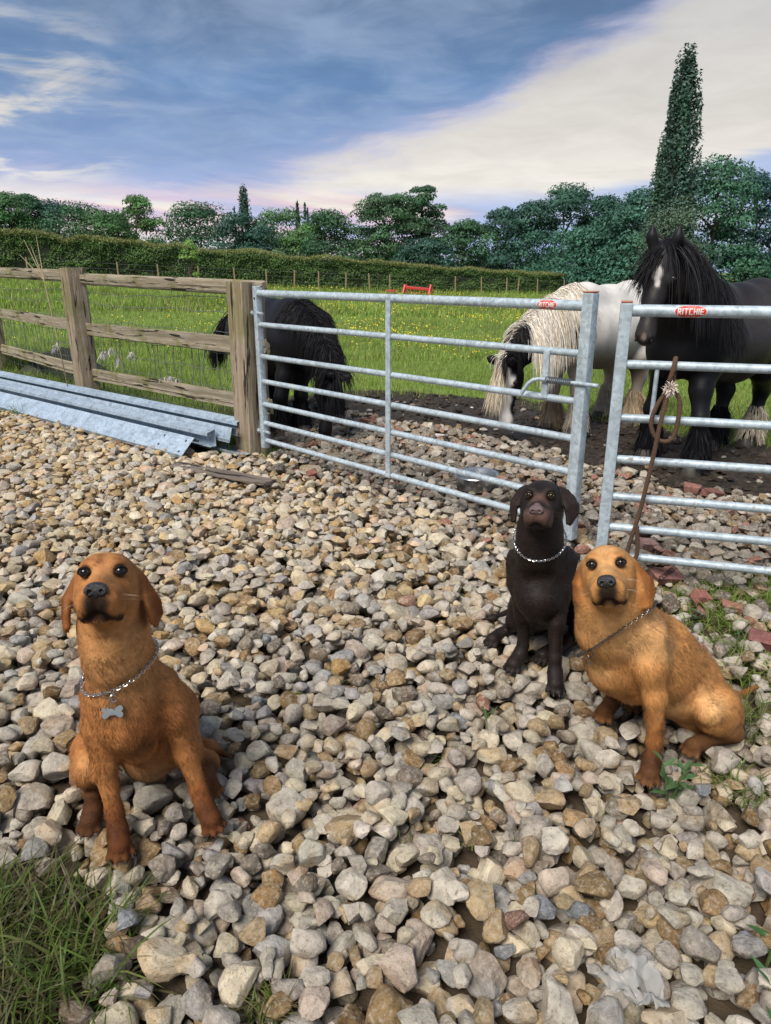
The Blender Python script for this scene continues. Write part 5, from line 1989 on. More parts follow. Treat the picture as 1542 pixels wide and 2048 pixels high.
def sticker(gate, c, ax, nrm, r_tube, w, h):
    """red oval label wrapped on the round top bar with white lettering"""
    ax = np.asarray(ax)
    up = np.array([0, 0, 1.0])
    def wrap(u, v, off):
        ang = v / r_tube
        return c + ax * u + (nrm * math.cos(ang) + up * math.sin(ang)) * (r_tube + off)
    th = np.linspace(0, 2 * np.pi, 40, endpoint=False)

    def disc(name, sw, sh, off, mat, parent):
        V = [wrap(0, 0, off)]
        T = []
        for ring in (0.33, 0.66, 1.0):
            for t in th:
                V.append(wrap(math.cos(t) * sw * ring, math.sin(t) * sh * ring, off))
        n = len(th)
        for i in range(n):
            T.append([0, 1 + i, 1 + (i + 1) % n])
        Q = []
        for k in range(2):
            for i in range(n):
                Q.append([1 + k * n + i, 1 + (k + 1) * n + i, 1 + (k + 1) * n + (i + 1) % n, 1 + k * n + (i + 1) % n])
        return add_obj(name, mesh_np(name, np.array(V), [np.array(T), np.array(Q)], mat, True), parent)
    s = disc('sticker', w / 2, h / 2, 0.0006, M_WHITE, gate)
    disc('red_oval', w / 2 * 0.955, h / 2 * 0.93, 0.0011, M_RED, s)
    # block lettering: strokes on a 4 x 6 grid
    G = {'R': [((0, 0), (0, 6)), ((0, 6), (3, 6)), ((3, 6), (3, 3)), ((3, 3), (0, 3)), ((1.2, 3), (3.4, 0))], 'I': [((0, 0), (0, 6))], 'T': [((0, 6), (4, 6)), ((2, 6), (2, 0))],
         'C': [((3.4, 6), (0, 6)), ((0, 6), (0, 0)), ((0, 0), (3.4, 0))], 'H': [((0, 0), (0, 6)), ((3.4, 0), (3.4, 6)), ((0, 3), (3.4, 3))], 'E': [((0, 0), (0, 6)), ((0, 6), (3.2, 6)), ((0, 3), (2.8, 3)), ((0, 0), (3.2, 0))]}
    wd = {'R': 3.4, 'I': 0.0, 'T': 4, 'C': 3.4, 'H': 3.4, 'E': 3.2}
    text = 'RITCHIE'
    gapw = 2.3
    total = sum(wd[c_] for c_ in text) + gapw * (len(text) - 1)
    sx, sy = w * 0.76 / total, h * 0.36 / 6
    x0 = -w * 0.38
    for ch in text:
        mb = MB()
        for (a, b) in G[ch]:
            a = np.array([x0 + a[0] * sx, (a[1] - 3) * sy])
            b = np.array([x0 + b[0] * sx, (b[1] - 3) * sy])
            t = (b - a) / np.linalg.norm(b - a)
            nn = np.array([-t[1], t[0]]) * 0.0021
            a, b = a - t * 0.0018, b + t * 0.0018
            for k in range(8):
                a1, b1 = a + (b - a) * k / 8, a + (b - a) * (k + 1) / 8
                mb.add([wrap(*(a1 + nn), 0.0018), wrap(*(a1 - nn), 0.0018), wrap(*(b1 - nn), 0.0018), wrap(*(b1 + nn), 0.0018)], Q=[[0, 1, 2, 3]])
        mb.build('letter', M_WHITE, s, smooth=False)
        x0 += (wd[ch] + gapw) * sx
    for dv in (-0.33, 0.34):
        mb = MB()
        for k in range(-3, 4):
            u = k * w * 0.045
            mb.add([wrap(u - 0.0010, dv * h - 0.0026, 0.0018), wrap(u + 0.0010, dv * h - 0.0026, 0.0018), wrap(u + 0.0010, dv * h + 0.0026, 0.0018), wrap(u - 0.0010, dv * h + 0.0026, 0.0018)], Q=[[0, 1, 2, 3]])
        mb.build('small_print', M_WHITE, s, smooth=False)['kind'] = 'stuff'


def build_left_gate():
    P0, P1 = np.array([-0.990, 5.715]), np.array([1.010, 3.645])        # hinge, slam
    d = (P1 - P0) / np.linalg.norm(P1 - P0)
    L = np.linalg.norm(P1 - P0)
    ax = np.array([d[0], d[1], 0])
    nrm = np.array([d[1], -d[0], 0])                                    # towards the camera side
    nrm = nrm if nrm[1] < 0 else -nrm
    root = empty('field_gate', (P0[0], P0[1], 0))
    tag(root, 'long galvanised seven bar gate hung on the timber post with spring bolt', 'gate', 'galvanised steel gates')
    org = np.array([P0[0], P0[1], 0])
    up = np.array([0, 0, 1.0])
    def at(u, z, o=0.0):
        return ax * u + nrm * o + up * z
    for i, z in enumerate(RAIL_Z):
        mb = MB()
        r = 0.0265 if i == 0 else 0.0195
        mb.tube([at(0.02, z), at(L * 0.33, z), at(L * 0.66, z), at(L - 0.02, z)], r, 14, cap=False)
        mb.build('rail', M_GALV, root)
    A = np.array([ax, nrm, up])
    mb = MB()                                                            # hinge stile, flat bar with flange
    mb.box(at(0.0, 0.70, 0.0), np.array([up, ax, nrm]), (0.635, 0.024, 0.026), 0.004)
    st = mb.build('hinge_stile', M_GALV, root)
    mb = MB()
    mb.box(at(L, 0.70, 0.0), np.array([up, ax, nrm]), (0.645, 0.030, 0.030), 0.005)
    mb.build('slam_stile', M_GALV, root)
    mb = MB()
    mb.box(at(L, 1.350, 0.0), np.array([up, ax, nrm]), (0.004, 0.029, 0.029), 0.003)
    mb.build('stile_cap', M_ORANGE_CAP, root)
    mb = MB()
    mb.box(at(L * 0.512, 0.705, 0.024), np.array([up, ax, nrm]), (0.585, 0.020, 0.005), 0.0)
    mb.build('centre_stay', M_GALV, root)
    for z in (1.245, 1.135, 0.205):
        mb = MB()
        if z == 1.245:
            mb.tube([at(0.0, z, 0.027), at(0.0, z, 0.0285)], 0.009, 12)
            mb.build('bolt_hole', M_HOLE, root)
            continue
        mb.tube([at(-0.10, z, 0.015), at(0.09, z, 0.015)], 0.011, 10)
        for u in (-0.055, -0.038, 0.034):
            mb.tube([at(u - 0.007, z, 0.015), at(u + 0.007, z, 0.015)], 0.020, 6)
        mb.box(at(-0.07, z + 0.03, 0.012), A, (0.006, 0.022, 0.050), 0.0)
        mb.build('hinge_bolt', M_GALV, root)
    # spring bolt latch between second and third bar
    lat = at(L - 0.16, 0.9285, 0.0)
    mb = MB()
    mb.box(at(L - 0.215, 0.9285, 0.022), np.array([up, ax, nrm]), (0.122, 0.018, 0.004), 0.0)
    lt = mb.build('latch_plate', M_GALV, root)
    mb = MB()
    zb = 0.905
    mb.tube([at(L - 0.33, zb - 0.085, 0.065), at(L - 0.295, zb - 0.03, 0.062), at(L - 0.27, zb - 0.006, 0.05), at(L - 0.24, zb, 0.04), at(L - 0.10, zb, 0.036), at(L + 0.105, zb, 0.034)], 0.0105, 10)
    mb.build('latch_bolt', M_GALV, lt)
    t = np.linspace(0, 1, 150)
    hel = np.array([at(L - 0.195 + 0.155 * q, zb + 0.0165 * math.sin(q * 2 * math.pi * 13), 0.036 + 0.0165 * math.cos(q * 2 * math.pi * 13)) for q in t])
    mb = MB()
    mb.tube(hel, 0.0028, 5)
    mb.build('latch_spring', M_SPRING, lt)
    sticker(root, at(L - 0.235, RAIL_Z[0]), ax, nrm, 0.0265, 0.120, 0.056)
    return root


def build_right_gate():
    P0 = np.array([1.060, 3.246])
    d = np.array([0.957, -0.290])
    d /= np.linalg.norm(d)
    L = 2.9
    ax = np.array([d[0], d[1], 0])
    nrm = np.array([d[1], -d[0], 0])
    nrm = nrm if nrm[1] < 0 else -nrm
    up = np.array([0, 0, 1.0])
    root = empty('field_gate', (P0[0], P0[1], 0))
    tag(root, 'galvanised gate with a brown rope looped over its second bar', 'gate', 'galvanised steel gates')
    def at(u, z, o=0.0):
        return ax * u + nrm * o + up * z
    for i, z in enumerate(RAIL_Z):
        mb = MB()
        r = 0.0265 if i == 0 else 0.0195
        mb.tube([at(0.02, z), at(L * 0.33, z), at(L * 0.66, z), at(L - 0.02, z)], r, 14, cap=False)
        mb.build('rail', M_GALV, root)
    A = np.array([ax, nrm, up])
    for u, nm in ((0.0, 'slam_stile'), (L, 'hinge_stile')):
        mb = MB()
        mb.box(at(u, 0.69, 0.0), np.array([up, ax, nrm]), (0.625, 0.026, 0.030), 0.005)
        mb.build(nm, M_GALV, root)
    mb = MB()
    mb.box(at(0, 1.3195, 0.0), np.array([up, ax, nrm]), (0.004, 0.025, 0.029), 0.003)
    mb.build('stile_cap', M_ORANGE_CAP, root)
    mb = MB()
    mb.tube([at(0.158, RAIL_Z[1] - 0.010, 0.0), at(0.158, RAIL_Z[2] + 0.012, 0.0)], 0.010, 10)
    mb.build('lower_stay', M_GALV, root)
    mb = MB()
    mb.box(at(L * 0.5, 0.705, 0.024), np.array([up, ax, nrm]), (0.585, 0.020, 0.005), 0.0)
    mb.build('centre_stay', M_GALV, root)
    sticker(root, at(0.262, RAIL_Z[0]), ax, nrm, 0.0265, 0.132, 0.060)
    # rope looped over the second bar
    rp = empty('lead_rope', (P0[0], P0[1], 0))
    tag(rp, 'brown rope with frayed white knot hanging from the second gate bar', 'rope')

    def smooth(pts, n=12):
        pts = np.array(pts, float)
        out = []
        for i in range(len(pts) - 1):
            p0, p1, p2, p3 = pts[max(i - 1, 0)], pts[i], pts[i + 1], pts[min(i + 2, len(pts) - 1)]
            for t in np.linspace(0, 1, n, endpoint=False):
                out.append(0.5 * ((2 * p1) + (-p0 + p2) * t + (2 * p0 - 5 * p1 + 4 * p2 - p3) * t * t + (-p0 + 3 * p1 - 3 * p2 + p3) * t ** 3))
        out.append(pts[-1])
        return np.array(out)
    z2 = RAIL_Z[1]
    u0 = 0.222
    loop = [at(u0 - 0.01, z2 - 0.06, 0.032), at(u0, z2 - 0.01, 0.034), at(u0 + 0.004, z2 + 0.026, 0.018), at(u0 + 0.008, z2 + 0.030, -0.012), at(u0 + 0.01, z2, -0.030), at(u0 + 0.008, z2 - 0.06, -0.004), at(u0 + 0.002, z2 - 0.105, 0.030)]
    mb = MB()
    mb.tube(smooth(loop), 0.0105, 9)
    mb.build('bar_loop', M_ROPE, rp)
    lp = [at(u0, z2 - 0.10, 0.034), at(u0 + 0.040, z2 - 0.14, 0.040), at(u0 + 0.045, z2 - 0.24, 0.046), at(u0 + 0.030, z2 - 0.315, 0.050), at(u0 - 0.012, z2 - 0.330, 0.050), at(u0 - 0.050, z2 - 0.30, 0.048), at(u0 - 0.066, z2 - 0.24, 0.046), at(u0 - 0.045, z2 - 0.16, 0.042), at(u0 - 0.008, z2 - 0.10, 0.036)]
    mb = MB()
    mb.tube(smooth(lp), 0.0098, 9)
    mb.build('hanging_loop', M_ROPE, rp)
    tl = [at(u0 - 0.008, z2 - 0.10, 0.046), at(u0 - 0.028, z2 - 0.25, 0.062), at(u0 - 0.040, z2 - 0.40, 0.062), at(u0 - 0.060, z2 - 0.60, 0.060), at(u0 - 0.076, z2 - 0.72, 0.056), at(u0 - 0.098, z2 - 0.84, 0.055), at(u0 - 0.100, z2 - 0.892, 0.055),
          at(u0 - 0.082, z2 - 0.912, 0.056), at(u0 - 0.060, z2 - 0.895, 0.057), at(u0 - 0.060, z2 - 0.84, 0.058), at(u0 - 0.074, z2 - 0.74, 0.062)]
    mb = MB()
    mb.tube(smooth(tl), 0.0098, 9)
    mb.build('tail_end', M_ROPE, rp)
    rng = np.random.default_rng(3)
    n = 240
    c = at(u0 - 0.004, z2 - 0.095, 0.048)
    dr = rng.normal(size=(n, 3))
    r0 = c + dr / np.linalg.norm(dr, axis=1)[:, None] * np.array([0.014, 0.010, 0.016])
    V, F, Cc, _ = ribbons(r0, dr + np.array([0, -0.2, -0.3]), rng.uniform(0.012, 0.034, n), 0.006, rng, np.repeat([[0.68, 0.58, 0.50]], n, 0), 0.2, 3, 0.3)
    add_obj('frayed_knot', mesh_np('frayed_knot', V, F, M_FRAY, True), rp)['kind'] = 'stuff'
    return root


def rough_beam(name, p0, p1, w, h, mat, parent, seed, up=(0, 0, 1), nseg=14, jit=0.006, taper=0.0, split=0.0):
    """sawn timber with uneven faces; lives in its own frame so that the grain runs along it"""
    p0, p1 = np.asarray(p0, float), np.asarray(p1, float)
    A = frame(p1 - p0, up)
    L = np.linalg.norm(p1 - p0)
    rng = np.random.default_rng(seed)
    prof = []
    m = 6
    for (a, b) in (((-1, -1), (1, -1)), ((1, -1), (1, 1)), ((1, 1), (-1, 1)), ((-1, 1), (-1, -1))):
        for t in np.linspace(0, 1, m, endpoint=False):
            y, z = a[0] + (b[0] - a[0]) * t, a[1] + (b[1] - a[1]) * t
            f = 0.93 if t == 0 else 1.0
            prof.append((y * w / 2 * f, z * h / 2 * f))
    prof = np.array(prof)
    n = len(prof)
    V = []
    col_off = rng.normal(0, jit, n)
    for k in range(nseg + 1):
        x = L * k / nseg
        s = 1 - taper * k / nseg
        wob = rng.normal(0, jit * 0.35, (n, 2))
        rr = prof * s * (1 + col_off[:, None] / (w / 2)) + wob
        dx = rng.normal(0, jit * 0.4, n) if k in (0, nseg) else 0
        V.append(np.stack([np.full(n, x) + dx, rr[:, 0], rr[:, 1]], 1))
    V = np.concatenate(V)
    Q = [[k * n + i, k * n + (i + 1) % n, (k + 1) * n + (i + 1) % n, (k + 1) * n + i] for k in range(nseg) for i in range(n)]
    c0, c1 = len(V), len(V) + 1
    V = np.vstack([V, [[0, 0, 0]], [[L, 0, 0]]])
    T = [[c0, (i + 1) % n, i] for i in range(n)] + [[c1, nseg * n + i, nseg * n + (i + 1) % n] for i in range(n)]
    o = add_obj(name, mesh_np(name, V, [np.array(T), np.array(Q)], mat, True, sharp=math.radians(35)), None)
    Mx = Matrix([[A[0][0], A[1][0], A[2][0], p0[0]], [A[0][1], A[1][1], A[2][1], p0[1]], [A[0][2], A[1][2], A[2][2], p0[2]], [0, 0, 0, 1]])
    if parent is not None:
        o.parent = parent
        o.matrix_local = Matrix.Translation(-Vector(parent.location)) @ Mx
    else:
        o.matrix_world = Mx
    return o


M_POSTX = wood_mat('weathered_post_grain', (0.42, 0.35, 0.26), (0.23, 0.175, 0.12), 0.5, axis=0, scale=0.8)
FL_D = np.array([-0.693, 0.721])
GP = np.array([-1.115, 5.845])


def on_line(s, off=0.0):
    n = np.array([FL_D[1], -FL_D[0]])          # field side offset
    return GP + FL_D * s + n * off


def build_fence():
    up_dir = (0.72, 0.69, 0)
    o = rough_beam('gate_post', (GP[0], GP[1], -0.25), (GP[0] + 0.01, GP[1], 1.365), 0.235, 0.215, M_POSTX, None, 11, up=up_dir, nseg=22, jit=0.005)
    tag(o, 'thick weathered timber post with dark splits that carries the gate hinges', 'gate post')
    KEEP_CLEAR.append((GP[0], GP[1], 0.16, -0.05))
    mb = MB()
    c = np.array([-1.07, 5.69, 0.165])
    root = empty('post_and_rail_fence', (*on_line(3.38), 0))
    tag(root, 'weathered post and rail fence with wire netting running behind the stacked steel', 'fence')
    lp = on_line(3.38)
    rough_beam('post', (lp[0], lp[1], -0.25), (lp[0], lp[1], 1.475), 0.235, 0.215, M_POSTX, root, 12, up=up_dir, nseg=22, jit=0.006)
    lp2 = on_line(6.6)
    rough_beam('post', (lp2[0], lp2[1], -0.25), (lp2[0], lp2[1], 1.50), 0.22, 0.21, M_POSTX, root, 13, up=up_dir, nseg=18, jit=0.006)
    k = 20
    for (za, zb, h) in ((1.318, 1.365, 0.105), (0.865, 0.822, 0.115), (0.405, 0.310, 0.115)):
        a, b = on_line(-0.22, 0.045), on_line(3.40, 0.045)
        rough_beam('rail', (*a, za), (*b, zb), 0.045, h, M_RAIL, root, k, nseg=18, jit=0.0035)
        k += 1
        a, b = on_line(3.36, 0.045), on_line(6.7, 0.045)
        rough_beam('rail', (*a, zb + 0.02), (*b, zb + 0.06), 0.045, h, M_RAIL, root, k, nseg=18, jit=0.0035)
        k += 1
    org = np.array([lp[0], lp[1], 0])
    mb = MB()
    rng = np.random.default_rng(5)
    for z in (0.20, 0.32, 0.45, 0.60, 0.76, 0.93, 1.10, 1.22):
        pts = []
        for s in np.linspace(0.0, 6.6, 34):
            p = on_line(s, 0.085)
            pts.append([p[0], p[1], z + rng.normal(0, 0.008) + 0.012 * math.sin(s * 2)])
        mb.tube(np.array(pts) - org, 0.0022 if z < 1.0 else 0.003, 4, cap=False)
    for s in np.arange(0.15, 6.6, 0.155):
        p = on_line(s, 0.085)
        b = rng.normal(0, 0.02, 3)
        mb.tube(np.array([[p[0], p[1], 0.15], [p[0] + b[0], p[1] + b[0], 0.35], [p[0] + b[1], p[1] + b[1], 0.6], [p[0], p[1], 0.93]]) - org, 0.0035, 4, cap=False)
    mb.build('wire_netting', M_WIRE, root)
    # wool caught on the wire
    for i in range(16):
        s = rng.uniform(1.2, 4.6)
        p = on_line(s, 0.08)
        z = rng.uniform(0.35, 0.72)
        n = 46
        c = np.array([p[0], p[1], z])
        r0 = c + rng.normal(0, 0.008, (n, 3))
        V, F, Cc, _ = ribbons(r0, rng.normal(0, 0.5, (n, 3)) + np.array([0, 0, -0.9]), rng.uniform(0.03, 0.12, n), 0.006, rng, np.repeat([[0.6, 0.57, 0.53]], n, 0), 0.3, 4, 0.25)
        add_obj('wool_tuft', mesh_np('wool_tuft', V - org, F, M_WOOL, True), root)


def purlin(label, e, d, L, prof, roll, holes=(), z0=0.0):
    """cold rolled steel section: prof = open outline in (across, up); e = end point on the ground, d = direction away from it"""
    A = frame(np.array([d[0], d[1], d[2] if len(d) > 2 else 0.0]))
    th = 0.004
    prof = np.array(prof, float)
    c, s = math.cos(roll), math.sin(roll)
    prof = prof @ np.array([[c, s], [-s, c]])
    prof[:, 1] -= prof[:, 1].min() - z0
    prof[:, 0] *= -1
    t = np.gradient(prof, axis=0)
    t /= np.linalg.norm(t, axis=1)[:, None]
    nr = np.stack([-t[:, 1], t[:, 0]], 1)
    out = np.vstack([prof + nr * th / 2, (prof - nr * th / 2)[::-1]])
    n = len(out)
    V = np.concatenate([np.stack([np.full(n, x), out[:, 0], out[:, 1]], 1) for x in (0.0, L * 0.5, L)])
    Q = [[k * n + i, k * n + (i + 1) % n, (k + 1) * n + (i + 1) % n, (k + 1) * n + i] for k in range(2) for i in range(n)]
    h = n // 2
    Q += [[i, n - 1 - i, n - 2 - i, i + 1] for i in range(h - 1)]
    Vw = V @ A + np.array(e)
    root = empty('steel_purlin', (float(e[0]), float(e[1]), 0))
    tag(root, label, 'steel beam', 'galvanised steel lengths stacked by the fence')
    org = np.array(root.location)
    add_obj('section', mesh_np('section', Vw - org, [np.array(Q)], M_PURLIN, True, sharp=math.radians(25)), root)
    for (x, i, f) in holes:
        a, b = prof[i], prof[i + 1]
        p2 = a + (b - a) * f
        nn = np.array([-(b - a)[1], (b - a)[0]])
        nn /= np.linalg.norm(nn)
        nn = nn if nn[1] > 0 else -nn
        cen = np.array([x, p2[0] + nn[0] * 0.0027, p2[1] + nn[1] * 0.0027])
        tt = (b - a) / np.linalg.norm(b - a)
        a_ = np.linspace(0, 2 * np.pi, 14, endpoint=False)
        ring = np.stack([cen[0] + np.cos(a_) * 0.011, cen[1] + np.sin(a_) * 0.011 * tt[0], cen[2] + np.sin(a_) * 0.011 * tt[1]], 1)
        add_obj('bolt_hole', mesh_np('bolt_hole', np.vstack([ring, [cen]]) @ A + np.array(e) - org, [np.array([[14, i2, (i2 + 1) % 14] for i2 in range(14)])], M_HOLE, False), root)


def build_steel():
    d = np.array([-0.767, 0.642])
    n = np.array([0.642, 0.767])
    e0 = np.array([-1.66, 5.58])
    Z = [(-0.03, 0.0), (0.0, 0.012), (0.185, 0.10), (0.225, 0.085), (0.235, 0.055)]
    zed = [(0.0, 0.02), (0.008, 0.0), (0.205, 0.058), (0.222, 0.135), (0.245, 0.13)]
    labels = ['nearest galvanised steel length with round bolt holes in its end',
              'galvanised steel length lying second from the gravel in the stack',
              'galvanised steel length third from the gravel, partly nested in its neighbours',
              'galvanised steel length at the back of the stack beside the fence grass',
              'short projecting galvanised steel length under the stack, nearest the gate post']
    def E(u, v, z):
        p = e0 + d * u + n * v
        return (p[0], p[1], z)
    cprof = [(0.0, 0.0), (0.012, -0.004), (0.20, 0.085), (0.206, 0.098), (0.150, 0.155), (0.138, 0.150)]
    # wide face tilted to the camera
    purlin(labels[0], E(0.0, 0.0, 0.0), (d[0], d[1], 0.0), 5.4, [(-0.012, 0.030), (0.0, 0.0), (0.150, 0.140), (0.200, 0.110), (0.197, 0.09)], 0.0,
           holes=[(0.07, 1, 0.25), (0.07, 1, 0.78), (0.38, 1, 0.35), (0.38, 1, 0.80)], z0=0.012)
    chan = [(0.0, 0.095), (0.0, 0.120), (0.080, 0.140), (0.080, 0.0), (0.02, 0.0)]
    purlin(labels[1], E(-0.10, 0.205, 0.0), (d[0], d[1], 0.0), 5.5, chan, 0.0, z0=0.075)
    purlin(labels[2], E(-0.24, 0.315, 0.0), (d[0], d[1], 0.0), 5.5, [(-0.008, 0.03), (0.0, 0.0), (0.035, 0.120), (0.080, 0.105), (0.08, 0.05)], 0.0, z0=0.115)
    purlin(labels[3], E(-0.22, 0.420, 0.0), (d[0], d[1], 0.0), 5.5, chan, 0.0, z0=0.145)
    purlin(labels[4], E(-0.34, 0.33, 0.0), (d[0], d[1], 0.0), 4.0, [(0.0, 0.03), (0.01, 0.0), (0.16, 0.006), (0.17, 0.03)], 0.0, z0=0.012)


def build_timber():
    a, b = atZ(352, 930, 0.03), atZ(540, 966, 0.045)
    o = rough_beam('plank', a, b, 0.135, 0.026, M_PLANK, None, 31, nseg=20, jit=0.004)
    tag(o, 'weathered grey board lying flat on the gravel before the gate post', 'plank')
# ------------------------------------------------------------------ hedge, trees, meadow, weeds
def leaf_quads(P, N, size, rng, cols, aspect=0.62, droop=0.0):
    """one diamond-ish leaf face per point, facing roughly along N"""
    n = len(P)
    N = N / (np.linalg.norm(N, axis=1)[:, None] + 1e-9)
    r = rng.normal(size=(n, 3))
    u = np.cross(N, r)
    u /= np.linalg.norm(u, axis=1)[:, None] + 1e-9
    v = np.cross(N, u)
    s = np.broadcast_to(size, n)[:, None]
    V = np.stack([P - u * s * 0.5, P + v * s * 0.5 * aspect, P + u * s * 0.5, P - v * s * 0.5 * aspect], 1)
    Q = np.arange(n * 4).reshape(n, 4)
    return V.reshape(-1, 3), Q, np.repeat(cols, 4, 0)


def leaf_obj(name, P, N, size, rng, cols, parent, org, mat=None, aspect=0.62):
    V, Q, C = leaf_quads(P, N, size * 1.25, rng, cols, aspect)
    V = V.reshape(-1, 4, 3)
    V[:, 3] = V[:, 3] * 0.55 + V[:, 0] * 0.45
    keep = np.array([0, 1, 2])
    V[:, 0] = V[:, 3]
    V = V[:, keep].reshape(-1, 3)
    C = C.reshape(-1, 4, 3)[:, keep].reshape(-1, 3)
    Q = np.arange(len(V)).reshape(-1, 3)
    return add_obj(name, mesh_np(name, V - org, [Q], mat or M_LEAF, False, cols=C), parent)


def sph(n, rng):
    d = rng.normal(size=(n, 3))
    return d / np.linalg.norm(d, axis=1)[:, None]


def tree(name, label, px, top, wid, D, seed, col=(0.040, 0.078, 0.034), n=12500, lobes=40, low=None, kind='round', leaf=0.30, group='trees along the far edge of the field', limbs=7, squash=0.75, gap=0.0, skirt=16):
    rng = np.random.default_rng(seed)
    t = atY(px, top, D)
    X = t[0]
    zg = float(field_z(np.array([X]), np.array([D]))[0]) - 0.3
    zt = t[2]
    rx = wid / 2 / FPX * D * (1.30 if kind == 'round' and skirt and gap == 0 else 1.0)
    H = zt - zg
    root = empty(name, (X, D, zg))
    tag(root, label, 'tree', group)
    org = np.array([X, D, zg])
    if kind == 'poplar':
        cz, rz = zg + H * 0.53, H * 0.47
    else:
        lowz = zg + H * (0.02 if low is None else low)
        cz, rz = (zt + lowz) / 2, (zt - lowz) / 2
    C0 = np.array([X, D, cz])
    PP, NN, CC = [], [], []
    cen = []
    for k in range(lobes):
        if kind == 'poplar':
            f = rng.uniform(-0.98, 0.93)
            env = rx * (1 - 0.55 * max(f - 0.25, 0) / 0.75) * rng.uniform(0.8, 1.2) * math.sqrt(max(1 - abs(f) ** 5, 0.04)) * (0.80 if f > 0 else 1.0)
            a = rng.uniform(0, 2 * np.pi)
            rr = env * math.sqrt(rng.uniform(0.05, 0.95)) * 0.78
            c = C0 + np.array([math.cos(a) * rr, math.sin(a) * rr, f * rz])
            rad = np.array([0.17, 0.17, min(1.25, 0.20 * H / rx)]) * rx * rng.uniform(0.7, 1.25)
            c[2] = min(c[2], zt - rad[2] * rng.uniform(0.9, 1.2))
        else:
            f = rng.random() ** 0.85
            prof = math.sqrt(max(1 - (max(f - 0.42, 0) / 0.58) ** 2, 0.02)) if gap == 0 else math.sqrt(max(1 - ((f - 0.5) / 0.52) ** 2, 0.02))
            a = rng.uniform(0, 2 * np.pi)
            rr = rx * prof * math.sqrt(rng.uniform(0.12, 1.0)) * 0.80
            c = np.array([X + math.cos(a) * rr, D + math.sin(a) * rr, lowz + (zt - lowz) * f * 0.94])
            s = rx * (rng.uniform(0.28, 0.46) if gap == 0 else rng.uniform(0.22, 0.36))
            rad = np.array([s, s, s * squash])
            # stay inside the crown's top line
            c[2] = min(c[2], zt - rad[2] * 0.9)
        cen.append((c, rad))
    if kind != 'poplar' and skirt:
        for k in range(skirt):
            a = rng.uniform(0, 2 * np.pi)
            rr = rx * math.sqrt(rng.uniform(0.1, 1.0)) * 1.15
            s = rx * rng.uniform(0.30, 0.46)
            cen.append((np.array([X + math.cos(a) * rr, D + math.sin(a) * rr, zg + H * rng.uniform(0.0, 0.36)]), np.array([s, s, s * 0.8])))
    lobes = len(cen)
    m = n // lobes
    for c, rad in cen:
        d = sph(m, rng)
        if kind != 'poplar':
            d[:, 2] = np.where(d[:, 2] < -0.35, -d[:, 2] * 0.4, d[:, 2])
        r = rng.uniform(0.72, 1.06, (m, 1))
        q = c + d * rad * r
        sh = rng.uniform(0.72, 1.30)
        PP.append(q)
        NN.append(d + rng.normal(0, 0.45, (m, 3)) + np.array([0, 0, 0.25]))
        base = np.array(col) * np.array([1.85, 2.15, 2.1]) * sh * (1 + rng.normal(0, 0.05, 3))
        CC.append(base * rng.uniform(0.68, 1.32, (m, 1)))
    leaf_obj('crown', np.concatenate(PP), np.concatenate(NN), leaf * rng.uniform(0.7, 1.3, m * lobes), rng, np.clip(np.concatenate(CC), 0.004, 0.5), root, org)
    mb = MB()
    tr = max(0.13, 0.045 * H * 0.5) if kind != 'poplar' else 0.16
    wob = 0.2 if kind == 'poplar' else 1.0
    ztop = cz + rz * (0.5 if kind == 'poplar' else 0.25)
    mb.tube(np.array([[0, 0, -0.5], [0.05, 0, H * 0.15], [rng.normal(0, 0.15) * wob, rng.normal(0, 0.15) * wob, (ztop - zg) * 0.6], [rng.normal(0, 0.2) * wob, 0, ztop - zg]]), [tr * 1.25, tr, tr * 0.75, tr * 0.25], 8)
    idx = rng.permutation(lobes)[:limbs]
    for k in idx:
        c, rad = cen[k]
        q = c - org
        z0 = max(min(q[2] - 0.25 * H * rng.uniform(0.5, 1.2), ztop - zg), H * 0.12)
        mb.tube(np.array([[0, 0, z0], [q[0] * 0.45, q[1] * 0.45, z0 + (q[2] - z0) * 0.62], [q[0], q[1], q[2]]]), [tr * 0.55, tr * 0.34, tr * 0.12], 6)
    mb.build('trunk', M_BARK, root)
    return root


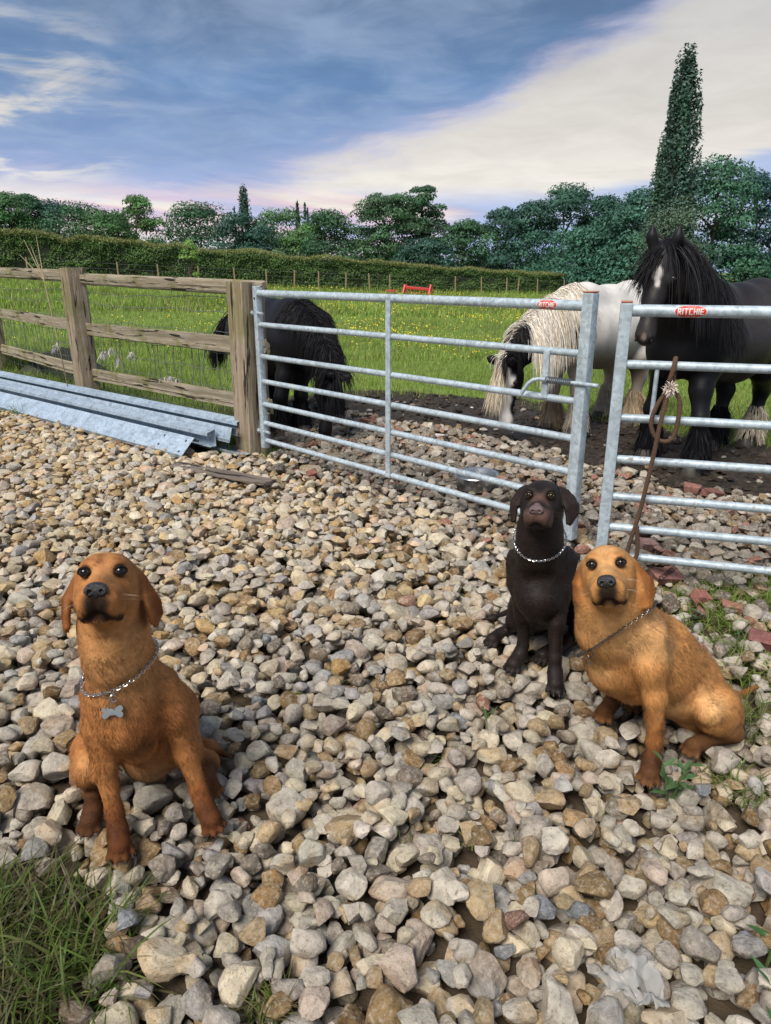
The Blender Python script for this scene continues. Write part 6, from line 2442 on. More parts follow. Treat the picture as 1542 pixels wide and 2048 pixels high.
def build_trees():
    G1, G2, G3, G4 = (0.036, 0.070, 0.036), (0.050, 0.090, 0.036), (0.030, 0.062, 0.048), (0.066, 0.115, 0.040)  # bluish greens put the haze over the far wood into leaf colour
    T = [
        ('dark tree at the far end of the tree line above the hedge top', 8, 384, 90, 84, G2, {}),
        ('pointed dark tree second along the tree line', 47, 388, 74, 86, G1, {}),
        ('low dark tree third along the tree line', 92, 398, 100, 88, G3, {}),
        ('broad dark tree between the low tree and the domed pale tree', 146, 404, 118, 85, G1, {}),
        ('short tree tucked under the domed pale tree', 205, 420, 100, 84, G2, {}),
        ('domed pale green tree with sky showing through its crown', 266, 389, 112, 87, G4, dict(gap=1.0, lobes=48, n=14000)),
        ('wide dark tree with rounded crown above the small light bush', 391, 406, 142, 84, G1, dict(n=13000, lobes=44)),
        ('dark tree below the twin topped poplar', 490, 425, 104, 80, G3, {}),
        ('bright green tree between the poplar and the pair of slim poplars', 560, 417, 124, 84, G2, dict(n=12500)),
        ('short tree under the pair of slim poplars', 612, 446, 80, 82, G4, {}),
        ('dark leaning tree beside the great spreading tree', 662, 420, 104, 80, G1, {}),
        ('great spreading tree with airy flat topped crown in the middle', 778, 386, 172, 78, (0.046, 0.080, 0.040), dict(n=19000, lobes=84, gap=1.0, limbs=16, squash=0.5, low=0.22, skirt=26)),
        ('tall flat topped tree joined to the great spreading tree', 846, 371, 112, 79, G1, dict(n=12000, lobes=46, gap=1.0, limbs=12, squash=0.55, low=0.30)),
        ('low pale tree growing in front of the great spreading tree', 846, 478, 92, 72, G3, {}),
        ('bushy mid green tree right after the great spreading tree', 930, 440, 112, 76, G1, {}),
        ('dark conical tree between bushy tree and the tall wood', 1002, 416, 86, 78, G3, {}),
        ('dark rounded tree at the start of the tall wood', 1066, 404, 104, 74, G3, dict(n=12500)),
        ('tallest rounded tree of the wood before the dip', 1134, 367, 124, 72, (0.034, 0.072, 0.050), dict(n=13000, lobes=48)),
        ('dark tree in the dip of the tall wood', 1212, 390, 100, 72, G3, dict(n=12500)),
        ('low bluish tree in front of the tall wood', 1190, 452, 140, 66, (0.036, 0.078, 0.056), dict(n=13000, lobes=44)),
        ('dark spreading tree standing behind the tall poplar', 1288, 374, 118, 70, G3, dict(n=13000)),
        ('rounded bluish tree between the wood and the tall poplar', 1268, 412, 120, 64, (0.038, 0.082, 0.058), dict(n=13000, lobes=44)),
        ('big paler green tree beside the tall poplar above the black horse', 1448, 312, 156, 62, (0.040, 0.086, 0.054), dict(n=15000, lobes=56)),
        ('dark tree at the edge of the picture behind the black horse', 1528, 338, 110, 64, (0.024, 0.050, 0.048), dict(n=13000, lobes=44)),
        ('darker tree half cut off by the picture edge', 1600, 350, 130, 62, (0.026, 0.052, 0.046), dict(n=5000)),
        ('tree half hidden past the hedge end', -70, 380, 130, 84, G1, {}),
    ]
    for i, (lab, px, top, wid, D, col, kw) in enumerate(T):
        tree('broadleaf_tree', lab, px, top, wid, D, 100 + i, col, **kw)
    # poplars
    PO = (0.038, 0.062, 0.050)
    tree('poplar_tree', 'very tall slim poplar towering above the black horse', 1382, 90, 108, 60, 201, PO, n=19000, lobes=130, kind='poplar', leaf=0.30, group='slim poplar trees', limbs=40)
    tree('poplar_tree', 'shorter pale poplar leaning on the tall one', 1345, 228, 64, 60.6, 202, (0.050, 0.078, 0.055), n=9000, lobes=70, kind='poplar', leaf=0.28, group='slim poplar trees', limbs=20)
    tree('willow_tree', 'grey green feathery tree at the foot of the tall poplar', 1352, 392, 112, 58, 203, (0.075, 0.095, 0.066), n=7500, lobes=46, leaf=0.18, squash=1.5)
    tree('poplar_tree', 'dark poplar with pointed top in the left tree line', 486, 367, 42, 82, 204, PO, n=4600, lobes=50, kind='poplar', leaf=0.26, group='slim poplar trees', limbs=14)
    tree('poplar_tree', 'thin poplar spire beside the dark pointed poplar', 467, 402, 13, 83, 205, PO, n=1400, lobes=20, kind='poplar', leaf=0.25, group='slim poplar trees', limbs=6)
    tree('poplar_tree', 'thinner of two twin poplar spires near the middle', 594, 399, 14, 84, 206, PO, n=1500, lobes=22, kind='poplar', leaf=0.25, group='slim poplar trees', limbs=6)
    tree('poplar_tree', 'wider of two twin poplar spires near the middle', 611, 405, 22, 84, 207, PO, n=2200, lobes=26, kind='poplar', leaf=0.25, group='slim poplar trees', limbs=6)
    tree('young_tree', 'small bright green bush standing up out of the hedge', 377, 477, 42, 44.6, 208, (0.14, 0.21, 0.055), n=1500, lobes=16, leaf=0.13, skirt=0, group='bushes by the hedge')
    tree('young_tree', 'small pale bush behind the hedge near the twin spires', 556, 484, 40, 60, 209, (0.085, 0.13, 0.07), n=1200, lobes=14, leaf=0.15, skirt=0, group='bushes by the hedge')


HEDGE = np.array([(-0.80, 40, 2.95), (-0.515, 43, 2.55), (-0.30, 47, 2.32), (-0.09, 52, 2.12), (0.06, 56, 1.86), (0.21, 62, 1.56), (0.32, 70, 1.42), (0.62, 88, 1.5)])


def build_hedge():
    rng = np.random.default_rng(77)
    t = np.linspace(0, 1, 220)
    u = np.linspace(0, 1, len(HEDGE))
    hx = np.interp(t, u, HEDGE[:, 0] * HEDGE[:, 1])
    hy = np.interp(t, u, HEDGE[:, 1])
    hh = np.interp(t, u, HEDGE[:, 2]) * (1 + (vnoise(t[:, None] * 60, 1.0, 3) - 0.5) * 0.14)
    hz = field_z(hx, hy)
    root = empty('hedge', (float(hx[110]), float(hy[110]), float(hz[110])))
    tag(root, 'long clipped green hedge across the far side of the field', 'hedge')
    org = np.array(root.location)
    # dark inner sheet added to block the view through the hedge
    mb = MB()
    V = []
    for i in range(len(t)):
        for (dy, f) in ((0.25, 0.0), (0.15, 0.5), (0.32, 0.90), (1.0, 0.90), (1.15, 0.5), (1.1, 0.0)):
            V.append([hx[i], hy[i] + dy, hz[i] + hh[i] * f])
    Q = [[i * 6 + k, i * 6 + k + 1, (i + 1) * 6 + k + 1, (i + 1) * 6 + k] for i in range(len(t) - 1) for k in range(5)]
    add_obj('dark_core', mesh_np('dark_core', np.array(V) - org, [np.array(Q)], plain('hedge_core', (0.020, 0.026, 0.012), 0.95, vary=0.6, scale=3), False), root)
    n = 62000
    w = 1.0 / hy
    cdf = np.cumsum(w) / w.sum()
    s = np.interp(rng.random(n), cdf, t)
    x, y, z, h = [np.interp(s, t, a) for a in (hx, hy, hz, hh)]
    face = rng.random(n) < 0.70
    f = np.where(face, rng.random(n) ** 0.8, rng.uniform(0.90, 1.04, n))
    P2 = np.stack([x * 0.9, f * 3], 1)
    bump = (fbm(P2, 1.1, 5) - 0.5)
    dy = np.where(face, 0.05 - bump * 0.7 + rng.normal(0, 0.05, n) + 0.1 * f, rng.uniform(0.0, 1.2, n))
    P = np.stack([x + rng.normal(0, 0.05, n), y + dy, z + h * f * (1 + 0.0 * bump) + np.where(face, 0, bump * 0.25)], 1)
    N = np.where(face[:, None], np.array([[0, -1.0, 0.45]]), np.array([[0, -0.35, 1.0]])) + rng.normal(0, 0.55, (n, 3))
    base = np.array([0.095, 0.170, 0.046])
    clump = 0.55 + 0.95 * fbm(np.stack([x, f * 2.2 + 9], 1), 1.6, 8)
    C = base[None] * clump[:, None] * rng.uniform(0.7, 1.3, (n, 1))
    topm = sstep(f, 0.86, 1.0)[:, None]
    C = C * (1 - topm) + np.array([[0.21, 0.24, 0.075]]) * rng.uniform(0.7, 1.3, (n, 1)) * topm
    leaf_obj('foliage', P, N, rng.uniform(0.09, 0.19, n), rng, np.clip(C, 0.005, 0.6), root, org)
    # upright shoots along the top
    m = 5200
    s = np.interp(rng.random(m), cdf, t)
    x, y, z, h = [np.interp(s, t, a) for a in (hx, hy, hz, hh)]
    r0 = np.stack([x, y + rng.uniform(0, 1.0, m), z + h * 0.97], 1)
    V, F, Cc, _ = ribbons(r0 - org, rng.normal(0, 0.35, (m, 3)) + np.array([0, 0, 1.0]), rng.uniform(0.10, 0.34, m), 0.045, rng, np.array([[0.27, 0.27, 0.11]]) * rng.uniform(0.6, 1.25, (m, 1)), 0.05, 2)
    add_obj('top_shoots', mesh_np('top_shoots', V, F, M_LEAF, False, cols=Cc), root)
    # stake and wire fence at the hedge foot
    fr = empty('stake_fence', (0, 50, 0))
    tag(fr, 'row of slim stakes and wire along the hedge foot', 'fence')
    pos = []
    for i, px in enumerate((70, 245, 328, 400, 469, 531, 587, 639, 690, 736, 776, 905, 955, 1005, 1028, 1069, 1120)):
        tn = (px - 771) / FPX / (CP + 0.317 * SP)
        xx = np.interp(tn, HEDGE[:, 0], HEDGE[:, 0] * HEDGE[:, 1])
        yy = np.interp(tn, HEDGE[:, 0], HEDGE[:, 1]) - 0.9
        zz = float(field_z(np.array([xx]), np.array([yy]))[0])
        mb = MB()
        a = rng.normal(0, 0.03)
        mb.tube([[xx, yy - 50, zz - 0.2], [xx + a, yy - 50, zz + 1.22]], [0.055, 0.05], 8)
        mb.build('stake', M_STAKE, fr)
        pos.append((xx, yy - 50, zz))
    mb = MB()
    for dz in (0.45, 0.8, 1.1):
        mb.tube(np.array(pos) + np.array([0, 0, dz]), 0.006, 4, cap=False)
    mb.build('wire', M_WIRE, fr)


def blades(P, L, W, lean, rng, cols, seg=3, bend=0.35):
    """grass blades: P roots, L length, W width"""
    n = len(P)
    a = rng.uniform(0, 2 * np.pi, n)
    tilt = np.abs(rng.normal(0, 1, n)) * lean + 0.05
    d = np.stack([np.cos(a) * tilt, np.sin(a) * tilt, np.ones(n)], 1)
    d /= np.linalg.norm(d, axis=1)[:, None]
    h = np.stack([np.cos(a), np.sin(a), np.zeros(n)], 1)
    side = np.stack([-np.sin(a), np.cos(a), np.zeros(n)], 1) + rng.normal(0, 0.3, (n, 3))
    side /= np.linalg.norm(side, axis=1)[:, None]
    pts = [P]
    cur = P
    bd = rng.uniform(0.3, 1.6, n) * bend
    for s in range(seg):
        cur = cur + d * (L / seg)[:, None]
        pts.append(cur)
        d = d + h * bd[:, None] + np.array([0, 0, -1.0]) * (bd * 0.55)[:, None]
        d /= np.linalg.norm(d, axis=1)[:, None]
    m = 2 * seg + 1
    V = np.zeros((n, m, 3))
    for s in range(seg):
        w = W * (1 - 0.55 * s / seg)
        V[:, 2 * s] = pts[s] - side * (w / 2)[:, None]
        V[:, 2 * s + 1] = pts[s] + side * (w / 2)[:, None]
    V[:, 2 * seg] = pts[seg]
    b = (np.arange(n) * m)[:, None]
    Q = np.concatenate([b + np.array([[2 * s, 2 * s + 1, 2 * s + 3, 2 * s + 2]]) for s in range(seg - 1)]) if seg > 1 else None
    T = b + np.array([[2 * seg - 2, 2 * seg - 1, 2 * seg]])
    return V.reshape(-1, 3), T, Q, np.repeat(cols, m, 0)


def join_blades(name, sets, parent=None, mat=None):
    VV, TT, QQ, CC, n = [], [], [], [], 0
    for V, T, Q, C in sets:
        VV.append(V)
        TT.append(T + n)
        if Q is not None:
            QQ.append(Q + n)
        CC.append(C)
        n += len(V)
    F = [np.concatenate(TT)] + ([np.concatenate(QQ)] if QQ else [])
    return add_obj(name, mesh_np(name, np.concatenate(VV), F, mat or M_GRASS, False, cols=np.clip(np.concatenate(CC), 0.004, 0.7)), parent)


GREENS = np.array([(0.22, 0.34, 0.055), (0.28, 0.40, 0.075), (0.17, 0.28, 0.05), (0.34, 0.40, 0.11), (0.26, 0.37, 0.075)])
STRAW = np.array([(0.30, 0.25, 0.11), (0.24, 0.21, 0.09), (0.36, 0.31, 0.16)])


def grass_cols(n, rng, straw=0.1, dark=1.0):
    c = GREENS[rng.integers(len(GREENS), size=n)] * rng.uniform(0.7, 1.25, (n, 1)) * dark
    k = rng.random(n) < straw
    c[k] = STRAW[rng.integers(len(STRAW), size=k.sum())] * rng.uniform(0.7, 1.2, (k.sum(), 1)) * min(1, dark * 1.1)
    return c


def build_meadow():
    rng = np.random.default_rng(55)
    sets = []
    for (y0, y1, n, L, W, seg) in ((6.0, 8.5, 48000, (0.03, 0.105), 0.007, 2), (8.5, 12, 56000, (0.04, 0.115), 0.009, 1), (12, 24, 90000, (0.06, 0.16), 0.016, 1), (24, 70, 70000, (0.12, 0.28), 0.045, 1)):
        u = rng.random(n * 2)
        y = y0 * (y1 / y0) ** u
        x = y * rng.uniform(-0.66, 0.62, n * 2)
        g, m, s = masks(x, y)
        thin = fbm(np.stack([x, y], 1), 0.8, 61)
        keep = (g < 0.15) & (rng.random(n * 2) > m * 1.05) & (rng.random(n * 2) < 0.35 + thin * 1.1)
        # stop at the hedge
        hy = np.interp(x / y, HEDGE[:, 0], HEDGE[:, 1])
        keep &= y < hy + 0.2
        x, y = x[keep][:n], y[keep][:n]
        k = len(x)
        z = ground_z(x, y) - 0.01
        tall = 0.55 + 1.0 * fbm(np.stack([x, y], 1), 0.45, 62)
        if y0 > 20:
            tall *= 1 + 0.9 * sstep(np.interp(x / y, HEDGE[:, 0], HEDGE[:, 1]) - y, 5, 0.5)
        ln = rng.uniform(*L, k) * tall
        c = grass_cols(k, rng, 0.14) * (0.62 + 0.80 * fbm(np.stack([x, y], 1), 0.35, 63))[:, None]
        sets.append(blades(np.stack([x, y, z], 1), ln, np.full(k, W) * rng.uniform(0.7, 1.3, k), 0.45, rng, c, seg, 0.35))
    o = join_blades('meadow_grass', sets)
    tag(o, 'bright green meadow grass covering the field behind the fence', 'grass', kind='stuff')
    # buttercups
    n = 11000
    y = 9.0 * (50 / 9.0) ** rng.random(n)
    x = y * rng.uniform(-0.6, 0.5, n)
    d = fbm(np.stack([x, y], 1), 0.30, 71)
    g, m, s = masks(x, y)
    band = sstep(y, 9.5, 17) * (0.12 + 0.88 * sstep(x / y, -0.35, -0.02))
    keep = (d + rng.normal(0, 0.07, n) > 0.47) & (m < 0.1) & (g < 0.1) & (rng.random(n) < band) & (y < np.interp(x / y, HEDGE[:, 0], HEDGE[:, 1]))
    x, y = x[keep], y[keep]
    z = ground_z(x, y) + rng.uniform(0.08, 0.20, len(x)) * (0.6 + 0.02 * y)
    P = np.stack([x, y, z], 1)
    N = np.array([[0, -0.6, 1.0]]) + rng.normal(0, 0.4, (len(x), 3))
    sz = np.clip(0.012 + 0.0011 * y, 0.016, 0.055) * rng.uniform(0.7, 1.3, len(x))
    V, Q, C = leaf_quads(P, N, sz, rng, np.ones((len(x), 3)), 1.0)
    o = add_obj('buttercups', mesh_np('buttercups', V, [Q], M_FLOWER, False))
    tag(o, 'yellow buttercups dotted through the meadow grass', 'flowers', kind='stuff')


def tuft_set(cx, cy, rx, ry, n, L, W, rng, straw=0.15, dark=0.6, lean=0.6, bend=0.45, z=None, seg=4, clump=None):
    r = np.sqrt(rng.random(n)) if clump is None else rng.random(n) ** clump
    a = rng.uniform(0, 2 * np.pi, n)
    x, y = cx + np.cos(a) * r * rx, cy + np.sin(a) * r * ry
    zz = ground_z(x, y) + 0.005 if z is None else np.full(n, z)
    return blades(np.stack([x, y, zz], 1), rng.uniform(*L, n), np.full(n, W) * rng.uniform(0.6, 1.3, n), lean, rng, grass_cols(n, rng, straw, dark), seg, bend)


def build_tufts():
    rng = np.random.default_rng(66)
    S = []
    S.append(tuft_set(-0.97, 1.10, 0.30, 0.28, 2600, (0.06, 0.17), 0.0055, rng, 0.42, 0.36, 0.8, 0.5))
    S.append(tuft_set(-0.90, 1.30, 0.30, 0.13, 420, (0.06, 0.20), 0.0055, rng, 0.4, 0.38, 0.9, 0.5))
    S.append(tuft_set(-0.66, 1.16, 0.10, 0.12, 170, (0.08, 0.24), 0.0060, rng, 0.25, 0.42, 0.9, 0.5))
    o = join_blades('grass_patch', S)
    tag(o, 'thick tangled grass patch in the near corner of the gravel', 'grass', kind='stuff')
    S = []
    for (px, py, n, L, rad, st) in ((530, 2000, 170, (0.05, 0.11), 0.05, 0.5), (1500, 1450, 210, (0.08, 0.20), 0.07, 0.35), (1490, 1575, 120, (0.05, 0.13), 0.07, 0.3), (1430, 1545, 60, (0.04, 0.1), 0.05, 0.3)):
        c = atZ(px, py, 0.0)
        S.append(tuft_set(c[0], c[1], rad, rad, n, L, 0.004, rng, st, 0.55, 0.6, 0.35, -0.03))
    for (px, py, n, L, rad) in ((1405, 1110, 260, (0.05, 0.13), 0.14), (1460, 1170, 420, (0.05, 0.14), 0.22), (1500, 1225, 420, (0.05, 0.15), 0.22), (1390, 1190, 260, (0.04, 0.12), 0.13), (1420, 1235, 200, (0.04, 0.12), 0.13), (1335, 1180, 120, (0.04, 0.10), 0.08),
                                (1345, 1250, 90, (0.03, 0.09), 0.08), (1510, 1345, 260, (0.08, 0.18), 0.12), (1475, 1290, 150, (0.05, 0.12), 0.12), (1540, 1150, 300, (0.05, 0.14), 0.25)):
        c = atZ(px, py, -0.02)
        S.append(tuft_set(c[0], c[1], rad, rad, n, L, 0.005, rng, 0.14, 0.70, 0.8, 0.5))
    o = join_blades('grass_tufts', S)
    tag(o, 'scattered green grass tufts among the stones beside the golden dog', 'grass', kind='stuff')
    S = []
    # along the fence foot and between the steel lengths
    for k in range(70):
        s = rng.uniform(-0.15, 6.0)
        off = rng.uniform(-0.04 - 0.09 * max(s, 0), 0.25)
        n = np.array([FL_D[1], -FL_D[0]])
        p = GP + FL_D * s + n * (off - 0.05) * (0.6 if s < 0.8 else 1.0)
        S.append(tuft_set(p[0], p[1], 0.16, 0.16, 110, (0.08, 0.30 if s > 2.2 else 0.19), 0.006, rng, 0.10, 0.75, 0.45, 0.3))
    for (px, py, n, L) in ((440, 905, 120, (0.05, 0.14)), (375, 882, 40, (0.06, 0.15)), (35, 830, 60, (0.1, 0.3)), (560, 862, 70, (0.04, 0.10)), (505, 900, 60, (0.05, 0.12))):
        c = atZ(px, py, 0.0)
        S.append(tuft_set(c[0], c[1], 0.09, 0.07, n, L, 0.006, rng, 0.08, 0.8, 0.8, 0.4, -0.02))
    for px in (40, 75, 110, 25):
        c = atZ(px, 745, 0.0)
        S.append(tuft_set(c[0], c[1], 0.3, 0.25, 420, (0.2, 0.5), 0.008, rng, 0.06, 0.85, 0.35, 0.25))
    o = join_blades('fence_grass', S)
    tag(o, 'long grass growing along the fence foot behind the stacked steel', 'grass', kind='stuff')
    # sprigs in the gravel
    S = []
    for i in range(46):
        x, y = rng.uniform(-2.2, 1.5), rng.uniform(1.3, 5.0)
        S.append(tuft_set(x, y, 0.03, 0.03, 9, (0.03, 0.09), 0.004, rng, 0.25, 0.65, 0.9, 0.4, -0.02))
    o = join_blades('grass_sprigs', S)
    tag(o, 'tiny grass sprigs pushing up between the gravel stones', 'grass', kind='stuff')


def leaf_shape(L, W, rng, curl=0.25):
    """lanceolate leaf along +x with a folded midrib"""
    n = 8
    V, Q, T = [], [], []
    for i in range(n + 1):
        f = i / n
        w = W * math.sin(math.pi * min(1, f * 0.96 + 0.04)) ** 0.8 * (1 - 0.25 * f)
        z = -curl * L * f * f
        V += [[f * L, -w / 2, z + 0.12 * w], [f * L, 0, z], [f * L, w / 2, z + 0.12 * w]]
    for i in range(n):
        a = i * 3
        Q += [[a, a + 1, a + 4, a + 3], [a + 1, a + 2, a + 5, a + 4]]
    return np.array(V), np.array(Q)


def weed(name, label, base, H, n_leaf, Lr, Wr, seed, col, spread=0.6, stems=1, cat='plant', basal=0):
    rng = np.random.default_rng(seed)
    base = np.asarray(base, float)
    root = empty(name, tuple(base))
    tag(root, label, cat, 'leafy weeds on the gravel')
    shapes = [leaf_shape(1.0, Wr, rng, c) for c in (0.15, 0.3, 0.45)]
    mb = MB()
    for s in range(stems):
        a0 = rng.uniform(0, 6.28)
        tip = np.array([math.cos(a0), math.sin(a0), 0]) * H * (0.10 if stems == 1 else 0.28) + np.array([0, 0, H * rng.uniform(0.8, 1.0)])
        mid = tip * 0.5 + np.array([0, 0, H * 0.08])
        mb.tube([(0, 0, -0.04), mid, tip], [0.0035, 0.003, 0.0015], 6)
        k = n_leaf // stems
        for i in range(k):
            f = (i + 0.6) / k
            p = 2 * (1 - f) * f * mid + f * f * tip
            a = i * 2.4 + a0 + rng.normal(0, 0.2)
            el = rng.uniform(0.1, 0.7) + 0.5 * f
            L = rng.uniform(*Lr) * (1.0 - 0.45 * f)
            d = np.array([math.cos(a) * math.cos(el), math.sin(a) * math.cos(el), math.sin(el)])
            A = frame(d)
            V, Q = shapes[rng.integers(3)]
            Vw = (V * L) @ A + p
            c = np.array(col) * rng.uniform(0.75, 1.25)
            add_obj('leaf', mesh_np('leaf', Vw, [Q], M_LEAF, True, cols=np.repeat(c[None], len(V), 0)), root)
    mb.build('stem', M_LEAFSTEM, root)


M_LEAFSTEM = plain('green_stem', (0.10, 0.14, 0.05), 0.6)


def build_weeds():
    weed('weed_plant', 'leafy green weed growing by the front paw of the golden dog', atZ(1338, 1600, -0.02), 0.15, 20, (0.05, 0.09), 0.40, 1, (0.085, 0.17, 0.065), stems=3)
    weed('weed_plant', 'tall leafy weed growing beside the fence post', atZ(208, 792, 0.0) , 0.52, 34, (0.09, 0.17), 0.17, 2, (0.17, 0.27, 0.065), stems=3)
    weed('weed_plant', 'broad leafed weed at the picture edge near the plastic scrap', atZ(1536, 1915, -0.02), 0.10, 8, (0.05, 0.09), 0.30, 3, (0.06, 0.14, 0.045), stems=2)
    weed('weed_plant', 'broad leafed weed low in the corner by the picture edge', atZ(1530, 2000, -0.02), 0.09, 8, (0.06, 0.10), 0.30, 4, (0.065, 0.15, 0.06), stems=2)
    weed('weed_plant', 'small upright weed among stones behind the golden dog', atZ(1466, 1312, -0.02), 0.12, 12, (0.03, 0.055), 0.22, 5, (0.07, 0.15, 0.045))
    weed('weed_plant', 'flat rosette weed on bare soil behind the golden dog', atZ(1400, 1240, -0.02), 0.05, 9, (0.04, 0.065), 0.32, 6, (0.09, 0.16, 0.08), stems=2)
    weed('weed_plant', 'reddish leafed weed at the end of the stacked steel', atZ(402, 890, -0.02), 0.12, 11, (0.06, 0.10), 0.22, 7, (0.085, 0.115, 0.05), stems=2)
    weed('weed_plant', 'small weed with thin leaves near the middle of the gravel', atZ(975, 1450, -0.02), 0.05, 8, (0.04, 0.075), 0.14, 8, (0.08, 0.16, 0.05), stems=2)
    weed('weed_plant', 'little pale sprig of leaves behind the leafy weed', atZ(1478, 1548, -0.02), 0.05, 7, (0.025, 0.045), 0.25, 9, (0.14, 0.22, 0.08), stems=1)
    # dry stalk by the fence
    rng = np.random.default_rng(9)
    root = empty('dry_stalk', tuple(atZ(118, 690, 0.0)))
    b = atY(120, 640, 7.6)
    root.location = (b[0], b[1], 0.0)
    tag(root, 'dry bleached stalk of last year standing behind the fence', 'plant')
    for (tx, ty) in ((48, 480), (62, 492), (40, 510), (72, 470)):
        t = atY(tx, ty, 7.9) - np.array(root.location)
        m = atY(88, 560, 7.75) - np.array(root.location)
        mb = MB()
        mb.tube([(0, 0, 0), m * np.array([0.5, 0.5, 0.55]), m, t * 0.5 + m * 0.5, t], [0.006, 0.006, 0.005, 0.004, 0.002], 6)
        mb.build('stem', M_STALK, root)
# ------------------------------------------------------------------ small things
def build_machine():
    D = 50.0
    def w(px, py, dy=0.0):
        return atY(px, py, D + dy)
    c = w(835, 590)
    root = empty('farm_implement', tuple(c))
    tag(root, 'red metal farm implement standing in the far field before the hedge', 'implement')
    org = np.array(c)
    def bar(name, pts, r, mat=M_REDMETAL):
        mb = MB()
        mb.tube(np.array(pts) - org, r, 8)
        mb.build(name, mat, root)
    mb = MB()
    a, b = w(812, 575), w(858, 579)
    mb.box((a + b) / 2 - org, frame(b - a), (np.linalg.norm(b - a) / 2, 0.16, 0.10), 0.03)
    mb.build('top_beam', M_REDMETAL, root)
    for (px, s) in ((810, -1), (862, 1)):
        bar('side_bracket', [w(px - 5, 590, -0.3), w(px - 1, 571, 0.0), w(px + 3, 590, 0.3)], 0.075)
        bar('side_bracket', [w(px + 1, 588, -0.1), w(px + 1, 570, 0.1)], 0.07, M_REDDARK)
    bar('hitch_mast', [w(806, 586), w(813, 569), w(818, 576)], 0.07)
    bar('lower_bar', [w(806, 586), w(866, 588)], 0.06, M_REDDARK)
    for px in range(818, 858, 6):
        bar('tine', [w(px, 579, 0.05), w(px + 0.5, 586, 0.0), w(px + 1.5, 590, -0.15)], 0.04, M_REDDARK)
    c2 = w(782, 590)
    r2 = empty('farm_implement', tuple(c2))
    tag(r2, 'small low red metal part lying left of the larger red implement', 'implement')
    for k in range(3):
        mb = MB()
        th = np.linspace(0, 2 * np.pi, 16, endpoint=False)
        cc = w(776 + 6 * k, 585.5) - c2
        mb.tube(np.stack([cc[0] + np.cos(th) * 0.16, cc[1] + np.sin(th) * 0.05, cc[2] + np.sin(th) * 0.16], 1), 0.045, 6, closed=True)
        mb.build('ring', M_REDMETAL, r2)
    mb = MB()
    mb.tube([w(772, 584) - c2, w(794, 585) - c2], 0.05, 8)
    mb.build('shaft', M_REDDARK, r2)


def build_bowl():
    c = np.array([0.640, 4.80, 0.0])
    prof = [(0.0, 0.006), (0.105, 0.006), (0.120, 0.012), (0.138, 0.105), (0.152, 0.112), (0.156, 0.107), (0.150, 0.102), (0.142, 0.100), (0.127, 0.014), (0.110, 0.0), (0.0, 0.0)]
    th = np.linspace(0, 2 * np.pi, 40, endpoint=False)
    V = np.concatenate([np.stack([np.cos(th) * r, np.sin(th) * r, np.full(40, z)], 1) for r, z in prof])
    Q = [[i * 40 + k, i * 40 + (k + 1) % 40, (i + 1) * 40 + (k + 1) % 40, (i + 1) * 40 + k] for i in range(len(prof) - 1) for k in range(40)]
    o = add_obj('feed_bowl', mesh_np('feed_bowl', V, [np.array(Q)], M_BOWL, True, sharp=0.8))
    o.location = (c[0], c[1], -0.008)
    o.rotation_euler = (0.03, -0.04, 0)
    tag(o, 'round stainless steel bowl on the rubble behind the gate bars', 'bowl')
    KEEP_CLEAR.append((c[0], c[1], 0.15, -0.01))


def brick(label, px, py, z, size, rz, tilt, col, seed, name='brick'):
    rng = np.random.default_rng(seed)
    p = atZ(px, py, z)
    size = np.array(size) * 0.86
    g_ = float(np.mean(col))
    col = tuple(0.80 * np.array(col) + 0.20 * np.array([g_ * 1.1, g_, g_ * 0.9]))
    mb = MB()
    mb.box((0, 0, 0), np.eye(3), np.array(size) / 2, 0.006)
    V, F = mb.arrays()
    # broken, worn corners
    for _ in range(7):
        n = rng.normal(size=3)
        n /= np.linalg.norm(n)
        e = V @ n - np.abs(V @ n).max() * rng.uniform(0.66, 0.9)
        V = V - np.maximum(e, 0)[:, None] * n
    V = V + rng.normal(0, 0.0022, V.shape)
    c = np.array(col)[None] * (1 + rng.normal(0, 0.06, (len(V), 1)))
    o = add_obj(name, mesh_np(name, V, F, M_BRICK, True, cols=np.clip(c, 0.01, 1), sharp=0.5))
    o.location = p + np.array([0, 0, -0.012])
    o.rotation_euler = (tilt[0], tilt[1], rz)
    tag(o, label, 'brick', 'bricks among the rubble')
    KEEP_CLEAR.append((float(p[0]), float(p[1]), max(size[:2]) * 0.36, z))
    return o


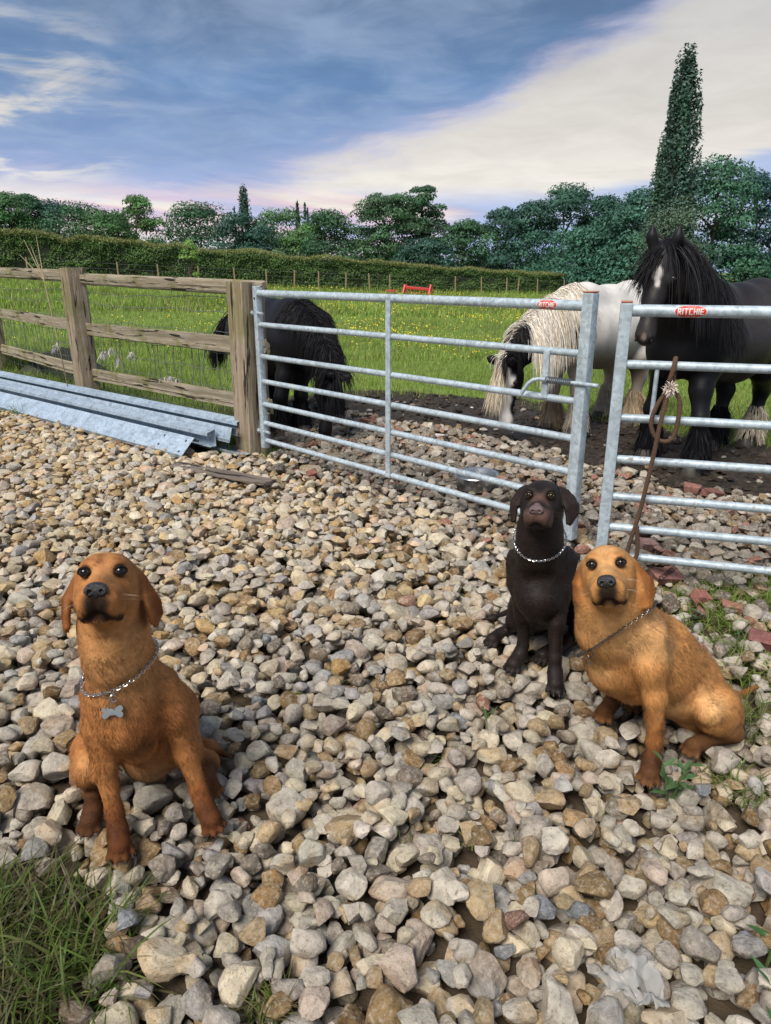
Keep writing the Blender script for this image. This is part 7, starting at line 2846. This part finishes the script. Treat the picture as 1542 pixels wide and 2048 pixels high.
def build_bricks():
    R, PK, DK = (0.27, 0.10, 0.07), (0.40, 0.25, 0.21), (0.17, 0.07, 0.055)
    b = brick('broken red brick stamped with letters just under the gate bar', 1330, 1148, 0.03, (0.20, 0.10, 0.07), 0.25, (0.55, 0.05), (0.24, 0.105, 0.085), 1)
    me = text_mesh('stamp', 'CONSETT', 0.032, M_BRICKTXT, 0.0006, 0.0006)
    s = add_obj('stamp', me, b)
    s.location = (0.0, -0.004, 0.0345)
    s.rotation_euler = (0, 0, math.radians(28))
    brick('pale pink brick half lying beside the foot of the gate post', 492, 903, 0.02, (0.17, 0.10, 0.07), -0.45, (0.1, 0.1), PK, 2)
    brick('red brick piece on the gravel left of the gate bottom bar', 622, 946, 0.02, (0.12, 0.09, 0.07), 0.6, (0.25, -0.2), R, 3)
    brick('small orange brick chip next to the red brick piece', 592, 942, 0.015, (0.06, 0.05, 0.05), 0.2, (0.2, 0.2), (0.36, 0.16, 0.10), 4)
    brick('red brick behind the gate in front of the muddy strip', 737, 842, 0.03, (0.21, 0.10, 0.07), -0.25, (0.1, 0.15), (0.33, 0.14, 0.10), 5)
    brick('dark brick lying by the front hooves of the grazing black horse', 608, 852, 0.02, (0.20, 0.10, 0.07), -0.3, (0.1, 0.1), DK, 6)
    brick('red broken brick with pointed top behind the golden dog', 1400, 1192, 0.03, (0.10, 0.08, 0.08), 0.5, (0.5, 0.4), (0.33, 0.12, 0.09), 7)
    brick('flat orange red brick half sunk in the grass by the second gate', 1470, 1212, 0.0, (0.13, 0.08, 0.05), -0.3, (0.1, 0.1), (0.38, 0.16, 0.11), 8)
    brick('dull red brick at the picture edge behind the golden dog', 1530, 1278, 0.02, (0.14, 0.09, 0.07), -0.5, (0.3, 0.1), (0.22, 0.08, 0.07), 9)
    brick('dark red brick in the mud below the big black horse', 1425, 985, 0.02, (0.16, 0.10, 0.07), 0.4, (0.2, 0.2), (0.22, 0.09, 0.07), 10)
    brick('rounded red brick below the front hoof of the big black horse', 1385, 972, 0.02, (0.13, 0.10, 0.07), -0.4, (0.2, 0.1), (0.30, 0.13, 0.10), 11)
    brick('pink brick lump behind the hanging rope end', 1292, 1085, 0.03, (0.12, 0.10, 0.08), 0.3, (0.3, 0.2), (0.40, 0.22, 0.19), 12)
    brick('white painted broken slab behind the gate beside red bricks', 885, 868, 0.02, (0.16, 0.08, 0.03), 0.3, (0.2, 0.1), (0.62, 0.62, 0.62), 13, 'slab')
    brick('small dark flint lump on the gravel left of the gate stay', 678, 993, 0.02, (0.07, 0.06, 0.05), 0.3, (0.4, 0.1), (0.035, 0.04, 0.05), 14, 'flint')


def build_scrap():
    rng = np.random.default_rng(4)
    m, g = new_mat('clear_plastic')
    b = g.n('ShaderNodeBsdfPrincipled', ins={'Base Color': (0.50, 0.49, 0.46, 1), 'Roughness': 0.35, 'Alpha': 0.42})
    o_ = g.n('ShaderNodeOutputMaterial')
    g.t.links.new(b.outputs[0], o_.inputs[0])
    c = atZ(1255, 1985, 0.03)
    n = 22
    u, v = np.meshgrid(np.linspace(-1, 1, n), np.linspace(-1, 1, n))
    P = np.stack([u.ravel(), v.ravel()], 1)
    z = (fbm(P + 5, 2.0, 9) - 0.5) * 0.05 + (fbm(P + 5, 5.0, 10) - 0.5) * 0.02
    V = np.stack([P[:, 0] * 0.055 + (fbm(P, 2.5, 1) - 0.5) * 0.05, P[:, 1] * 0.065 + (fbm(P, 2.5, 2) - 0.5) * 0.05, z + 0.035], 1)
    i = (np.arange(n - 1)[:, None] * n + np.arange(n - 1)[None]).ravel()
    Q = np.stack([i, i + 1, i + n + 1, i + n], 1)
    hole = fbm(P, 1.8, 30)[Q].mean(1)
    edge = np.abs(P[Q].mean(1)).max(1) + (fbm(P, 3.0, 31)[Q].mean(1) - 0.5) * 0.9
    Q = Q[(hole < 0.62) & (edge < 0.95)]
    o = add_obj('plastic_scrap', mesh_np('plastic_scrap', V, [Q], m, True))
    o.location = c
    o.rotation_euler = (0.1, 0.1, 0.5)
    md = o.modifiers.new('thickness', 'SOLIDIFY')
    md.thickness = 0.0006
    tag(o, 'torn scrap of crumpled clear plastic between stones near the bottom edge', 'plastic')


def build_mound():
    c = np.array([-4.6, 10.2])
    n = 60
    u, v = np.meshgrid(np.linspace(-1, 1, n), np.linspace(-1, 1, n))
    P = np.stack([u.ravel(), v.ravel()], 1)
    r = np.hypot(P[:, 0], P[:, 1])
    z = np.maximum(0.50 * np.exp(-(r * 1.7) ** 2) - 0.03, -0.05) * (0.75 + 0.5 * fbm(P + 4, 2.2, 3)) + (fbm(P + 9, 7.0, 4) - 0.5) * 0.06 * (r < 0.95)
    X, Y = P[:, 0] * 0.85, P[:, 1] * 0.7
    zg = ground_z(X + c[0], Y + c[1])
    i = (np.arange(n - 1)[:, None] * n + np.arange(n - 1)[None]).ravel()
    Q = np.stack([i, i + 1, i + n + 1, i + n], 1)
    o = add_obj('soil_heap', mesh_np('soil_heap', np.stack([X, Y, z + zg], 1), [Q], plain('heap_soil', (0.035, 0.038, 0.022), 0.95, vary=0.6, scale=14, bump=0.8), True))
    o.location = (c[0], c[1], 0)
    tag(o, 'low dark heap of soil in the grass behind the fence', 'soil heap')
# ------------------------------------------------------------------ build
ground = build_ground()
build_trees()
build_hedge()
build_meadow()
build_fence()
build_left_gate()
build_right_gate()
build_steel()
build_timber()
build_horses()
dog_left()
dog_choc()
dog_gold()
build_bowl()
build_mound()
build_bricks()
build_machine()
build_stones(ground)
build_clods()
build_tufts()
build_weeds()
build_scrap()
